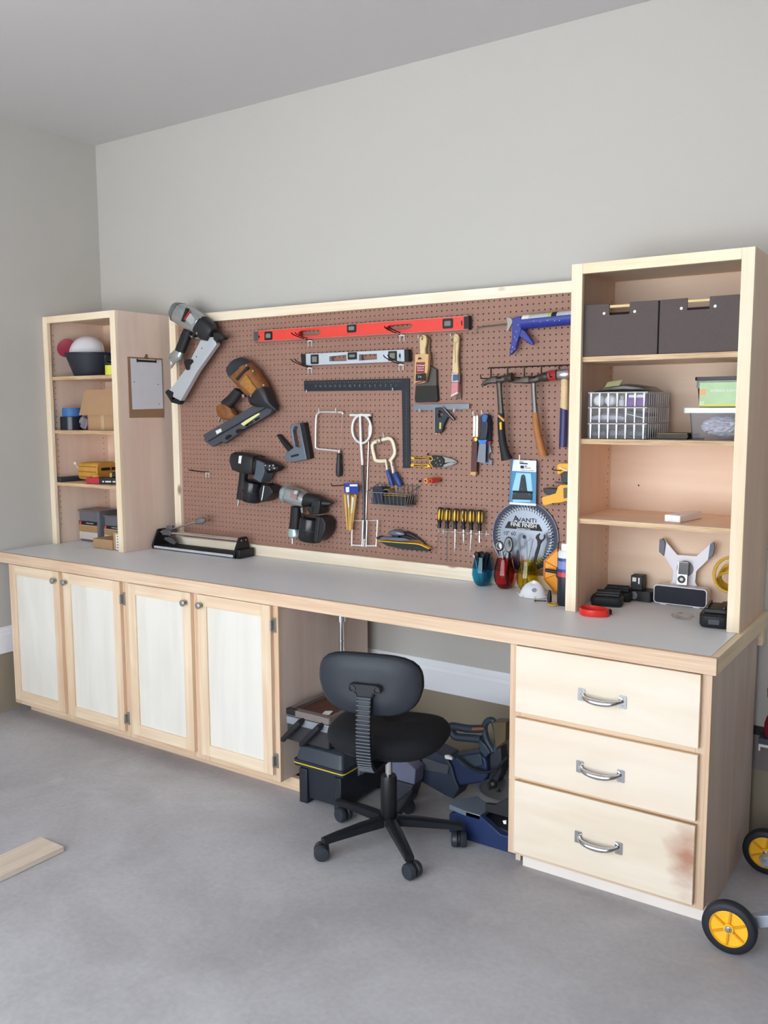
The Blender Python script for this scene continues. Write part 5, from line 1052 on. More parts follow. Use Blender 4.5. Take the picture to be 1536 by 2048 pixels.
MB().prism([(2.7883,1.0951),(2.7802,1.1052),(2.7843,1.116),(2.7975,1.1263),(2.8012,1.1232),(2.7941,1.1125),(2.7979,1.1009),(2.8088,1.0995),(2.8159,1.108),(2.8169,1.1222),(2.8217,1.1192),(2.822,1.1068),(2.8125,1.0942),(2.8037,1.0821),(2.8003,1.0677),(2.79,1.0327),(2.7843,1.0094),(2.7741,0.9627),(2.7649,0.9618),(2.7727,1.0083),(2.78,1.0461),(2.7893,1.0753)], -.094, -.087).build('forging', mat('wrench_black', (34, 34, 36), .4, .5), t, bevel=.0015)

# dust mask, drill bit, tape disc
t = thing('dust_mask', 'white cup dust mask with yellow strap tabs lying on the worktop', 'mask', (2.82, -.19, T1 + .001))
mc = (2.82, -.195)
R = []; N_ = 32
for f, h in ((1.0, .001), (1.0, .004), (.93, .007), (.86, .016), (.74, .029), (.56, .040), (.36, .047), (.16, .0495), (.03, .050)):
    R.append([(mc[0] + .060 * f * math.cos(2 * PI * j / N_), mc[1] + .046 * f * math.sin(2 * PI * j / N_) + .006 * (1 - f), T1 + .0012 + h * 1.15 * (1 + .12 * math.sin(2 * PI * j / N_) * (f < .9))) for j in range(N_)])
MB().rings(R).build('cup', mat('mask_white', (228, 230, 236), .8, bump=.3, bscale=500), t, angle=60)
for a in (-112, -62):
    ca, sa = math.cos(math.radians(a)), math.sin(math.radians(a)); p = (mc[0] + .058 * ca, mc[1] + .0445 * sa)
    MB().box(p[0] - .003, p[0] + .003, p[1] - .004, p[1] + .004, T1 + .004, T1 + .009).build('strap_tab', yellow_m, t)
MB().tube(smooth_path([(mc[0] - .058, mc[1] - .01, T1 + .006), (mc[0] - .075, mc[1] + .012, T1 + .008), (mc[0] - .06, mc[1] + .045, T1 + .003), (mc[0], mc[1] + .052, T1 + .003), (mc[0] + .06, mc[1] + .03, T1 + .006)], 4), .0012, 5).build('elastic', mat('elastic_pale', (226, 220, 190), .7), t)
MB().lathe([(.010, 0), (.0095, .0006)], (mc[0] + .018, mc[1] - .028, T1 + .0335), (.25, -.75, .75), 16, ).build('stamp', mat('stamp_grey', (150, 152, 160), .8), t)
t = thing('step_bit', 'black tapered countersink bit standing beside the dust mask', 'drill bit', (2.918, -.255, T1 + .001))
MB().lathe([(.0085, 0), (.0085, .022), (.0075, .03), (.005, .04), (.0032, .046), (.002, .047)], (2.918, -.255, T1 + .0012), n=16).build('body', black_m, t)
t = thing('bolt', 'dark bolt lying beside the black bit', 'bolt', (2.885, -.262, T1 + .001))
MB().tube([(2.868, -.277, T1 + .0042), (2.905, -.257, T1 + .0042)], .0022, 8).build('shank', dark_wire, t)
MB().tube([(2.865, -.279, T1 + .0045), (2.868, -.277, T1 + .0045)], .0044, 6).build('head', dark_wire, t)
MB().lathe([(.020, 0), (.0215, .001), (.0215, .006), (.020, .0072), (.013, .0074), (.013, .004), (.003, .004)], (2.952, -.302, T1 + .0012), n=24).build('disc', mat('disc_tan', (196, 166, 84), .5))
solo(bpy.data.objects['disc'], 'small tan plastic disc lying in front of the black bit', 'disc')
bpy.data.objects['disc'].name = 'plastic_disc'

# orange reel and spray can
t = thing('cord_reel', 'orange eight-sided reel with black axle standing against the pegboard frame', 'reel', (2.915, -.085, T1 + .001))
org = mat('reel_orange', (236, 156, 44), .4)
cxr, czr, rr_ = 2.914, T1 + .0945, .0925
oc = [(cxr + rr_ / math.cos(PI / 8) * math.cos(PI / 8 + PI / 4 * i), czr + rr_ / math.cos(PI / 8) * math.sin(PI / 8 + PI / 4 * i)) for i in range(8)]
oi = [(cxr + (p[0] - cxr) * .34, czr + (p[1] - czr) * .34) for p in oc]
MB().prism(oc, -.098, -.060, holes=[oi]).build('drum', org, t, bevel=.003)
MB().prism(oc, -.1005, -.0982, holes=[[(cxr + (p[0] - cxr) * .93, czr + (p[1] - czr) * .93) for p in oc]]).build('rim', mat('reel_rim', (190, 112, 24), .45), t)
for i in range(8):
    a = oc[i]; b = oi[i]; MB().tube([(a[0], -.0985, a[1]), (b[0], -.0985, b[1])], .0016, 5).build('rib', MATS['reel_rim'], t)
MB().box(cxr - .028, cxr + .03, -.125, -.058, czr - .022, czr + .022).build('hub', black_m, t, bevel=.004)
MB().tube([(cxr - .02, -.118, czr), (cxr - .075, -.118, czr + .004)], .0075, 10).build('crank', black_m, t)
t = thing('spray_can', 'spray can with white cap and blue-banded label beside the right tower', 'can', (2.988, -.268, T1 + .001))
c0 = (2.988, -.268)
def band(nm, prof, m): MB().lathe([(r, z) for r, z in prof], (c0[0], c0[1], T1 + .0012), n=28).build(nm, m, t)
band('base', [(.029, 0), (.031, .003), (.031, .112)], mat('can_dark', (36, 40, 52), .35))
band('red_band', [(.0312, .1122), (.0312, .1290)], mat('can_red', (200, 56, 64), .35))
band('label', [(.0312, .1292), (.0312, .142)], mat('can_navy', (46, 58, 120), .35))
band('label', [(.0311, .1422), (.0311, .172)], mat('can_blue', (120, 130, 186), .35))
band('label', [(.0312, .1722), (.0312, .184)], MATS['can_navy'])
band('shoulder', [(.0311, .1842), (.0311, .204), (.026, .212)], mat('can_white', (214, 218, 226), .35))
band('cap', [(.019, .2122), (.0185, .234), (.016, .238)], mat('can_cap', (236, 238, 240), .3))
MB().tube([(c0[0] - .0312, c0[1] - .004, T1 + .10), (c0[0] - .0312, c0[1] - .004, T1 + .24), (c0[0] - .02, c0[1], T1 + .243)], .002, 6).build('straw', black_m, t)

# tile cutter
t = thing('tile_cutter', 'black manual tile cutter with twin chrome rails and raised grey lever', 'tile cutter', (.87, -.12, T1 + .001))
z0 = T1 + .0012
MB().box(.575, 1.165, -.178, -.066, z0, z0 + .014).build('base', tool_black, t, bevel=.001)
MB().box(.575, 1.165, -.1815, -.1782, z0 + .004, z0 + .017).build('front_strip', mat('strip_bright', (214, 220, 226), .25, .35), t, bevel=.001)
MB().box(.58, 1.16, -.168, -.120, z0 + .0142, z0 + .018).build('pad', rubber_m, t)
MB().box(.58, 1.16, -.112, -.070, z0 + .0142, z0 + .018).build('pad', rubber_m, t)
for x0 in (.562, 1.1655):
    MB().prism([(-.184, z0), (-.062, z0), (-.060, z0 + .022), (-.088, z0 + .098), (-.095, z0 + .103), (-.140, z0 + .103), (-.147, z0 + .098), (-.186, z0 + .022)], x0, x0 + .012, ax='x').build('end_plate', black_m, t, bevel=.0015)
MB().box(1.1777, 1.205, -.178, -.068, z0, z0 + .045).build('end_block', black_m, t, bevel=.004)
for yy in (-.134, -.100): MB().cyl((.574, yy, z0 + .086), (1.1655, yy, z0 + .086), .0065, n=14).build('rail', chrome_m, t)
o = MB()
for xx in (.5615, 1.1778):
    for yy, zz in ((-.134, .086), (-.100, .086), (-.165, .03), (-.08, .03)): o.lathe([(.005, -.0002), (.004, .002)], (xx, yy, z0 + zz), ((1 if xx > 1 else -1), 0, 0), 8)
o.build('bolts', steel_m, t)
cg = mat('carriage_grey', (112, 112, 118), .4, .6)
MB().box(.60, .665, -.145, -.089, z0 + .072, z0 + .101).build('carriage', cg, t, bevel=.003)
MB().prism([(.605, z0 + .06), (.66, z0 + .06), (.69, z0 + .035), (.68, z0 + .022), (.64, z0 + .030), (.60, z0 + .045)], -.130, -.104).build('breaker_foot', cg, t, bevel=.002)
MB().prism([(.61, z0 + .10), (.66, z0 + .10), (.66, z0 + .125), (.62, z0 + .122)], -.126, -.108).build('lever_bracket', cg, t, bevel=.002)
lv = [(0.6138,-0.117,0.9776),(0.8377,-0.117,1.0426),(0.9079,-0.117,1.0579)]
MB().tube([lv[0], lv[1]], .0058, 10).build('lever', steel_m, t)
MB().tube(smooth_path([lv[1], tuple((Vector(lv[1]) * .55 + Vector(lv[2]) * .45)), lv[2]], 4), [.009, .012, .0145, .0165, .0175, .0175, .0165, .013, .004], 14).build('lever_knob', mat('knob_grey', (112, 108, 112), .5), t)

# clipboard on the side of the left tower
t = thing('clipboard', 'brown clipboard with blank white sheets hung on the side of the left tower', 'clipboard', (.55, -.17, 1.59))
XC = .5466
MB().prism([(-.2925, 1.910), (-.056, 1.910), (-.056, 1.592), (-.2925, 1.592)], XC, XC + .003, ax='x').build('board', mat('clipboard_brown', (150, 116, 88), .6, vary=.08, vscale=40), t, bevel=.0008)
MB().prism([(-.274, 1.902), (-.062, 1.902), (-.060, 1.640), (-.272, 1.636)], XC + .0031, XC + .0042, ax='x').build('sheet', mat('sheet_white', (214, 214, 220), .7, bump=.25, bscale=30, vary=.06, vscale=18), t)
MB().box(XC + .0043, XC + .008, -.232, -.104, 1.886, 1.897).build('clip', black_m, t, bevel=.001)
for yy in (-.232, -.104): MB().tube([(XC + .0065, yy, 1.884), (XC + .0065, yy, 1.902)], .003, 8).build('clip_end', black_m, t)
MB().tube([(XC + .001, -.168, 1.925), (XC + .0125, -.168, 1.922)], .003, 8).build('nail', dark_wire, t)
MB().prism([(-.182, 1.904), (-.154, 1.904), (-.158, 1.916), (-.168, 1.921), (-.178, 1.916)], XC + .0031, XC + .0046, ax='x', holes=[[(-.172, 1.911), (-.164, 1.911), (-.168, 1.916)]]).build('hang_tab', mat('tab_brown', (120, 84, 58), .5), t)
o = MB()
for yy, zz in ((-.092, 1.77), (-.088, 1.665), (-.255, 1.78)): o.lathe([(.003, 0), (.003, .0004)], (XC + .0043, yy, zz), (1, 0, 0), 8)
o.build('punch_holes', hole_m, t)

# ------------------------------------------------------------------ left tower contents
S1, S2, S3, S0 = 1.8172, 1.5232, 1.2322, T1 + .0012
t = thing('planter_bowl', 'black flared plastic bowl on the top left shelf', 'bowl', (.125, -.185, S1))
MB().lathe([(.098, 0), (.142, .120), (.1465, .121), (.1465, .130), (.141, .130), (.138, .122), (.094, .005), (.004, .005)], (.125, -.185, S1 + .0005), n=40).build('bowl', mat('planter_black', (40, 44, 54), .5), t)
def dish(name, lbl, c, r, ax, m, depth=.02):
    t = thing(name, lbl, 'dish', c)
    MB().lathe([(r * .55, 0), (r * .9, depth * .5), (r, depth), (r, depth + .003), (r * .88, depth * .55 + .003), (r * .5, .004), (.004, .004)], c, ax, 36).build('disc', m, t, angle=60)
    return t
t = thing('helmet_dome', 'white round dome standing in the black bowl', 'dome', (.11, -.20, S1 + .02))
c = Vector((.106, -.205, S1 + .134)); ax_ = Vector((.55, -.78, .30)).normalized()
MB().lathe([(.095, -.004), (.0965, 0), (.094, .008), (.088, .022), (.068, .038), (.042, .048), (.02, .0515), (.003, .052)], c, ax_, 36).build('dome', mat('dome_white', (226, 226, 230), .4), t, angle=60)
MB().lathe([(.0945, -.005), (.0985, -.004), (.0985, .001), (.097, .002)], c, ax_, 36).build('dome_rim', mat('rim_pale', (206, 204, 206), .45), t)
t = thing('red_dish', 'dark red round dish at the left behind the white dome', 'dish', (.008, -.255, S1 + .105))
c = Vector((.006, -.262, S1 + .160))
MB().lathe([(.04, -.004), (.050, 0), (.0525, .004), (.050, .006), (.04, .003), (.003, .003)], c, (.50, -.84, .2), 32).build('disc', mat('dish_red', (140, 28, 52), .45), t)
t = thing('coiled_strap', 'dark brown coiled strap at the back of the top left shelf', 'strap', (.36, -.10, S1))
for k, (r, dz) in enumerate(((.085, .0), (.082, .018), (.078, .036), (.070, .054), (.058, .072))):
    MB().tube([(.37 + r * math.cos(2 * PI * j / 24), -.10 + r * .8 * math.sin(2 * PI * j / 24), S1 + .018 + dz + .006 * math.sin(4 * PI * j / 24)) for j in range(24)], .0105, 8, True).build('turn', mat('strap_brown', (66, 48, 44), .6, vary=.2, vscale=40), t)
MB().ball((.37, -.10, S1 + .125), (.062, .055, .042), 18, 10).build('bundle', MATS['strap_brown'], t)
t = thing('tape_roll', 'yellow tape roll at the right edge of the top left shelf', 'tape', (.435, -.296, S1))
MB().lathe([(.026, 0), (.045, 0), (.046, .002), (.046, .048), (.045, .050), (.026, .050)], (.437, -.290, S1 + .0005), n=30, caps=False).build('roll', mat('tape_yellow', (214, 216, 76), .45), t)
MB().lathe([(.0235, 0), (.0258, 0), (.0258, .050), (.0235, .050)], (.437, -.290, S1 + .0005), n=24, caps=False).build('core', kraft_m, t)
t = thing('glass_jar', 'small clear jar with dark base on the yellow tape roll', 'jar', (.437, -.290, S1 + .0515))
MB().lathe([(.045, 0), (.047, .003), (.047, .011)], (.437, -.290, S1 + .0515), n=28).build('lid', black_m, t)
MB().lathe([(.043, .0112), (.050, .02), (.050, .044), (.045, .052), (.043, .052), (.048, .044), (.048, .021), (.003, .0125)], (.437, -.290, S1 + .0515), n=28).build('jar', mat('jar_glass', (190, 214, 220), .04, trans=1., ior=1.3), t)
def roll(lbl, c, r, h, m, gm):
    t = thing('tape_roll', lbl, 'tape', c)
    MB().lathe([(r * .6, 0), (r - .001, 0), (r, .001), (r, h - .001), (r - .001, h), (r * .6, h)], c, n=32, caps=False).build('roll', m, t)
    MB().lathe([(r * .56, 0), (r * .595, 0), (r * .595, h), (r * .56, h)], c, n=24, caps=False).build('core', kraft_m, t)
rc = (.030, -.262)
roll('shiny black duct tape roll under the blue one on the second left shelf', (rc[0], rc[1], S2 + .0005), .066, .074, mat('duct_black', (30, 34, 46), .22), None)
roll('blue masking tape roll on top of the black tape roll', (rc[0], rc[1], S2 + .0752), .053, .047, mat('masking_blue', (58, 106, 166), .55), None)
t = thing('plastic_bag', 'crumpled clear bag between tape rolls and cardboard box', 'bag', (.125, -.24, S2))
b_ = bmesh.new(); bmesh.ops.create_icosphere(b_, subdivisions=3, radius=1); rr = random.Random(5)
for v in b_.verts: v.co = Vector((v.co.x * .022, v.co.y * .026, v.co.z * .036)) * (1 + rr.uniform(-.16, .16)) + Vector((.126, -.255, S2 + .042))
m_ = MB(); m_.bm = b_; m_.build('bag', mat('bag_film', (190, 188, 200), .12, trans=.6, ior=1.2), t, smooth=False)
card_m = mat('cardboard', (178, 142, 108), .8, vary=.05, vscale=25)
t = thing('cardboard_box', 'open cardboard box with raised flap on the second left shelf', 'box', (.29, -.14, S2))
bx = [(.150, .44), (-.250, -.03), (S2 + .0005, S2 + .086)]
for q in ((.150, .44, -.250, -.2465), (.150, .44, -.0335, -.03), (.150, .1535, -.2462, -.0338), (.4365, .44, -.2462, -.0338)): MB().box(*q, S2 + .0005, S2 + .086).build('side', card_m, t)
MB().box(.1536, .4364, -.2462, -.0338, S2 + .0005, S2 + .004).build('bottom', card_m, t)
fl = MB(); fl.raw([(.088, -.258, S2 + .082), (.450, -.258, S2 + .082), (.440, -.236, S2 + .224), (.118, -.236, S2 + .222), (.088, -.2610, S2 + .082), (.450, -.2610, S2 + .082), (.440, -.2392, S2 + .224), (.118, -.2392, S2 + .222)], [(0, 1, 2, 3), (7, 6, 5, 4), (0, 4, 5, 1), (1, 5, 6, 2), (2, 6, 7, 3), (3, 7, 4, 0)])
fl.build('flap', card_m, t)
MB().box(.262, .290, -.2512, -.2502, S2 + .002, S2 + .085).build('tape', mat('box_tape', (196, 168, 138), .25), t)
t = thing('tool_case', 'long dark slate case along the left wall of the third shelf', 'case', (-.015, -.27, S3))
MB().box(-.039, .004, -.340, -.165, S3 + .0005, S3 + .0275).build('case', mat('case_slate', (52, 60, 66), .55), t, bevel=.004)
t = thing('yellow_pack', 'soft yellow package with dark print on the third left shelf', 'pack', (.12, -.16, S3))
body(MB(), [(.060, S3 + .105), (.062, S3 + .110), (.215, S3 + .114), (.222, S3 + .11)], [(.060, S3 + .02), (.058, S3 + .012), (.215, S3 + .002), (.222, S3 + .004)], -.19, [.06, .07, .07, .066], p=5).build('pack', mat('pack_yellow', (196, 144, 62), .5, vary=.25, vscale=22, bump=.3, bscale=40), t)
for k, z in enumerate((.03, .058, .086)): MB().box(.064, .214, -.2622, -.2600, S3 + z, S3 + z + .003).build('seam', mat('seam_brown', (132, 92, 40), .6), t)
for k, (a, b) in enumerate(((-.23, -.17), (-.16, -.13))): MB().box(.2222, .2232, a, b, S3 + .066, S3 + .082).build('print', print_black, t)
MB().tube(smooth_path([(.058, -.235, S3 + .06), (.035, -.245, S3 + .078), (.022, -.25, S3 + .10)], 3), .002, 6).build('tag_string', paper_m, t)
MB().ball((.020, -.25, S3 + .103), (.011, .006, .008), 10, 6).build('tag', paper_m, t)
t = thing('staple_box', 'red and black boxed tool at the front of the third left shelf', 'box', (.31, -.30, S3))
Mx = frame3((.226, -.336, S3 + .0006), (.93, .36, 0), (-.36, .93, 0))
MB(Mx).box(0, .078, 0, .05, 0, .035).build('red_end', mat('tool_red', (176, 40, 52), .4), t, bevel=.003)
MB(Mx).box(.0785, .27, 0, .05, 0, .036).build('black_body', black_m, t, bevel=.003)
for k, (a, b) in enumerate(((.098, .108), (.116, .150), (.160, .176))): MB(Mx).box(a, b, -.0008, .001, .010, .018).build('print', paper_m, t)
MB(Mx).ball((.045, .02, .042), (.022, .012, .009), 12, 8).build('orange_tie', mat('tie_orange', (206, 148, 60), .5), t)
t = thing('hand_tool', 'small black tool with tan tip on the red and black boxed tool', 'tool', (.37, -.28, S3 + .037))
MB(Mx).box(.15, .262, .006, .044, .0366, .066).build('body', black_m, t, bevel=.006)
MB(Mx).box(.135, .1498, .012, .032, .0366, .060).build('tip', mat('tan_tip', (196, 160, 96), .5), t, bevel=.003)
# screw tubs and boxes at the bottom
tub_m = mat('tub_plastic', (150, 150, 162), .12, trans=.55, ior=1.2)
lid_m = mat('tub_lid', (128, 118, 116), .25, trans=.3, ior=1.2)
def screw_tub(lbl, x0, x1, y0, y1, h):
    t = thing('screw_tub', lbl, 'tub', ((x0 + x1) / 2, (y0 + y1) / 2, S0), 'screw tubs on the worktop'); w = .0025
    o = MB(); P0 = rrect(x0 + .004, x1 - .004, y0 + .004, y1 - .004, .012); P1 = rrect(x0, x1, y0, y1, .014)
    R = [[(a, b, S0 + .0005) for a, b in P0], [(a, b, S0 + h) for a, b in P1], [(a * .96 + (x0 + x1) * .02, b * .96 + (y0 + y1) * .02, S0 + h) for a, b in P1], [(a * .96 + (x0 + x1) * .02, b * .96 + (y0 + y1) * .02, S0 + .004) for a, b in P0]]
    o.rings(R); o.build('tub', tub_m, t)
    MB().prism(rrect(x0 - .006, x1 + .006, y0 - .006, y1 + .006, .014), S0 + h + .0003, S0 + h + .009, ax='z').build('lid', lid_m, t, bevel=.002)
    MB().box(x0 + .008, x1 - .008, y0 + .008, y1 - .008, S0 + .006, S0 + h * .55).build('screws', mat('screw_fill', (104, 96, 96), .5, .3, bump=1., bscale=260, vary=.4, vscale=180), t, kind='stuff')
    lz0, lz1 = S0 + .012, S0 + h * .68
    MB().box(x0 + .004, x1 - .012, y0 - .0012, y0 - .0004, lz0, lz1).build('label', mat('tub_label', (206, 196, 188), .5), t)
    MB().box(x0 + .004, x1 - .012, y0 - .0018, y0 - .0012, lz0 + (lz1 - lz0) * .40, lz0 + (lz1 - lz0) * .76).build('label_photo', mat('label_tan', (166, 132, 92), .5, vary=.2, vscale=60), t)
    MB().box(x0 + .004, x1 - .012, y0 - .0018, y0 - .0012, lz1 - (lz1 - lz0) * .22, lz1).build('label_band', print_black, t)
    MB().box(x0 + .009, x0 + .025, y0 - .0022, y0 - .0016, lz1 - (lz1 - lz0) * .20, lz1 - (lz1 - lz0) * .03).build('label_logo', mat('logo_red', (206, 70, 72), .5), t)
    text('label_text', 'WOOD SCREWS', .0085, paper_m, t, ((x0 + x1) / 2 + .012, y0 - .002, lz1 - (lz1 - lz0) * .11), (1, 0, 0), (0, 0, 1))
screw_tub('clear screw tub with tan and black label, left of the two', -.030, .148, -.205, -.065, .172)
screw_tub('clear screw tub half hidden behind the tower stile', .172, .350, -.190, -.050, .150)
t = thing('cardboard_box', 'low plain cardboard box on the worktop in the left tower', 'box', (.34, -.27, S0))
MB().box(.262, .425, -.336, -.215, S0 + .0005, S0 + .052).build('box', card_m, t, bevel=.0015)
t = thing('cardboard_box', 'taller cardboard carton with white printed label behind the left tower stile', 'box', (.47, -.25, S0))
MB().box(.430, .515, -.334, -.17, S0 + .0005, S0 + .098).build('carton', card_m, t, bevel=.0015)
MB().box(.452, .512, -.3352, -.3343, S0 + .004, S0 + .088).build('label', paper_m, t)
for k in range(5): MB().box(.462, .472 + .01 * (k % 3), -.3358, -.3353, S0 + .014 + k * .015, S0 + .019 + k * .015).build('print', tool_grey, t)

# ------------------------------------------------------------------ right tower contents
fab_m = mat('grey_linen', (92, 82, 80), .9, bump=.9, bscale=420, vary=.22, vscale=300)
wood_rod = mat('pale_dowel', (222, 196, 146), .5)
def bin_(lbl, x0, x1, cx):
    z0, z1, y0, y1, w = S1 + .0005, 2.000, -.336, -.03, .006
    t = thing('fabric_bin', lbl, 'bin', ((x0 + x1) / 2, -.18, S1), 'grey fabric bins')
    zc, h = z1 - .040, .036
    outer = [(x0, z0), (x1, z0), (x1, z1), (cx + h, z1), (cx + h, zc), (cx - h, zc), (cx - h, z1), (x0, z1)]
    MB().prism(outer, y0, y0 + w).build('front_panel', fab_m, t, bevel=.002)
    MB().prism(outer, y1 - w, y1).build('back_panel', fab_m, t, bevel=.002)
    for a, b in ((x0, x0 + w), (x1 - w, x1)): MB().box(a, b, y0 + w + .0002, y1 - w - .0002, z0, z1).build('side_panel', fab_m, t, bevel=.002)
    MB().box(x0 + w + .0002, x1 - w - .0002, y0 + w + .0002, y1 - w - .0002, z0, z0 + w).build('bottom', fab_m, t)
    MB().tube([(cx - h - .004, y0 + .009, z1 - .010), (cx + h + .004, y0 + .009, z1 - .010)], .0055, 10).build('handle_bar', wood_rod, t)
    o = MB()
    for s in (-1, 1): o.lathe([(.0055, 0), (.0050, .002), (.002, .0032)], (cx + s * .055, y0 - .0002, z1 - .033), (0, -1, 0), 10)
    o.build('rivets', mat('white_rivet', (236, 236, 236), .25, .3), t)
bin_('dark grey fabric bin at the left of the top right shelf', 3.052, 3.3325, 3.196)
bin_('dark grey fabric bin at the right of the top right shelf', 3.3375, 3.618, 3.466)

clear_m = mat('clear_styrene', (226, 226, 232), .06, trans=.92, ior=1.25, alpha=.55)
rib_m = mat('clear_rib', (232, 234, 238), .1, trans=.5, ior=1.3)
def basket(lbl, z0, h, x0=3.082, x1=3.300, y0=-.320, y1=-.055):
    t = thing('plastic_basket', lbl, 'basket', ((x0 + x1) / 2, (y0 + y1) / 2, z0), 'stacked clear baskets')
    i = .004
    MB().box(x0 + i, x1 - i, y0 + i, y1 - i, z0 + .0004, z0 + .002).build('floor', clear_m, t)
    MB().prism([(x0, y0), (x1, y0), (x1, y1), (x0, y1)], z0 + h - .004, z0 + h, ax='z', holes=[[(x0 + .003, y0 + .003), (x1 - .003, y0 + .003), (x1 - .003, y1 - .003), (x0 + .003, y1 - .003)]]).build('rim', rib_m, t, bevel=.0008)
    for q in ((x0 + .001, x1 - .001, y0 + .001, y0 + .0022), (x0 + .001, x1 - .001, y1 - .0022, y1 - .001), (x0 + .001, x0 + .0022, y0 + .0024, y1 - .0024), (x1 - .0022, x1 - .001, y0 + .0024, y1 - .0024)):
        MB().box(*q, z0 + .0022, z0 + h - .0042).build('wall', clear_m, t)
    n = 7
    for k in range(n):
        x = x0 + .012 + (x1 - x0 - .024) * k / (n - 1); MB().prism([(x - .0018, z0 + .001), (x + .0018, z0 + .001), (x + .0032, z0 + h - .0042), (x - .0032, z0 + h - .0042)], y0 - .0012, y0 + .0009).build('rib', mat('bright_rib', (236, 238, 242), .12, spec=.8), t)
    for k in range(10):
        y = y0 + .02 + (y1 - y0 - .04) * k / 9; MB().box(x1 - .0009, x1 + .001, y - .0016, y + .0016, z0 + .002, z0 + h - .0042).build('rib', rib_m, t)
bz = [S2 + .0006, S2 + .0576, S2 + .1146]
basket('clear ribbed basket at the bottom of the stack of three', bz[0], .056)
basket('clear ribbed basket in the middle of the stack of three', bz[1], .056)
basket('clear ribbed basket on top of the stack, purple box inside', bz[2], .053)
def inside(nm, lbl, cat, build, grp=None):
    t = thing(nm, lbl, cat, build[0], grp); return t
z = bz[2] + .0026
for k, x in enumerate((3.117, 3.160)):
    t = thing('puck_lamp', 'pale round puck lamp, %s of the two in the top basket' % ('left', 'right')[k], 'lamp', (x, -.290, z), 'puck lamps in the top basket')
    MB().lathe([(.018, 0), (.0205, .003), (.0205, .014), (.016, .019), (.003, .020)], (x, -.29, z + .0208), (0, -1, .0), 24).build('puck', mat('puck_pale', (196, 196, 200), .3), t)
    MB().lathe([(.0165, .0192), (.0140, .0212), (.003, .0214)], (x, -.29, z + .0208), (0, -1, 0), 24).build('lens', mat('puck_lens', (222, 222, 224), .15), t)
t = thing('purple_box', 'purple printed box in the top clear basket', 'box', (3.255, -.28, z))
MB().box(3.222, 3.290, -.312, -.20, z, z + .042).build('box', mat('purple_print', (112, 46, 140), .5, vary=.35, vscale=70), t, bevel=.001)
MB().box(3.230, 3.284, -.3128, -.3122, z + .030, z + .040).build('print', paper_m, t)
t = thing('small_bottle', 'small white capped bottle between lamps and purple box', 'bottle', (3.200, -.29, z))
MB().lathe([(.011, 0), (.012, .002), (.012, .022), (.006, .028), (.006, .036), (.003, .037)], (3.200, -.295, z), n=16).build('bottle', mat('bottle_white', (214, 214, 218), .3), t)
z = bz[1] + .0026
t = thing('grey_pack', 'pale grey folded packet in the middle clear basket', 'packet', (3.19, -.2, z))
body(MB(), [(3.09, z + .022), (3.13, z + .034), (3.20, z + .030), (3.212, z + .022)], [(3.09, z + .006), (3.13, z + .002), (3.20, z + .002), (3.212, z + .004)], -.235, [.07, .075, .075, .07], p=4).build('packet', mat('packet_grey', (168, 166, 178), .35, bump=.5, bscale=60), t)
t = thing('black_pack', 'black packet with white edge in the middle basket', 'packet', (3.27, -.2, z))
MB(frame3((3.215, -.30, z + .0345), (.96, 0, -.22), (0, 1, 0))).box(0, .068, 0, .12, 0, .010).build('packet', black_m, t, bevel=.002)
MB(frame3((3.215, -.3012, z + .0330), (.96, 0, -.22), (0, 1, 0))).box(0, .068, 0, .12, -.004, -.0005).build('edge', paper_m, t)
z = bz[0] + .0026
for k, (x0, x1, h, m, nm) in enumerate(((3.088, 3.150, .030, mat('dark_stuff_a', (66, 68, 74), .5, vary=.3, vscale=60), 'dark hardware pack at the left of the bottom basket'), (3.154, 3.222, .036, mat('dark_stuff_b', (98, 92, 98), .5, vary=.4, vscale=80), 'grey speckled hardware pack in the middle of the bottom basket'), (3.226, 3.290, .034, mat('dark_stuff_c', (50, 62, 66), .5, vary=.3, vscale=60), 'dark green hardware pack at the right of the bottom basket'))):
    t = thing('hardware_pack', nm, 'packet', ((x0 + x1) / 2, -.2, z), 'packets in the bottom basket')
    body(MB(), [(x0, z + h * .8), (x0 + .008, z + h), (x1 - .008, z + h), (x1, z + h * .8)], [(x0, z + .004), (x0 + .008, z + .001), (x1 - .008, z + .001), (x1, z + .004)], -.215, [.07, .09, .09, .07], p=4).build('packet', m, t)
zt = bz[2] + .0535
t = thing('foil_pack', 'dark green and grey flat packet lying across the top basket', 'packet', (3.19, -.2, zt))
body(MB(), [(3.085, zt + .004), (3.14, zt + .022), (3.21, zt + .030), (3.27, zt + .020), (3.296, zt + .004)], [(3.085, zt + .0008), (3.14, zt + .0008), (3.21, zt + .0008), (3.27, zt + .0008), (3.296, zt + .0008)], -.205, [.08, .10, .105, .10, .08], p=3).build('packet', mat('foil_olive', (74, 72, 66), .3, vary=.6, vscale=28, bump=.6, bscale=50), t)
MB(frame3((3.135, -.302, zt + .012), (1, 0, .12), (0, .9, .5))).box(0, .055, 0, .05, 0, .0015).build('packet_label', mat('label_lime', (196, 200, 150), .4), t)
t = thing('card_stack', 'thin stack of brown-edged cards beside the clear baskets', 'cards', (3.37, -.19, S2))
for k in range(4): MB().box(3.325 - .003 * (k % 2), 3.425 + .002 * (k % 3), -.27 + .004 * (k % 2), -.12, S2 + .0006 + k * .0056, S2 + .0052 + k * .0056).build('card', mat('card_olive', (94, 82, 44), .5) if k % 2 else mat('card_dark', (52, 44, 40), .5), t)
t = thing('storage_tote', 'small clear tote with white lid on the second right shelf', 'tote', (3.52, -.16, S2))
x0, x1, y0, y1, h = 3.432, 3.612, -.285, -.05, .092
R = []
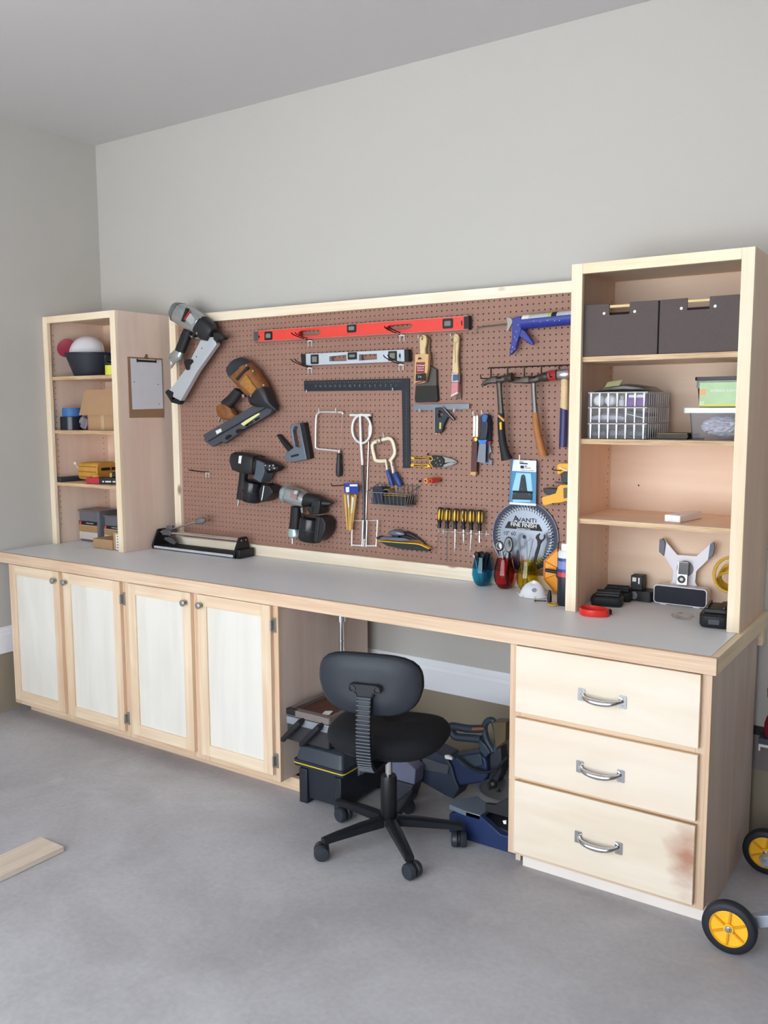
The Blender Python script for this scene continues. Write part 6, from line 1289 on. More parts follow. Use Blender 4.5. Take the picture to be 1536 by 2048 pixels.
for f, z in ((.90, .0006), (.91, .004), (1., h)):
    R.append([((x0 + x1) / 2 + (a - (x0 + x1) / 2) * f, (y0 + y1) / 2 + (b - (y0 + y1) / 2) * f, S2 + z) for a, b in rrect(x0, x1, y0, y1, .018)])
for f, z in ((.965, h), (.88, .007)):
    R.append([((x0 + x1) / 2 + (a - (x0 + x1) / 2) * f, (y0 + y1) / 2 + (b - (y0 + y1) / 2) * f, S2 + z) for a, b in rrect(x0, x1, y0, y1, .018)])
MB().rings(R).build('tub', mat('tote_clear', (232, 232, 238), .1, trans=.9, ior=1.12), t)
MB().prism(rrect(x0 - .016, x1 + .008, y0 - .014, y1 + .01, .02), S2 + h + .0004, S2 + h + .0185, ax='z').build('lid', mat('lid_white', (226, 230, 232), .4), t, bevel=.004)
b_ = bmesh.new(); bmesh.ops.create_icosphere(b_, subdivisions=4, radius=1); rr = random.Random(8)
for v in b_.verts: v.co = Vector((v.co.x * .070, v.co.y * .090, v.co.z * .035)) * (1 + rr.uniform(-.10, .10)) + Vector((.0 + 3.524, -.168, S2 + .046))
m_ = MB(); m_.bm = b_; m_.build('bag_contents', mat('tote_bag', (222, 224, 230), .2), t, smooth=False)
t = thing('screw_tub', 'screw tub with black lid and green label standing on the white-lidded tote', 'tub', (3.52, -.17, S2 + .111))
zb = S2 + .1112; x0, x1, y0, y1, h = 3.452, 3.604, -.262, -.10, .094
R = [[((x0 + x1) / 2 + (a - (x0 + x1) / 2) * f, (y0 + y1) / 2 + (b - (y0 + y1) / 2) * f, zb + z) for a, b in rrect(x0, x1, y0, y1, .01)] for f, z in ((.92, .0006), (1., h * .7))]
MB().rings(R).build('tub', mat('tub_dark', (44, 34, 34), .3, vary=.3, vscale=60), t)
MB().prism(rrect(x0 - .003, x1 + .003, y0 - .003, y1 + .003, .01), zb + h * .7 + .0003, zb + h * .98, ax='z').build('upper_tub', mat('tub_upper', (190, 200, 190), .15, trans=.6, ior=1.2), t)
MB().box(x0 - .010, x0 - .0035, -.20, -.16, zb + h * .62, zb + h * .84).build('latch', mat('latch_grey', (150, 152, 156), .4), t, bevel=.002)
MB().prism(rrect(x0 - .008, x1 + .008, y0 - .008, y1 + .008, .012), zb + h * .985, zb + h * 1.11, ax='z').build('lid', black_m, t, bevel=.003)
MB().box(x0 + .010, x1 - .008, y0 - .0042, y0 - .0034, zb + h * .03, zb + h * .90).build('label', mat('label_green', (168, 196, 150), .45, vary=.15, vscale=20), t)
MB().box(x0 + .010, x0 + .032, y0 - .0052, y0 - .0044, zb + h * .46, zb + h * .66).build('label_mark', mat('label_orange', (220, 160, 110), .5), t)
MB().box(x0 + .010, x1 - .018, y0 - .0050, y0 - .0044, zb + h * .04, zb + h * .12).build('label_band', mat('label_yellow', (214, 206, 90), .5), t)
text('label_text', 'EXTERIOR SCREWS', .0105, paper_m, t, ((x0 + x1) / 2 + .016, y0 - .0054, zb + h * .60), (1, 0, 0), (0, 0, 1), bold=.0002)
text('label_text', '21', .016, paper_m, t, (x0 + .02, y0 - .0054, zb + h * .16), (1, 0, 0), (0, 0, 1), bold=.0003)
t = thing('foam_block', 'white foam block alone on the third right shelf', 'block', (3.40, -.19, S3))
MB(frame3((3.361, -.284, S3 + .0006), (.985, -.17, 0), (.17, .985, 0))).box(0, .058, 0, .175, 0, .026).build('block', mat('foam_white', (236, 234, 234), .7, bump=.2, bscale=200), t, bevel=.003, seg=3)

# bottom of the right tower
S0 = T1 + .0012
batt_m = mat('battery_black', (30, 31, 34), .5, bump=.1, bscale=200)
def battery(lbl, x, y, rot, s=1., grp='black tool batteries'):
    t = thing('tool_battery', lbl, 'battery', (x, y, S0), grp)
    M = Matrix.Translation((x, y, S0 + .0004)) @ Matrix.Rotation(rot, 4, 'Z') @ Matrix.Scale(s, 4)
    MB(M).loft([((0, 0, 0), (.056, 0, 0), (0, .037, 0)), ((0, 0, .006), (.060, 0, 0), (0, .040, 0)), ((0, 0, .030), (.060, 0, 0), (0, .040, 0)), ((0, 0, .036), (.054, 0, 0), (0, .035, 0))], 24, 5).build('shell', batt_m, t)
    MB(M).box(-.044, .048, -.028, .028, .0362, .048).build('slide', batt_m, t, bevel=.003)
    for sy in (-1, 1): MB(M).box(-.040, .046, sy * .021 - .0035, sy * .021 + .0035, .0482, .054).build('rail', tool_black, t, bevel=.001)
    MB(M).box(-.0625, -.0602, -.014, .014, .010, .024).build('latch', tool_grey, t, bevel=.001)
    return t
battery('black tool battery nearest the front at the left of the right tower', 3.122, -.178, .25)
battery('black tool battery behind another at the left of the right tower', 3.120, -.068, .22)
battery('large black tool battery at the front right of the right tower', 3.548, -.262, PI / 2 + .12, 1.3)
battery('black tool battery half hidden by the right stile', 3.585, -.135, PI / 2, .8)
t = thing('battery_charger', 'black charger with small battery standing in it', 'charger', (3.21, -.02, S0))
MB().prism(rrect(3.150, 3.252, -.052, .024, .012), S0 + .0004, S0 + .040, ax='z').build('base', black_m, t, bevel=.004)
MB().box(3.165, 3.212, -.042, .004, S0 + .0402, S0 + .098).build('battery', batt_m, t, bevel=.003)
MB().box(3.172, 3.187, -.0428, -.0418, S0 + .074, S0 + .090).build('label', paper_m, t)
MB().box(3.195, 3.201, -.0428, -.0418, S0 + .066, S0 + .090).build('label', paper_m, t)
MB().prism(arc(3.184, S0 + .021, .013, 0, 330, 11, .016), -.0535, -.0522).build('badge', mat('badge_grey', (120, 120, 126), .45), t)
# speaker dock with player and white cross plate
t = thing('speaker_dock', 'low white-rimmed speaker with black grille at the back of the right tower', 'speaker', (3.36, -.03, S0))
dk = [(3.263, S0 + .001), (3.461, S0 + .001), (3.461, S0 + .075), (3.263, S0 + .075)]
MB().prism(rrect(3.262, 3.462, S0 + .004, S0 + .076, .014, 6), -.060, -.012).build('case', mat('dock_white', (216, 214, 216), .35), t, bevel=.003)
MB().prism(rrect(3.266, 3.458, S0 + .008, S0 + .072, .011, 6), -.0625, -.0601).build('grille', mat('grille_navy', (36, 38, 50), .7, bump=.6, bscale=900), t, bevel=.001)
for x in (3.30, 3.424): MB().box(x - .012, x + .012, -.058, -.016, S0 + .0002, S0 + .0038).build('foot', MATS['dock_white'], t)
t = thing('tablet_holder', 'white X-shaped tablet holder with grey pads leaning behind the speaker', 'holder', (3.37, .0, S0 + .05))
MB().prism([(3.2641,1.1264),(3.2768,1.1339),(3.3326,1.0728),(3.4049,1.0745),(3.4571,1.1308),(3.4676,1.1356),(3.4719,1.1201),(3.4642,1.0831),(3.4062,1.0165),(3.4031,0.9739),(3.4106,0.9586),(3.411,0.9465),(3.3153,0.9358),(3.3011,0.9547),(3.3166,0.9703),(3.3192,1.0106),(3.2851,1.0616),(3.264,1.0802)], -.008, -.003).build('plate', mat('holder_white', (216, 214, 222), .35), t, bevel=.001)
pad_m = mat('holder_grey', (100, 102, 112), .5)
MB().prism([(3.2647,1.1267),(3.2774,1.1342),(3.2883,1.1172),(3.2828,1.0638),(3.2638,1.0801)], -.016, -.0082).build('pad', pad_m, t, bevel=.002)
MB().prism([(3.4548,1.1261),(3.468,1.1358),(3.4725,1.1165),(3.4663,1.0819),(3.4487,1.0653)], -.016, -.0082).build('pad', pad_m, t, bevel=.002)
c = [(3.3644,1.0227)][0]
MB().prism([(c[0] + .0315 * math.cos(2 * PI * i / 28), c[1] + .0305 * math.sin(2 * PI * i / 28)) for i in range(28)], -.0095, -.0082).build('hub', mat('hub_grey', (120, 122, 132), .5), t)
t = thing('music_player', 'slim silver music player with round wheel docked on the speaker', 'player', (3.36, -.04, S0 + .076))
MB().prism([(3.3458,1.0533),(3.3836,1.0537),(3.3813,0.9636),(3.3414,0.9625)], -.040, -.034).build('body', mat('player_silver', (196, 194, 198), .3, .7), t, bevel=.0015)
MB().prism([(3.3495,1.0511),(3.3826,1.0514),(3.3815,1.0053),(3.3476,1.0043)], -.0409, -.0398).build('screen', mat('screen_dark', (44, 44, 50), .15), t)
c = [(3.3608,0.9855)][0]
MB().lathe([(.0150, 0), (.0150, .0006)], (c[0], -.0401, c[1]), (0, -1, 0), 24).build('click_wheel', black_m, t)
MB().lathe([(.0066, .0007), (.0062, .0011)], (c[0], -.0401, c[1]), (0, -1, 0), 18).build('centre_button', mat('button_pale', (206, 206, 210), .3), t)
t = thing('extension_cord', 'coil of yellow extension cord with black plug at the right of the tower', 'cord', (3.56, -.09, S0))
ym = mat('cord_yellow', (196, 156, 36), .45)
rr = random.Random(11)
for k in range(7):
    cx_, cy_, cz_ = 3.552 + rr.uniform(-.005, .005), -.075 + .010 * k - .03, S0 + .148 + rr.uniform(-.006, .006); rx_, rz_ = .055 + rr.uniform(-.006, .004), (.062 if k < 3 else .030 + rr.uniform(0, .024))
    MB().tube([(cx_ + rx_ * math.cos(2 * PI * j / 22), cy_ + .012 * math.sin(2 * PI * j / 22 + k), cz_ - (.0 if k < 3 else .02) + rz_ * math.sin(2 * PI * j / 22)) for j in range(22)], .0048, 7, True).build('turn', ym, t)
MB().box(3.548, 3.592, -.115, -.08, S0 + .042, S0 + .108).build('plug', black_m, t, bevel=.006)
MB().box(3.52, 3.60, -.118, -.06, S0 + .0006, S0 + .041).build('plug_block', navy_m, t, bevel=.006)
t = thing('plastic_loop', 'bright red plastic loop with black tip at the front left of the tower', 'loop', (3.14, -.37, S0))
pts = smooth_path([(3.085, -.345, S0 + .012), (3.105, -.392, S0 + .012), (3.145, -.402, S0 + .012), (3.186, -.380, S0 + .012), (3.190, -.355, S0 + .012), (3.165, -.330, S0 + .012), (3.12, -.322, S0 + .012)], 5, True)
R = []
for i, p in enumerate(pts):
    a, b = pts[i - 1], pts[(i + 1) % len(pts)]; d = (b - a).normalized(); n_ = Vector((-d.y, d.x, 0)); h = .0115
    R.append([p + n_ * w + Vector((0, 0, zz)) for w, zz in ((-.0035, -h), (.0035, -h), (.0045, 0), (.0035, h), (-.0035, h), (-.0045, 0))])
MB().rings(R, close=True).build('loop', mat('loop_red', (226, 46, 38), .35), t)
MB(frame3((3.150, -.352, S0 + .006), (.85, .5, 0), (-.5, .85, 0))).box(0, .042, -.009, .009, 0, .006).build('blade', pad_m, t, bevel=.001)
MB(frame3((3.186, -.338, S0 + .004), (.85, .5, 0), (-.5, .85, 0))).box(0, .010, -.012, .012, 0, .016).build('tip', black_m, t, bevel=.002)
t = thing('plastic_wrap', 'crumpled clear plastic wrapper in front of the speaker', 'wrapper', (3.43, -.27, S0))
b_ = bmesh.new(); bmesh.ops.create_icosphere(b_, subdivisions=3, radius=1); rr = random.Random(4)
for v in b_.verts: v.co = Vector((v.co.x * .036, v.co.y * .030, (v.co.z + 1) * .011)) * (1 + rr.uniform(-.22, .22)) + Vector((3.432, -.265, S0 + .0006))
for v in b_.verts: v.co.z = max(v.co.z, S0 + .0006)
m_ = MB(); m_.bm = b_; m_.build('wrap', mat('wrap_film', (236, 232, 230), .06, trans=.95, ior=1.15, alpha=.5), t, smooth=False)

# ------------------------------------------------------------------ office chair
ct = thing('office_chair', 'black armless swivel office chair on five casters pulled out under the worktop', 'chair', (2.5, -.76, 0))
CM = Matrix.Translation((2.5, -.76, 0)) @ Matrix.Rotation(math.radians(16), 4, 'Z')
seat_m = mat('seat_fabric', (17, 18, 24), .92, bump=.5, bscale=500)
shell_m = mat('chair_shell', (37, 42, 51), .5, bump=.25, bscale=500)
metal_black = mat('chair_metal', (34, 36, 42), .38, .3)
def seat_ring(f, z, tilt=0.):
    out = []
    for j in range(36):
        a = 2 * PI * j / 36; x, y = .225 * math.cos(a), .215 * math.sin(a)
        k = abs(math.cos(a)) ** 2.6 + abs(math.sin(a)) ** 2.6; k = k ** (-1 / 2.6)
        out.append((x * k * f, y * k * f + .01, z - (.022 * max(0, math.sin(a)) ** 2 if z > .44 else 0)))
    return out
MB(CM).rings([seat_ring(.78, .392), seat_ring(.93, .402), seat_ring(1., .424), seat_ring(.99, .446), seat_ring(.92, .464), seat_ring(.75, .472), seat_ring(.3, .470), seat_ring(.02, .469)]).build('seat', seat_m, ct, angle=70)
MB(CM).rings([seat_ring(.66, .376), seat_ring(.80, .381), seat_ring(.82, .3915)]).build('seat_pan', metal_black, ct)
yb0 = -.235
def back_ring(f, y, bow=.0):
    out = []
    for j in range(40):
        a = 2 * PI * j / 40; p = 3.4; k = (abs(math.cos(a)) ** p + abs(math.sin(a)) ** p) ** (-1 / p)
        x, z = .189 * k * math.cos(a) * f, .108 * k * math.sin(a) * f
        x *= 1 - .14 * max(0, -z / .108)
        out.append((x, y + .55 * x * x * 1.2, .683 + z))
    return out
MB(CM).rings([back_ring(.02, yb0 - .014), back_ring(.5, yb0 - .014), back_ring(.92, yb0 - .010), back_ring(1., yb0), back_ring(1., yb0 + .004)]).build('back_shell', shell_m, ct, angle=70)
MB(CM).rings([back_ring(1.012, yb0 + .0045), back_ring(1.02, yb0 + .016), back_ring(.97, yb0 + .030), back_ring(.8, yb0 + .038), back_ring(.3, yb0 + .040), back_ring(.02, yb0 + .040)]).build('back_cushion', seat_m, ct, angle=70)
MB(CM).prism([(-.052, .694), (.052, .694), (.062, .682), (.056, .666), (.034, .660), (.030, .648), (-.030, .648), (-.034, .660), (-.056, .666), (-.062, .682)], yb0 - .034, yb0 - .0145).build('back_bracket', metal_black, ct, bevel=.006, seg=3)
for s in (-1, 1):
    MB(CM).lathe([(.013, 0), (.013, .004), (.009, .004), (.007, -.002), (.002, -.002)], (s * .045, yb0 - .0341, .678), (0, -1, 0), 16).build('bolt_boss', black_m, ct)
sp = [(0, yb0 - .030, .650), (0, yb0 - .040, .56), (0, yb0 - .040, .48), (0, yb0 - .028, .412), (0, yb0 + .01, .371)]
spp = smooth_path(sp, 9)
R = []
for i, p in enumerate(spp):
    a, b = spp[max(i - 1, 0)], spp[min(i + 1, len(spp) - 1)]; d = (b - a).normalized(); n_ = d.cross(Vector((1, 0, 0)))
    R.append([p + Vector((sx * .024, 0, 0)) + n_ * sy * .010 for sx, sy in ((-1, -.8), (-.8, -1), (.8, -1), (1, -.8), (1, .8), (.8, 1), (-.8, 1), (-1, .8))])
MB(CM).rings(R).build('spine', metal_black, ct)
for i in range(23):
    f = .02 + .96 * i / 22; k = f * (len(spp) - 1) * .93; i0 = int(k); p = spp[i0].lerp(spp[min(i0 + 1, len(spp) - 1)], k - i0)
    d = (spp[min(i0 + 1, len(spp) - 1)] - spp[max(i0 - 1, 0)]).normalized(); n_ = d.cross(Vector((1, 0, 0)))
    if n_.y > 0: n_ = -n_
    MB(CM).tube([p + Vector((-.0262, 0, 0)) + n_ * .010, p + Vector((.0262, 0, 0)) + n_ * .010], .0034, 8).build('spine_rib', mat('rib_grey', (62, 66, 76), .35), ct)
MB(CM).prism([(-.026, -.225), (.026, -.225), (.05, -.03), (.05, .06), (-.05, .06), (-.05, -.03)], .362, .3755, ax='z').build('seat_plate', metal_black, ct, bevel=.003)
MB(CM).cyl((0, 0, .262), (0, 0, .3619), .0135, n=18).build('gas_lift', chrome_m, ct)
MB(CM).lathe([(.030, .100), (.031, .102), (.031, .25), (.028, .262), (.014, .2625)], n=24).build('column', black_m, ct)
MB(CM).lathe([(.034, .070), (.040, .074), (.040, .097), (.034, .0998), (.004, .0998)], n=24).build('hub', metal_black, ct)
for k, ang in enumerate((-115.5, -41, 28, 171, 104)):
    A_ = math.radians(ang - 16); u = Vector((math.cos(A_), math.sin(A_), 0)); sd = Vector((-u.y, u.x, 0)); rl = .265
    R = []
    for r, w, z1, z0 in ((.034, .021, .104, .070), (.12, .020, .100, .069), (.22, .018, .091, .066), (rl + .014, .0165, .083, .063)):
        c = u * r; R.append([c + sd * s * w + Vector((0, 0, z)) for s, z in ((-1, z0), (1, z0), (1, z1 - .006), (.55, z1), (-.55, z1), (-1, z1 - .006))])
    leg = MB(CM).rings(R).build('leg', metal_black, ct)
    c = u * rl; q = math.radians(-75 if k == 2 else ang * 1.7 + 40); f = Vector((math.cos(q), math.sin(q), 0)); g = Vector((-f.y, f.x, 0)); w0 = c + f * .018
    cas = MB(CM)
    for s in (-1, 1): cas.lathe([(.010, .004), (.025, .004), (.0292, .008), (.0292, .022), (.025, .028), (.004, .030)], w0 + Vector((0, 0, .0298)), g * s, 20)
    cas.build('caster', mat('caster_black', (44, 48, 56), .4), leg)
    MB(CM).lathe([(.0285, -.0035), (.0285, .0035)], w0 + Vector((0, 0, .0310)), g, 20).tube([c + Vector((0, 0, .045)), c + Vector((0, 0, .063))], .009, 10).build('caster_fork', black_m, leg)

# ------------------------------------------------------------------ under the worktop
t = thing('chrome_pole', 'chrome pole with thicker collar standing against the cabinet side', 'pole', (1.945, -.315, 0))
MB().cyl((1.946, -.315, .001), (1.946, -.315, .69), .012, n=18).build('pole', chrome_m, t)
MB().cyl((1.946, -.315, .6901), (1.946, -.315, .8285), .021, n=20).build('collar', chrome_m, t)
MB().cyl((1.946, -.315, .6), (1.946, -.315, .604), .0132, n=18).build('joint', steel_m, t)
tb_black = mat('toolbox_black', (34, 37, 46), .45, bump=.1, bscale=200)
t = thing('toolbox', 'large black toolbox with yellow stripe on the floor beside the chair', 'toolbox', (2.1, -.51, 0))
x0, x1, y0, y1 = 1.998, 2.216, -.676, -.352
R = [[((x0 + x1) / 2 + (a - (x0 + x1) / 2) * f, (y0 + y1) / 2 + (b - (y0 + y1) / 2) * f, z) for a, b in rrect(x0, x1, y0, y1, .012)] for f, z in ((.965, .022), (1.01, .162))]
MB().rings(R).build('body', tb_black, t)
for fx in ((x0, x0 + .042), (x1 - .036, x1)):
    for fy in ((y0 - .010, y0 + .045), (y1 - .045, y1)): MB().box(*fx, *fy, .0006, .150).build('corner_foot', tb_black, t, bevel=.004)
def lipbox(e, z0, z1, m, nm, bv=.004): MB().prism(rrect(x0 - e, x1 + e, y0 - e, y1 + e, .016), z0, z1, ax='z').build(nm, m, t, bevel=bv)
lipbox(.022, .1622, .172, tb_black, 'lip'); lipbox(.0235, .1722, .1770, mat('stripe_yellow', (206, 186, 60), .4), 'stripe', .001); lipbox(.022, .1772, .188, tb_black, 'lid_rim')
R = [[((x0 + x1) / 2 + (a - (x0 + x1) / 2) * f, (y0 + y1) / 2 + (b - (y0 + y1) / 2) * f2, z) for a, b in rrect(x0, x1, y0, y1, .016)] for f, f2, z in ((1.13, 1.10, .1882), (1.03, 1.02, .243), (.98, .98, .2475))]
MB().rings(R).build('lid', mat('toolbox_lid', (50, 56, 66), .45, bump=.1, bscale=200), t)
MB(frame3((x1 + .0265, -.60, .145), (0, 1, 0), (0, 0, 1))).box(0, .06, 0, .085, -.006, .012).build('latch', mat('latch_slate', (112, 116, 122), .4), t, bevel=.003)
MB().tube([(x1 + .036, -.612, .235), (x1 + .040, -.612, .16), (x1 + .034, -.612, .148)], .004, 8).build('latch_bar', steel_m, t)
MB().prism([(-.52, .172), (-.44, .172), (-.50, .128)], x1 + .003, x1 + .030, ax='x').build('side_latch', mat('latch_yellow', (196, 150, 34), .45), t, bevel=.002)
t = thing('tool_case', 'old black and silver tool case with two slanting handles on the toolbox', 'case', (2.03, -.5, .2485))
x0, x1, y0, y1, z0, z1 = 1.922, 2.145, -.668, -.365, .2488, .392
MB().box(x0, x1, y0, y1, z0, z0 + .108).build('body', mat('case_black', (46, 46, 50), .5, vary=.2, vscale=20), t, bevel=.005)
MB().box(x0 - .001, x1 + .001, y0 - .002, y1, z0 + .072, z0 + .104).build('silver_band', mat('silver_band', (150, 154, 164), .4, .4, vary=.12, vscale=12), t, bevel=.002)
MB().prism(rrect(x0 - .002, x1 + .002, y0 - .003, y1 + .002, .008), z0 + .1085, z0 + .136, ax='z', holes=[rrect(x0 + .022, x1 - .016, y0 + .028, y1 - .02, .006)]).build('tray_rim', mat('tray_taupe', (120, 108, 106), .5, vary=.15, vscale=20), t, bevel=.003)
MB().box(x0 + .023, x1 - .017, y0 + .029, y1 - .021, z0 + .1085, z0 + .120).build('tray_floor', mat('tray_brown', (92, 58, 48), .7, vary=.3, vscale=14), t)
MB().box(x0 - .003, x0 + .05, y0 - .004, y0 + .02, z0 + .11, z0 + .138).build('corner_cap', black_m, t, bevel=.004)
MB(frame3((x1 - .075, y0 + .05, z0 + .121), (.9, .3, .1), (-.3, .9, 0))).box(0, .035, 0, .04, 0, .004).build('paper_scrap', paper_m, t)
for hx in (2.012, 2.112):
    MB().tube([(hx, y0 + .0, z0 + .105), (hx, y0 - .02, z0 + .100), (hx - .085, y0 - .034, z0 + .012), (hx - .095, y0 - .030, z0 + .004)], [.008, .0135, .012, .006], 14).build('handle', grip_m, t)
t = thing('grey_case', 'small slate grey case with angled top behind the chair column', 'case', (2.35, -.37, 0))
MB().prism([(2.285, .085), (2.412, .085), (2.418, .150), (2.380, .174), (2.285, .172)], -.44, -.37).build('upper', mat('case_lilac', (108, 110, 134), .5), t, bevel=.003)
MB().prism([(2.28, .0006), (2.38, .0006), (2.412, .0845), (2.28, .0845)], -.45, -.37).build('base', mat('case_dark', (62, 62, 72), .5), t, bevel=.003)  # lower half in a darker grey than the upper

# mitre saw on the floor
saw_blue = mat('saw_blue', (36, 48, 82), .45, .1, vary=.12, vscale=20)  # saw colours darkened to carry the shade under the worktop
saw_slate = mat('saw_slate', (52, 64, 78), .45, vary=.1, vscale=15)
ms = thing('mitre_saw', 'blue mitre saw with looped handle on the floor beside the drawer cabinet', 'saw', (2.75, -.4, 0))
t = ms
MB().prism([(2.735, .0006), (2.951, .0006), (2.951, .062), (2.885, .062), (2.800, .112), (2.735, .112)], -.590, -.562).build('base_front', mat('base_blue', (34, 50, 92), .4, .1, vary=.1, vscale=20), t, bevel=.003)
MB().prism([(2.735, .004), (2.951, .004), (2.951, .06), (2.735, .09)], -.5615, -.30).build('base', mat('saw_dark', (40, 44, 56), .5), t, bevel=.003)
MB().prism([(2.655, -.575), (2.735, -.590), (2.80, -.590), (2.80, -.42), (2.735, -.40), (2.655, -.52)], .094, .1135, ax='z').build('table_wing', mat('wing_grey', (120, 134, 148), .4, .4), t, bevel=.003)
MB().prism([(2.655, .0006), (2.734, .0006), (2.734, .0935), (2.700, .0935), (2.655, .075)], -.572, -.545).build('wing_side', MATS['base_blue'], t, bevel=.003)
MB().lathe([(.10, 0), (.125, .002), (.128, .012), (.118, .020), (.112, .0205), (.108, .016), (.004, .016)], (2.80, -.36, .1137), n=40).build('turntable', mat('turntable_grey', (128, 128, 130), .4, .5), t)
MB().prism([(2.80, .1137), (2.951, .1137), (2.951, .20), (2.905, .20), (2.84, .150), (2.80, .145)], -.55, -.535).build('fence', tool_black, t, bevel=.002)
MB().lathe([(.006, 0), (.005, .004)], (2.69, -.5752, .04), (0, -1, 0), 10).build('bolt', black_m, t)
ya = -.30
MB().prism([(2.5311,0.2003),(2.663,0.2475),(2.6955,0.2218),(2.7042,0.1603),(2.6845,0.1256),(2.5739,0.0839),(2.5317,0.1083),(2.5102,0.1534)], -.345, -.255).build('gear_housing', saw_blue, t, bevel=.008, seg=3)
MB().prism([(2.5521,0.2011),(2.6711,0.2463),(2.6836,0.2042),(2.6311,0.1753),(2.5815,0.1773)], -.352, -.344).build('housing_cover', saw_slate, t, bevel=.003)
MB().prism([(2.3642,0.1588),(2.4472,0.2159),(2.5199,0.2011),(2.5455,0.161),(2.5583,0.1182),(2.5795,0.0774),(2.5547,0.0291),(2.5038,0.0357),(2.3643,0.0743)], -.36, -.26).build('motor_housing', mat('saw_motor', (42, 50, 68), .5, vary=.08, vscale=12), t, bevel=.010, seg=3)
MB().prism([(2.4027,0.1781),(2.5349,0.17),(2.5289,0.1307),(2.4006,0.1236)], -.366, -.359).build('motor_cover', tool_grey, t, bevel=.003)
MB().prism([(2.5159,0.2118),(2.5347,0.2152),(2.5522,0.2079),(2.5515,0.2002),(2.5201,0.1984)], -.372, -.3605).build('label', paper_m, t)
MB().tube(smooth_path([(2.6681,-0.31,0.3383),(2.5942,-0.31,0.3231),(2.5193,-0.31,0.3191),(2.5088,-0.31,0.3056),(2.5194,-0.31,0.2888),(2.5363,-0.31,0.2771),(2.5945,-0.31,0.2837),(2.6537,-0.31,0.2906)], 4), .017, 12).build('handle', saw_slate, t)
MB().prism([(2.6536,0.2981),(2.684,0.2822),(2.7083,0.2541),(2.6846,0.2228),(2.6561,0.2501)], -.335, -.285).build('handle_arm', saw_slate, t, bevel=.006)
MB().tube(smooth_path([(2.7083,-0.31,0.2504),(2.6778,-0.31,0.2957),(2.6681,-0.31,0.3457),(2.683,-0.31,0.3746),(2.7068,-0.31,0.3794),(2.7211,-0.31,0.3455),(2.7275,-0.31,0.3063),(2.7182,-0.31,0.2562)], 4), .013, 10).build('blade_guard', saw_slate, t)
MB().prism([(2.7116,0.381),(2.7724,0.3913),(2.7735,0.3128),(2.7307,0.2742),(2.7201,0.3311)], -.33, -.27).build('guard_cover', mat('guard_tan', (92, 80, 56), .5), t, bevel=.004)
MB().prism([(2.6981,0.2452),(2.7454,0.2815),(2.7546,0.1798),(2.7277,0.1062),(2.6914,0.1237)], -.32, -.26).build('pivot_arm', mat('saw_dark', (0, 0, 0)), t, bevel=.006)
MB().prism([(2.6268,0.3428),(2.683,0.3561),(2.6831,0.3469),(2.6309,0.3343)], -.345, -.335).build('trigger', mat('trigger_orange', (150, 84, 58), .5), t)
MB().tube(smooth_path([(2.5718,-0.372,0.2296),(2.5966,-0.372,0.209),(2.6456,-0.372,0.1868),(2.7016,-0.372,0.1832),(2.7486,-0.372,0.2034),(2.7754,-0.372,0.2351),(2.8057,-0.372,0.2744)], 5), .0055, 8).build('cord', rubber_m, t)
MB().tube(smooth_path([(2.7743,-0.4,0.2228),(2.7477,-0.4,0.1767),(2.7364,-0.4,0.1448),(2.7543,-0.4,0.1092),(2.783,-0.4,0.1381)], 5), .0055, 8).build('cord', rubber_m, t)
MB().ball([(2.7608,-0.41,0.1617)][0], (.018, .015, .018), 12, 8).build('clamp_knob', black_m, t)
MB().prism([(2.8948,0.1195),(2.9092,0.125),(2.9094,0.1097),(2.8993,0.1084)], -.5935, -.5905).build('label', paper_m, t)

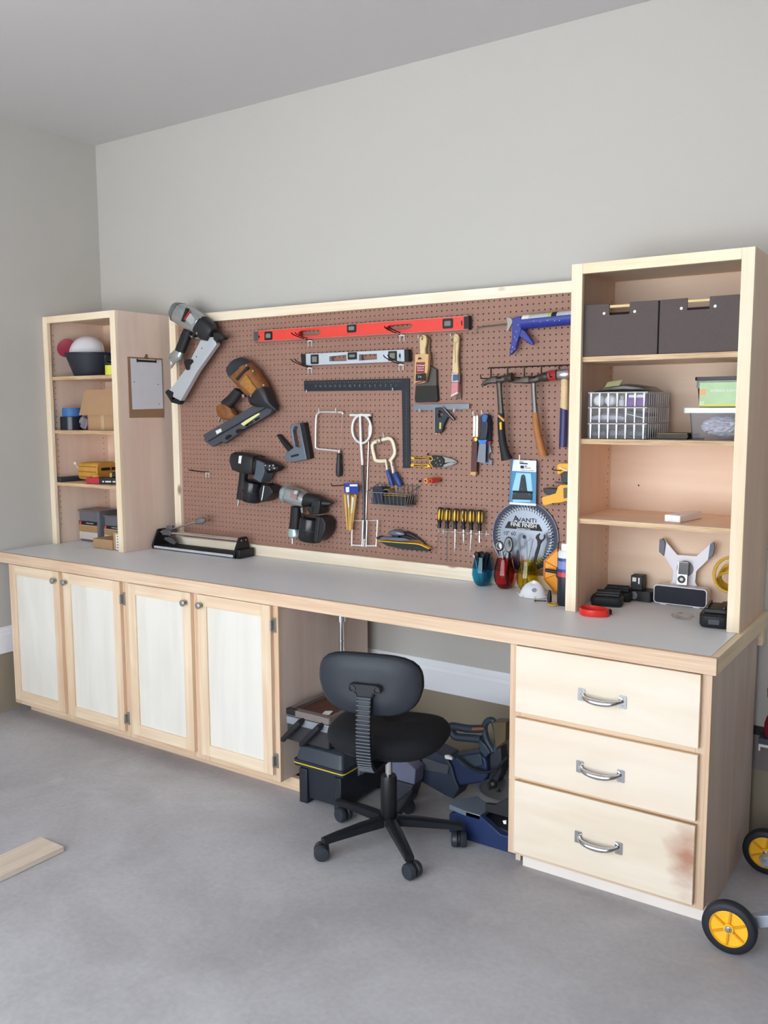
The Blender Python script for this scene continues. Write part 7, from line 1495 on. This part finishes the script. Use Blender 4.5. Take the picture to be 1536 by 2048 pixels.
# ------------------------------------------------------------------ right edge: wheeled stand, wall ledge, red jack
put(MB().box(3.60, ROOM_X1, WALL - .004, WALL + .02, 0, .272).build('trim_3', stem_m, smooth=False))
put(MB().box(3.605, ROOM_X1, WALL - .006, WALL + .02, .2722, .408).build('trim_4', mat('ledge_grey', (128, 120, 118), .7), smooth=False))
put(MB().box(3.605, ROOM_X1, WALL - .012, WALL + .02, .4082, .44).build('trim_5', mat('gap_black', (38, 34, 36), .6), smooth=False))
t = thing('wheeled_stand', 'aluminium stand with yellow-hubbed black wheels beside the drawer cabinet', 'stand', (3.74, -.5, 0))
wy = mat('wheel_yellow', (246, 190, 44), .4)
def wheel(x, y):
    c = (x, y, .0805)
    w = MB().lathe([(.056, -.017), (.072, -.0175), (.079, -.012), (.0802, 0), (.079, .012), (.072, .0175), (.056, .017)], c, (0, -1, 0), 44, caps=False).build('wheel', mat('tyre_black', (30, 32, 40), .55, bump=.05, bscale=200), t, angle=50)
    MB().lathe([(.0555, -.014), (.0575, -.016), (.0575, .0155), (.0545, .0165), (.0525, .010), (.016, .0085), (.015, .016), (.004, .0165)], c, (0, -1, 0), 40).build('rim', wy, w)
    for k in range(6):
        a = 2 * PI * k / 6 + .45; ca, sa = math.cos(a), math.sin(a)
        M = frame3((x + .016 * ca, y - .0105, .0805 + .016 * sa), (ca, 0, sa), (-sa, 0, ca))
        MB(M).box(0, .036, -.003, .003, -.003, .0045 if True else 0).build('rib', mat('wheel_amber', (222, 150, 26), .45), w, bevel=.0008)
    MB().lathe([(.010, .0166), (.010, .020), (.0065, .0205), (.0065, .026), (.002, .0265)], c, (0, -1, 0), 14).build('axle_nut', steel_m, w)
wheel(3.740, -.765); wheel(3.737, -.215)
for ya_, yb_2 in ((-.747, -.690), (-.295, -.234)): MB().cyl((3.74, ya_, .0805), (3.74, yb_2, .0805), .007, n=12).build('axle', steel_m, t)
alu_t = mat('tube_alu', (186, 192, 206), .35, .6)
for y0, y1 in ((-.735, -.70), (-.285, -.25)):
    M = frame3((3.73, (y0 + y1) / 2, .066), (.92, 0, .40), (0, 1, 0)); MB(M).box(0, .75, -.016, .016, -.018, .018).build('strut', alu_t, t, bevel=.003)
MB().box(4.10, 4.135, -.70, -.285, .215, .25).build('crossbar', alu_t, t, bevel=.003)
MB().box(4.395, 4.43, -.735, -.25, .0006, .37).build('leg_frame', alu_t, t, bevel=.003)
t = thing('steel_bracket', 'small dark steel bracket with bright edge on the wall at the right edge', 'bracket', (3.8, 0, .385))
MB().box(3.660, 3.95, -.040, WALL - .0125, .398, .424).build('shelf', mat('bracket_slate', (70, 76, 88), .45, .4), t, bevel=.001)
MB().box(3.662, 3.95, -.043, -.0402, .392, .402).build('edge', paper_m, t)
MB().box(3.662, 3.668, -.043, -.0402, .376, .3918).build('edge', paper_m, t)
t = thing('red_jack', 'dark red bottle-shaped jack at the right edge of the photo', 'jack', (3.715, -.005, .4242))
MB().lathe([(.034, 0), (.040, .012), (.040, .05), (.034, .072), (.026, .085), (.026, .145), (.034, .150), (.036, .180), (.030, .186), (.004, .187)], (3.712, -.004, .4246), n=26).build('body', mat('jack_red', (142, 30, 52), .4), t)

# ------------------------------------------------------------------ board on the floor
bd = MB().box(1.402, 1.541, -3.2, -1.503, .0008, .0215).build('pine_board', wood('board_grain_y', (218, 204, 188), (194, 175, 156), 'Y', fine=60), None, bevel=.0015)
solo(bd, 'pale pine board lying flat on the concrete floor at the left edge', 'board')
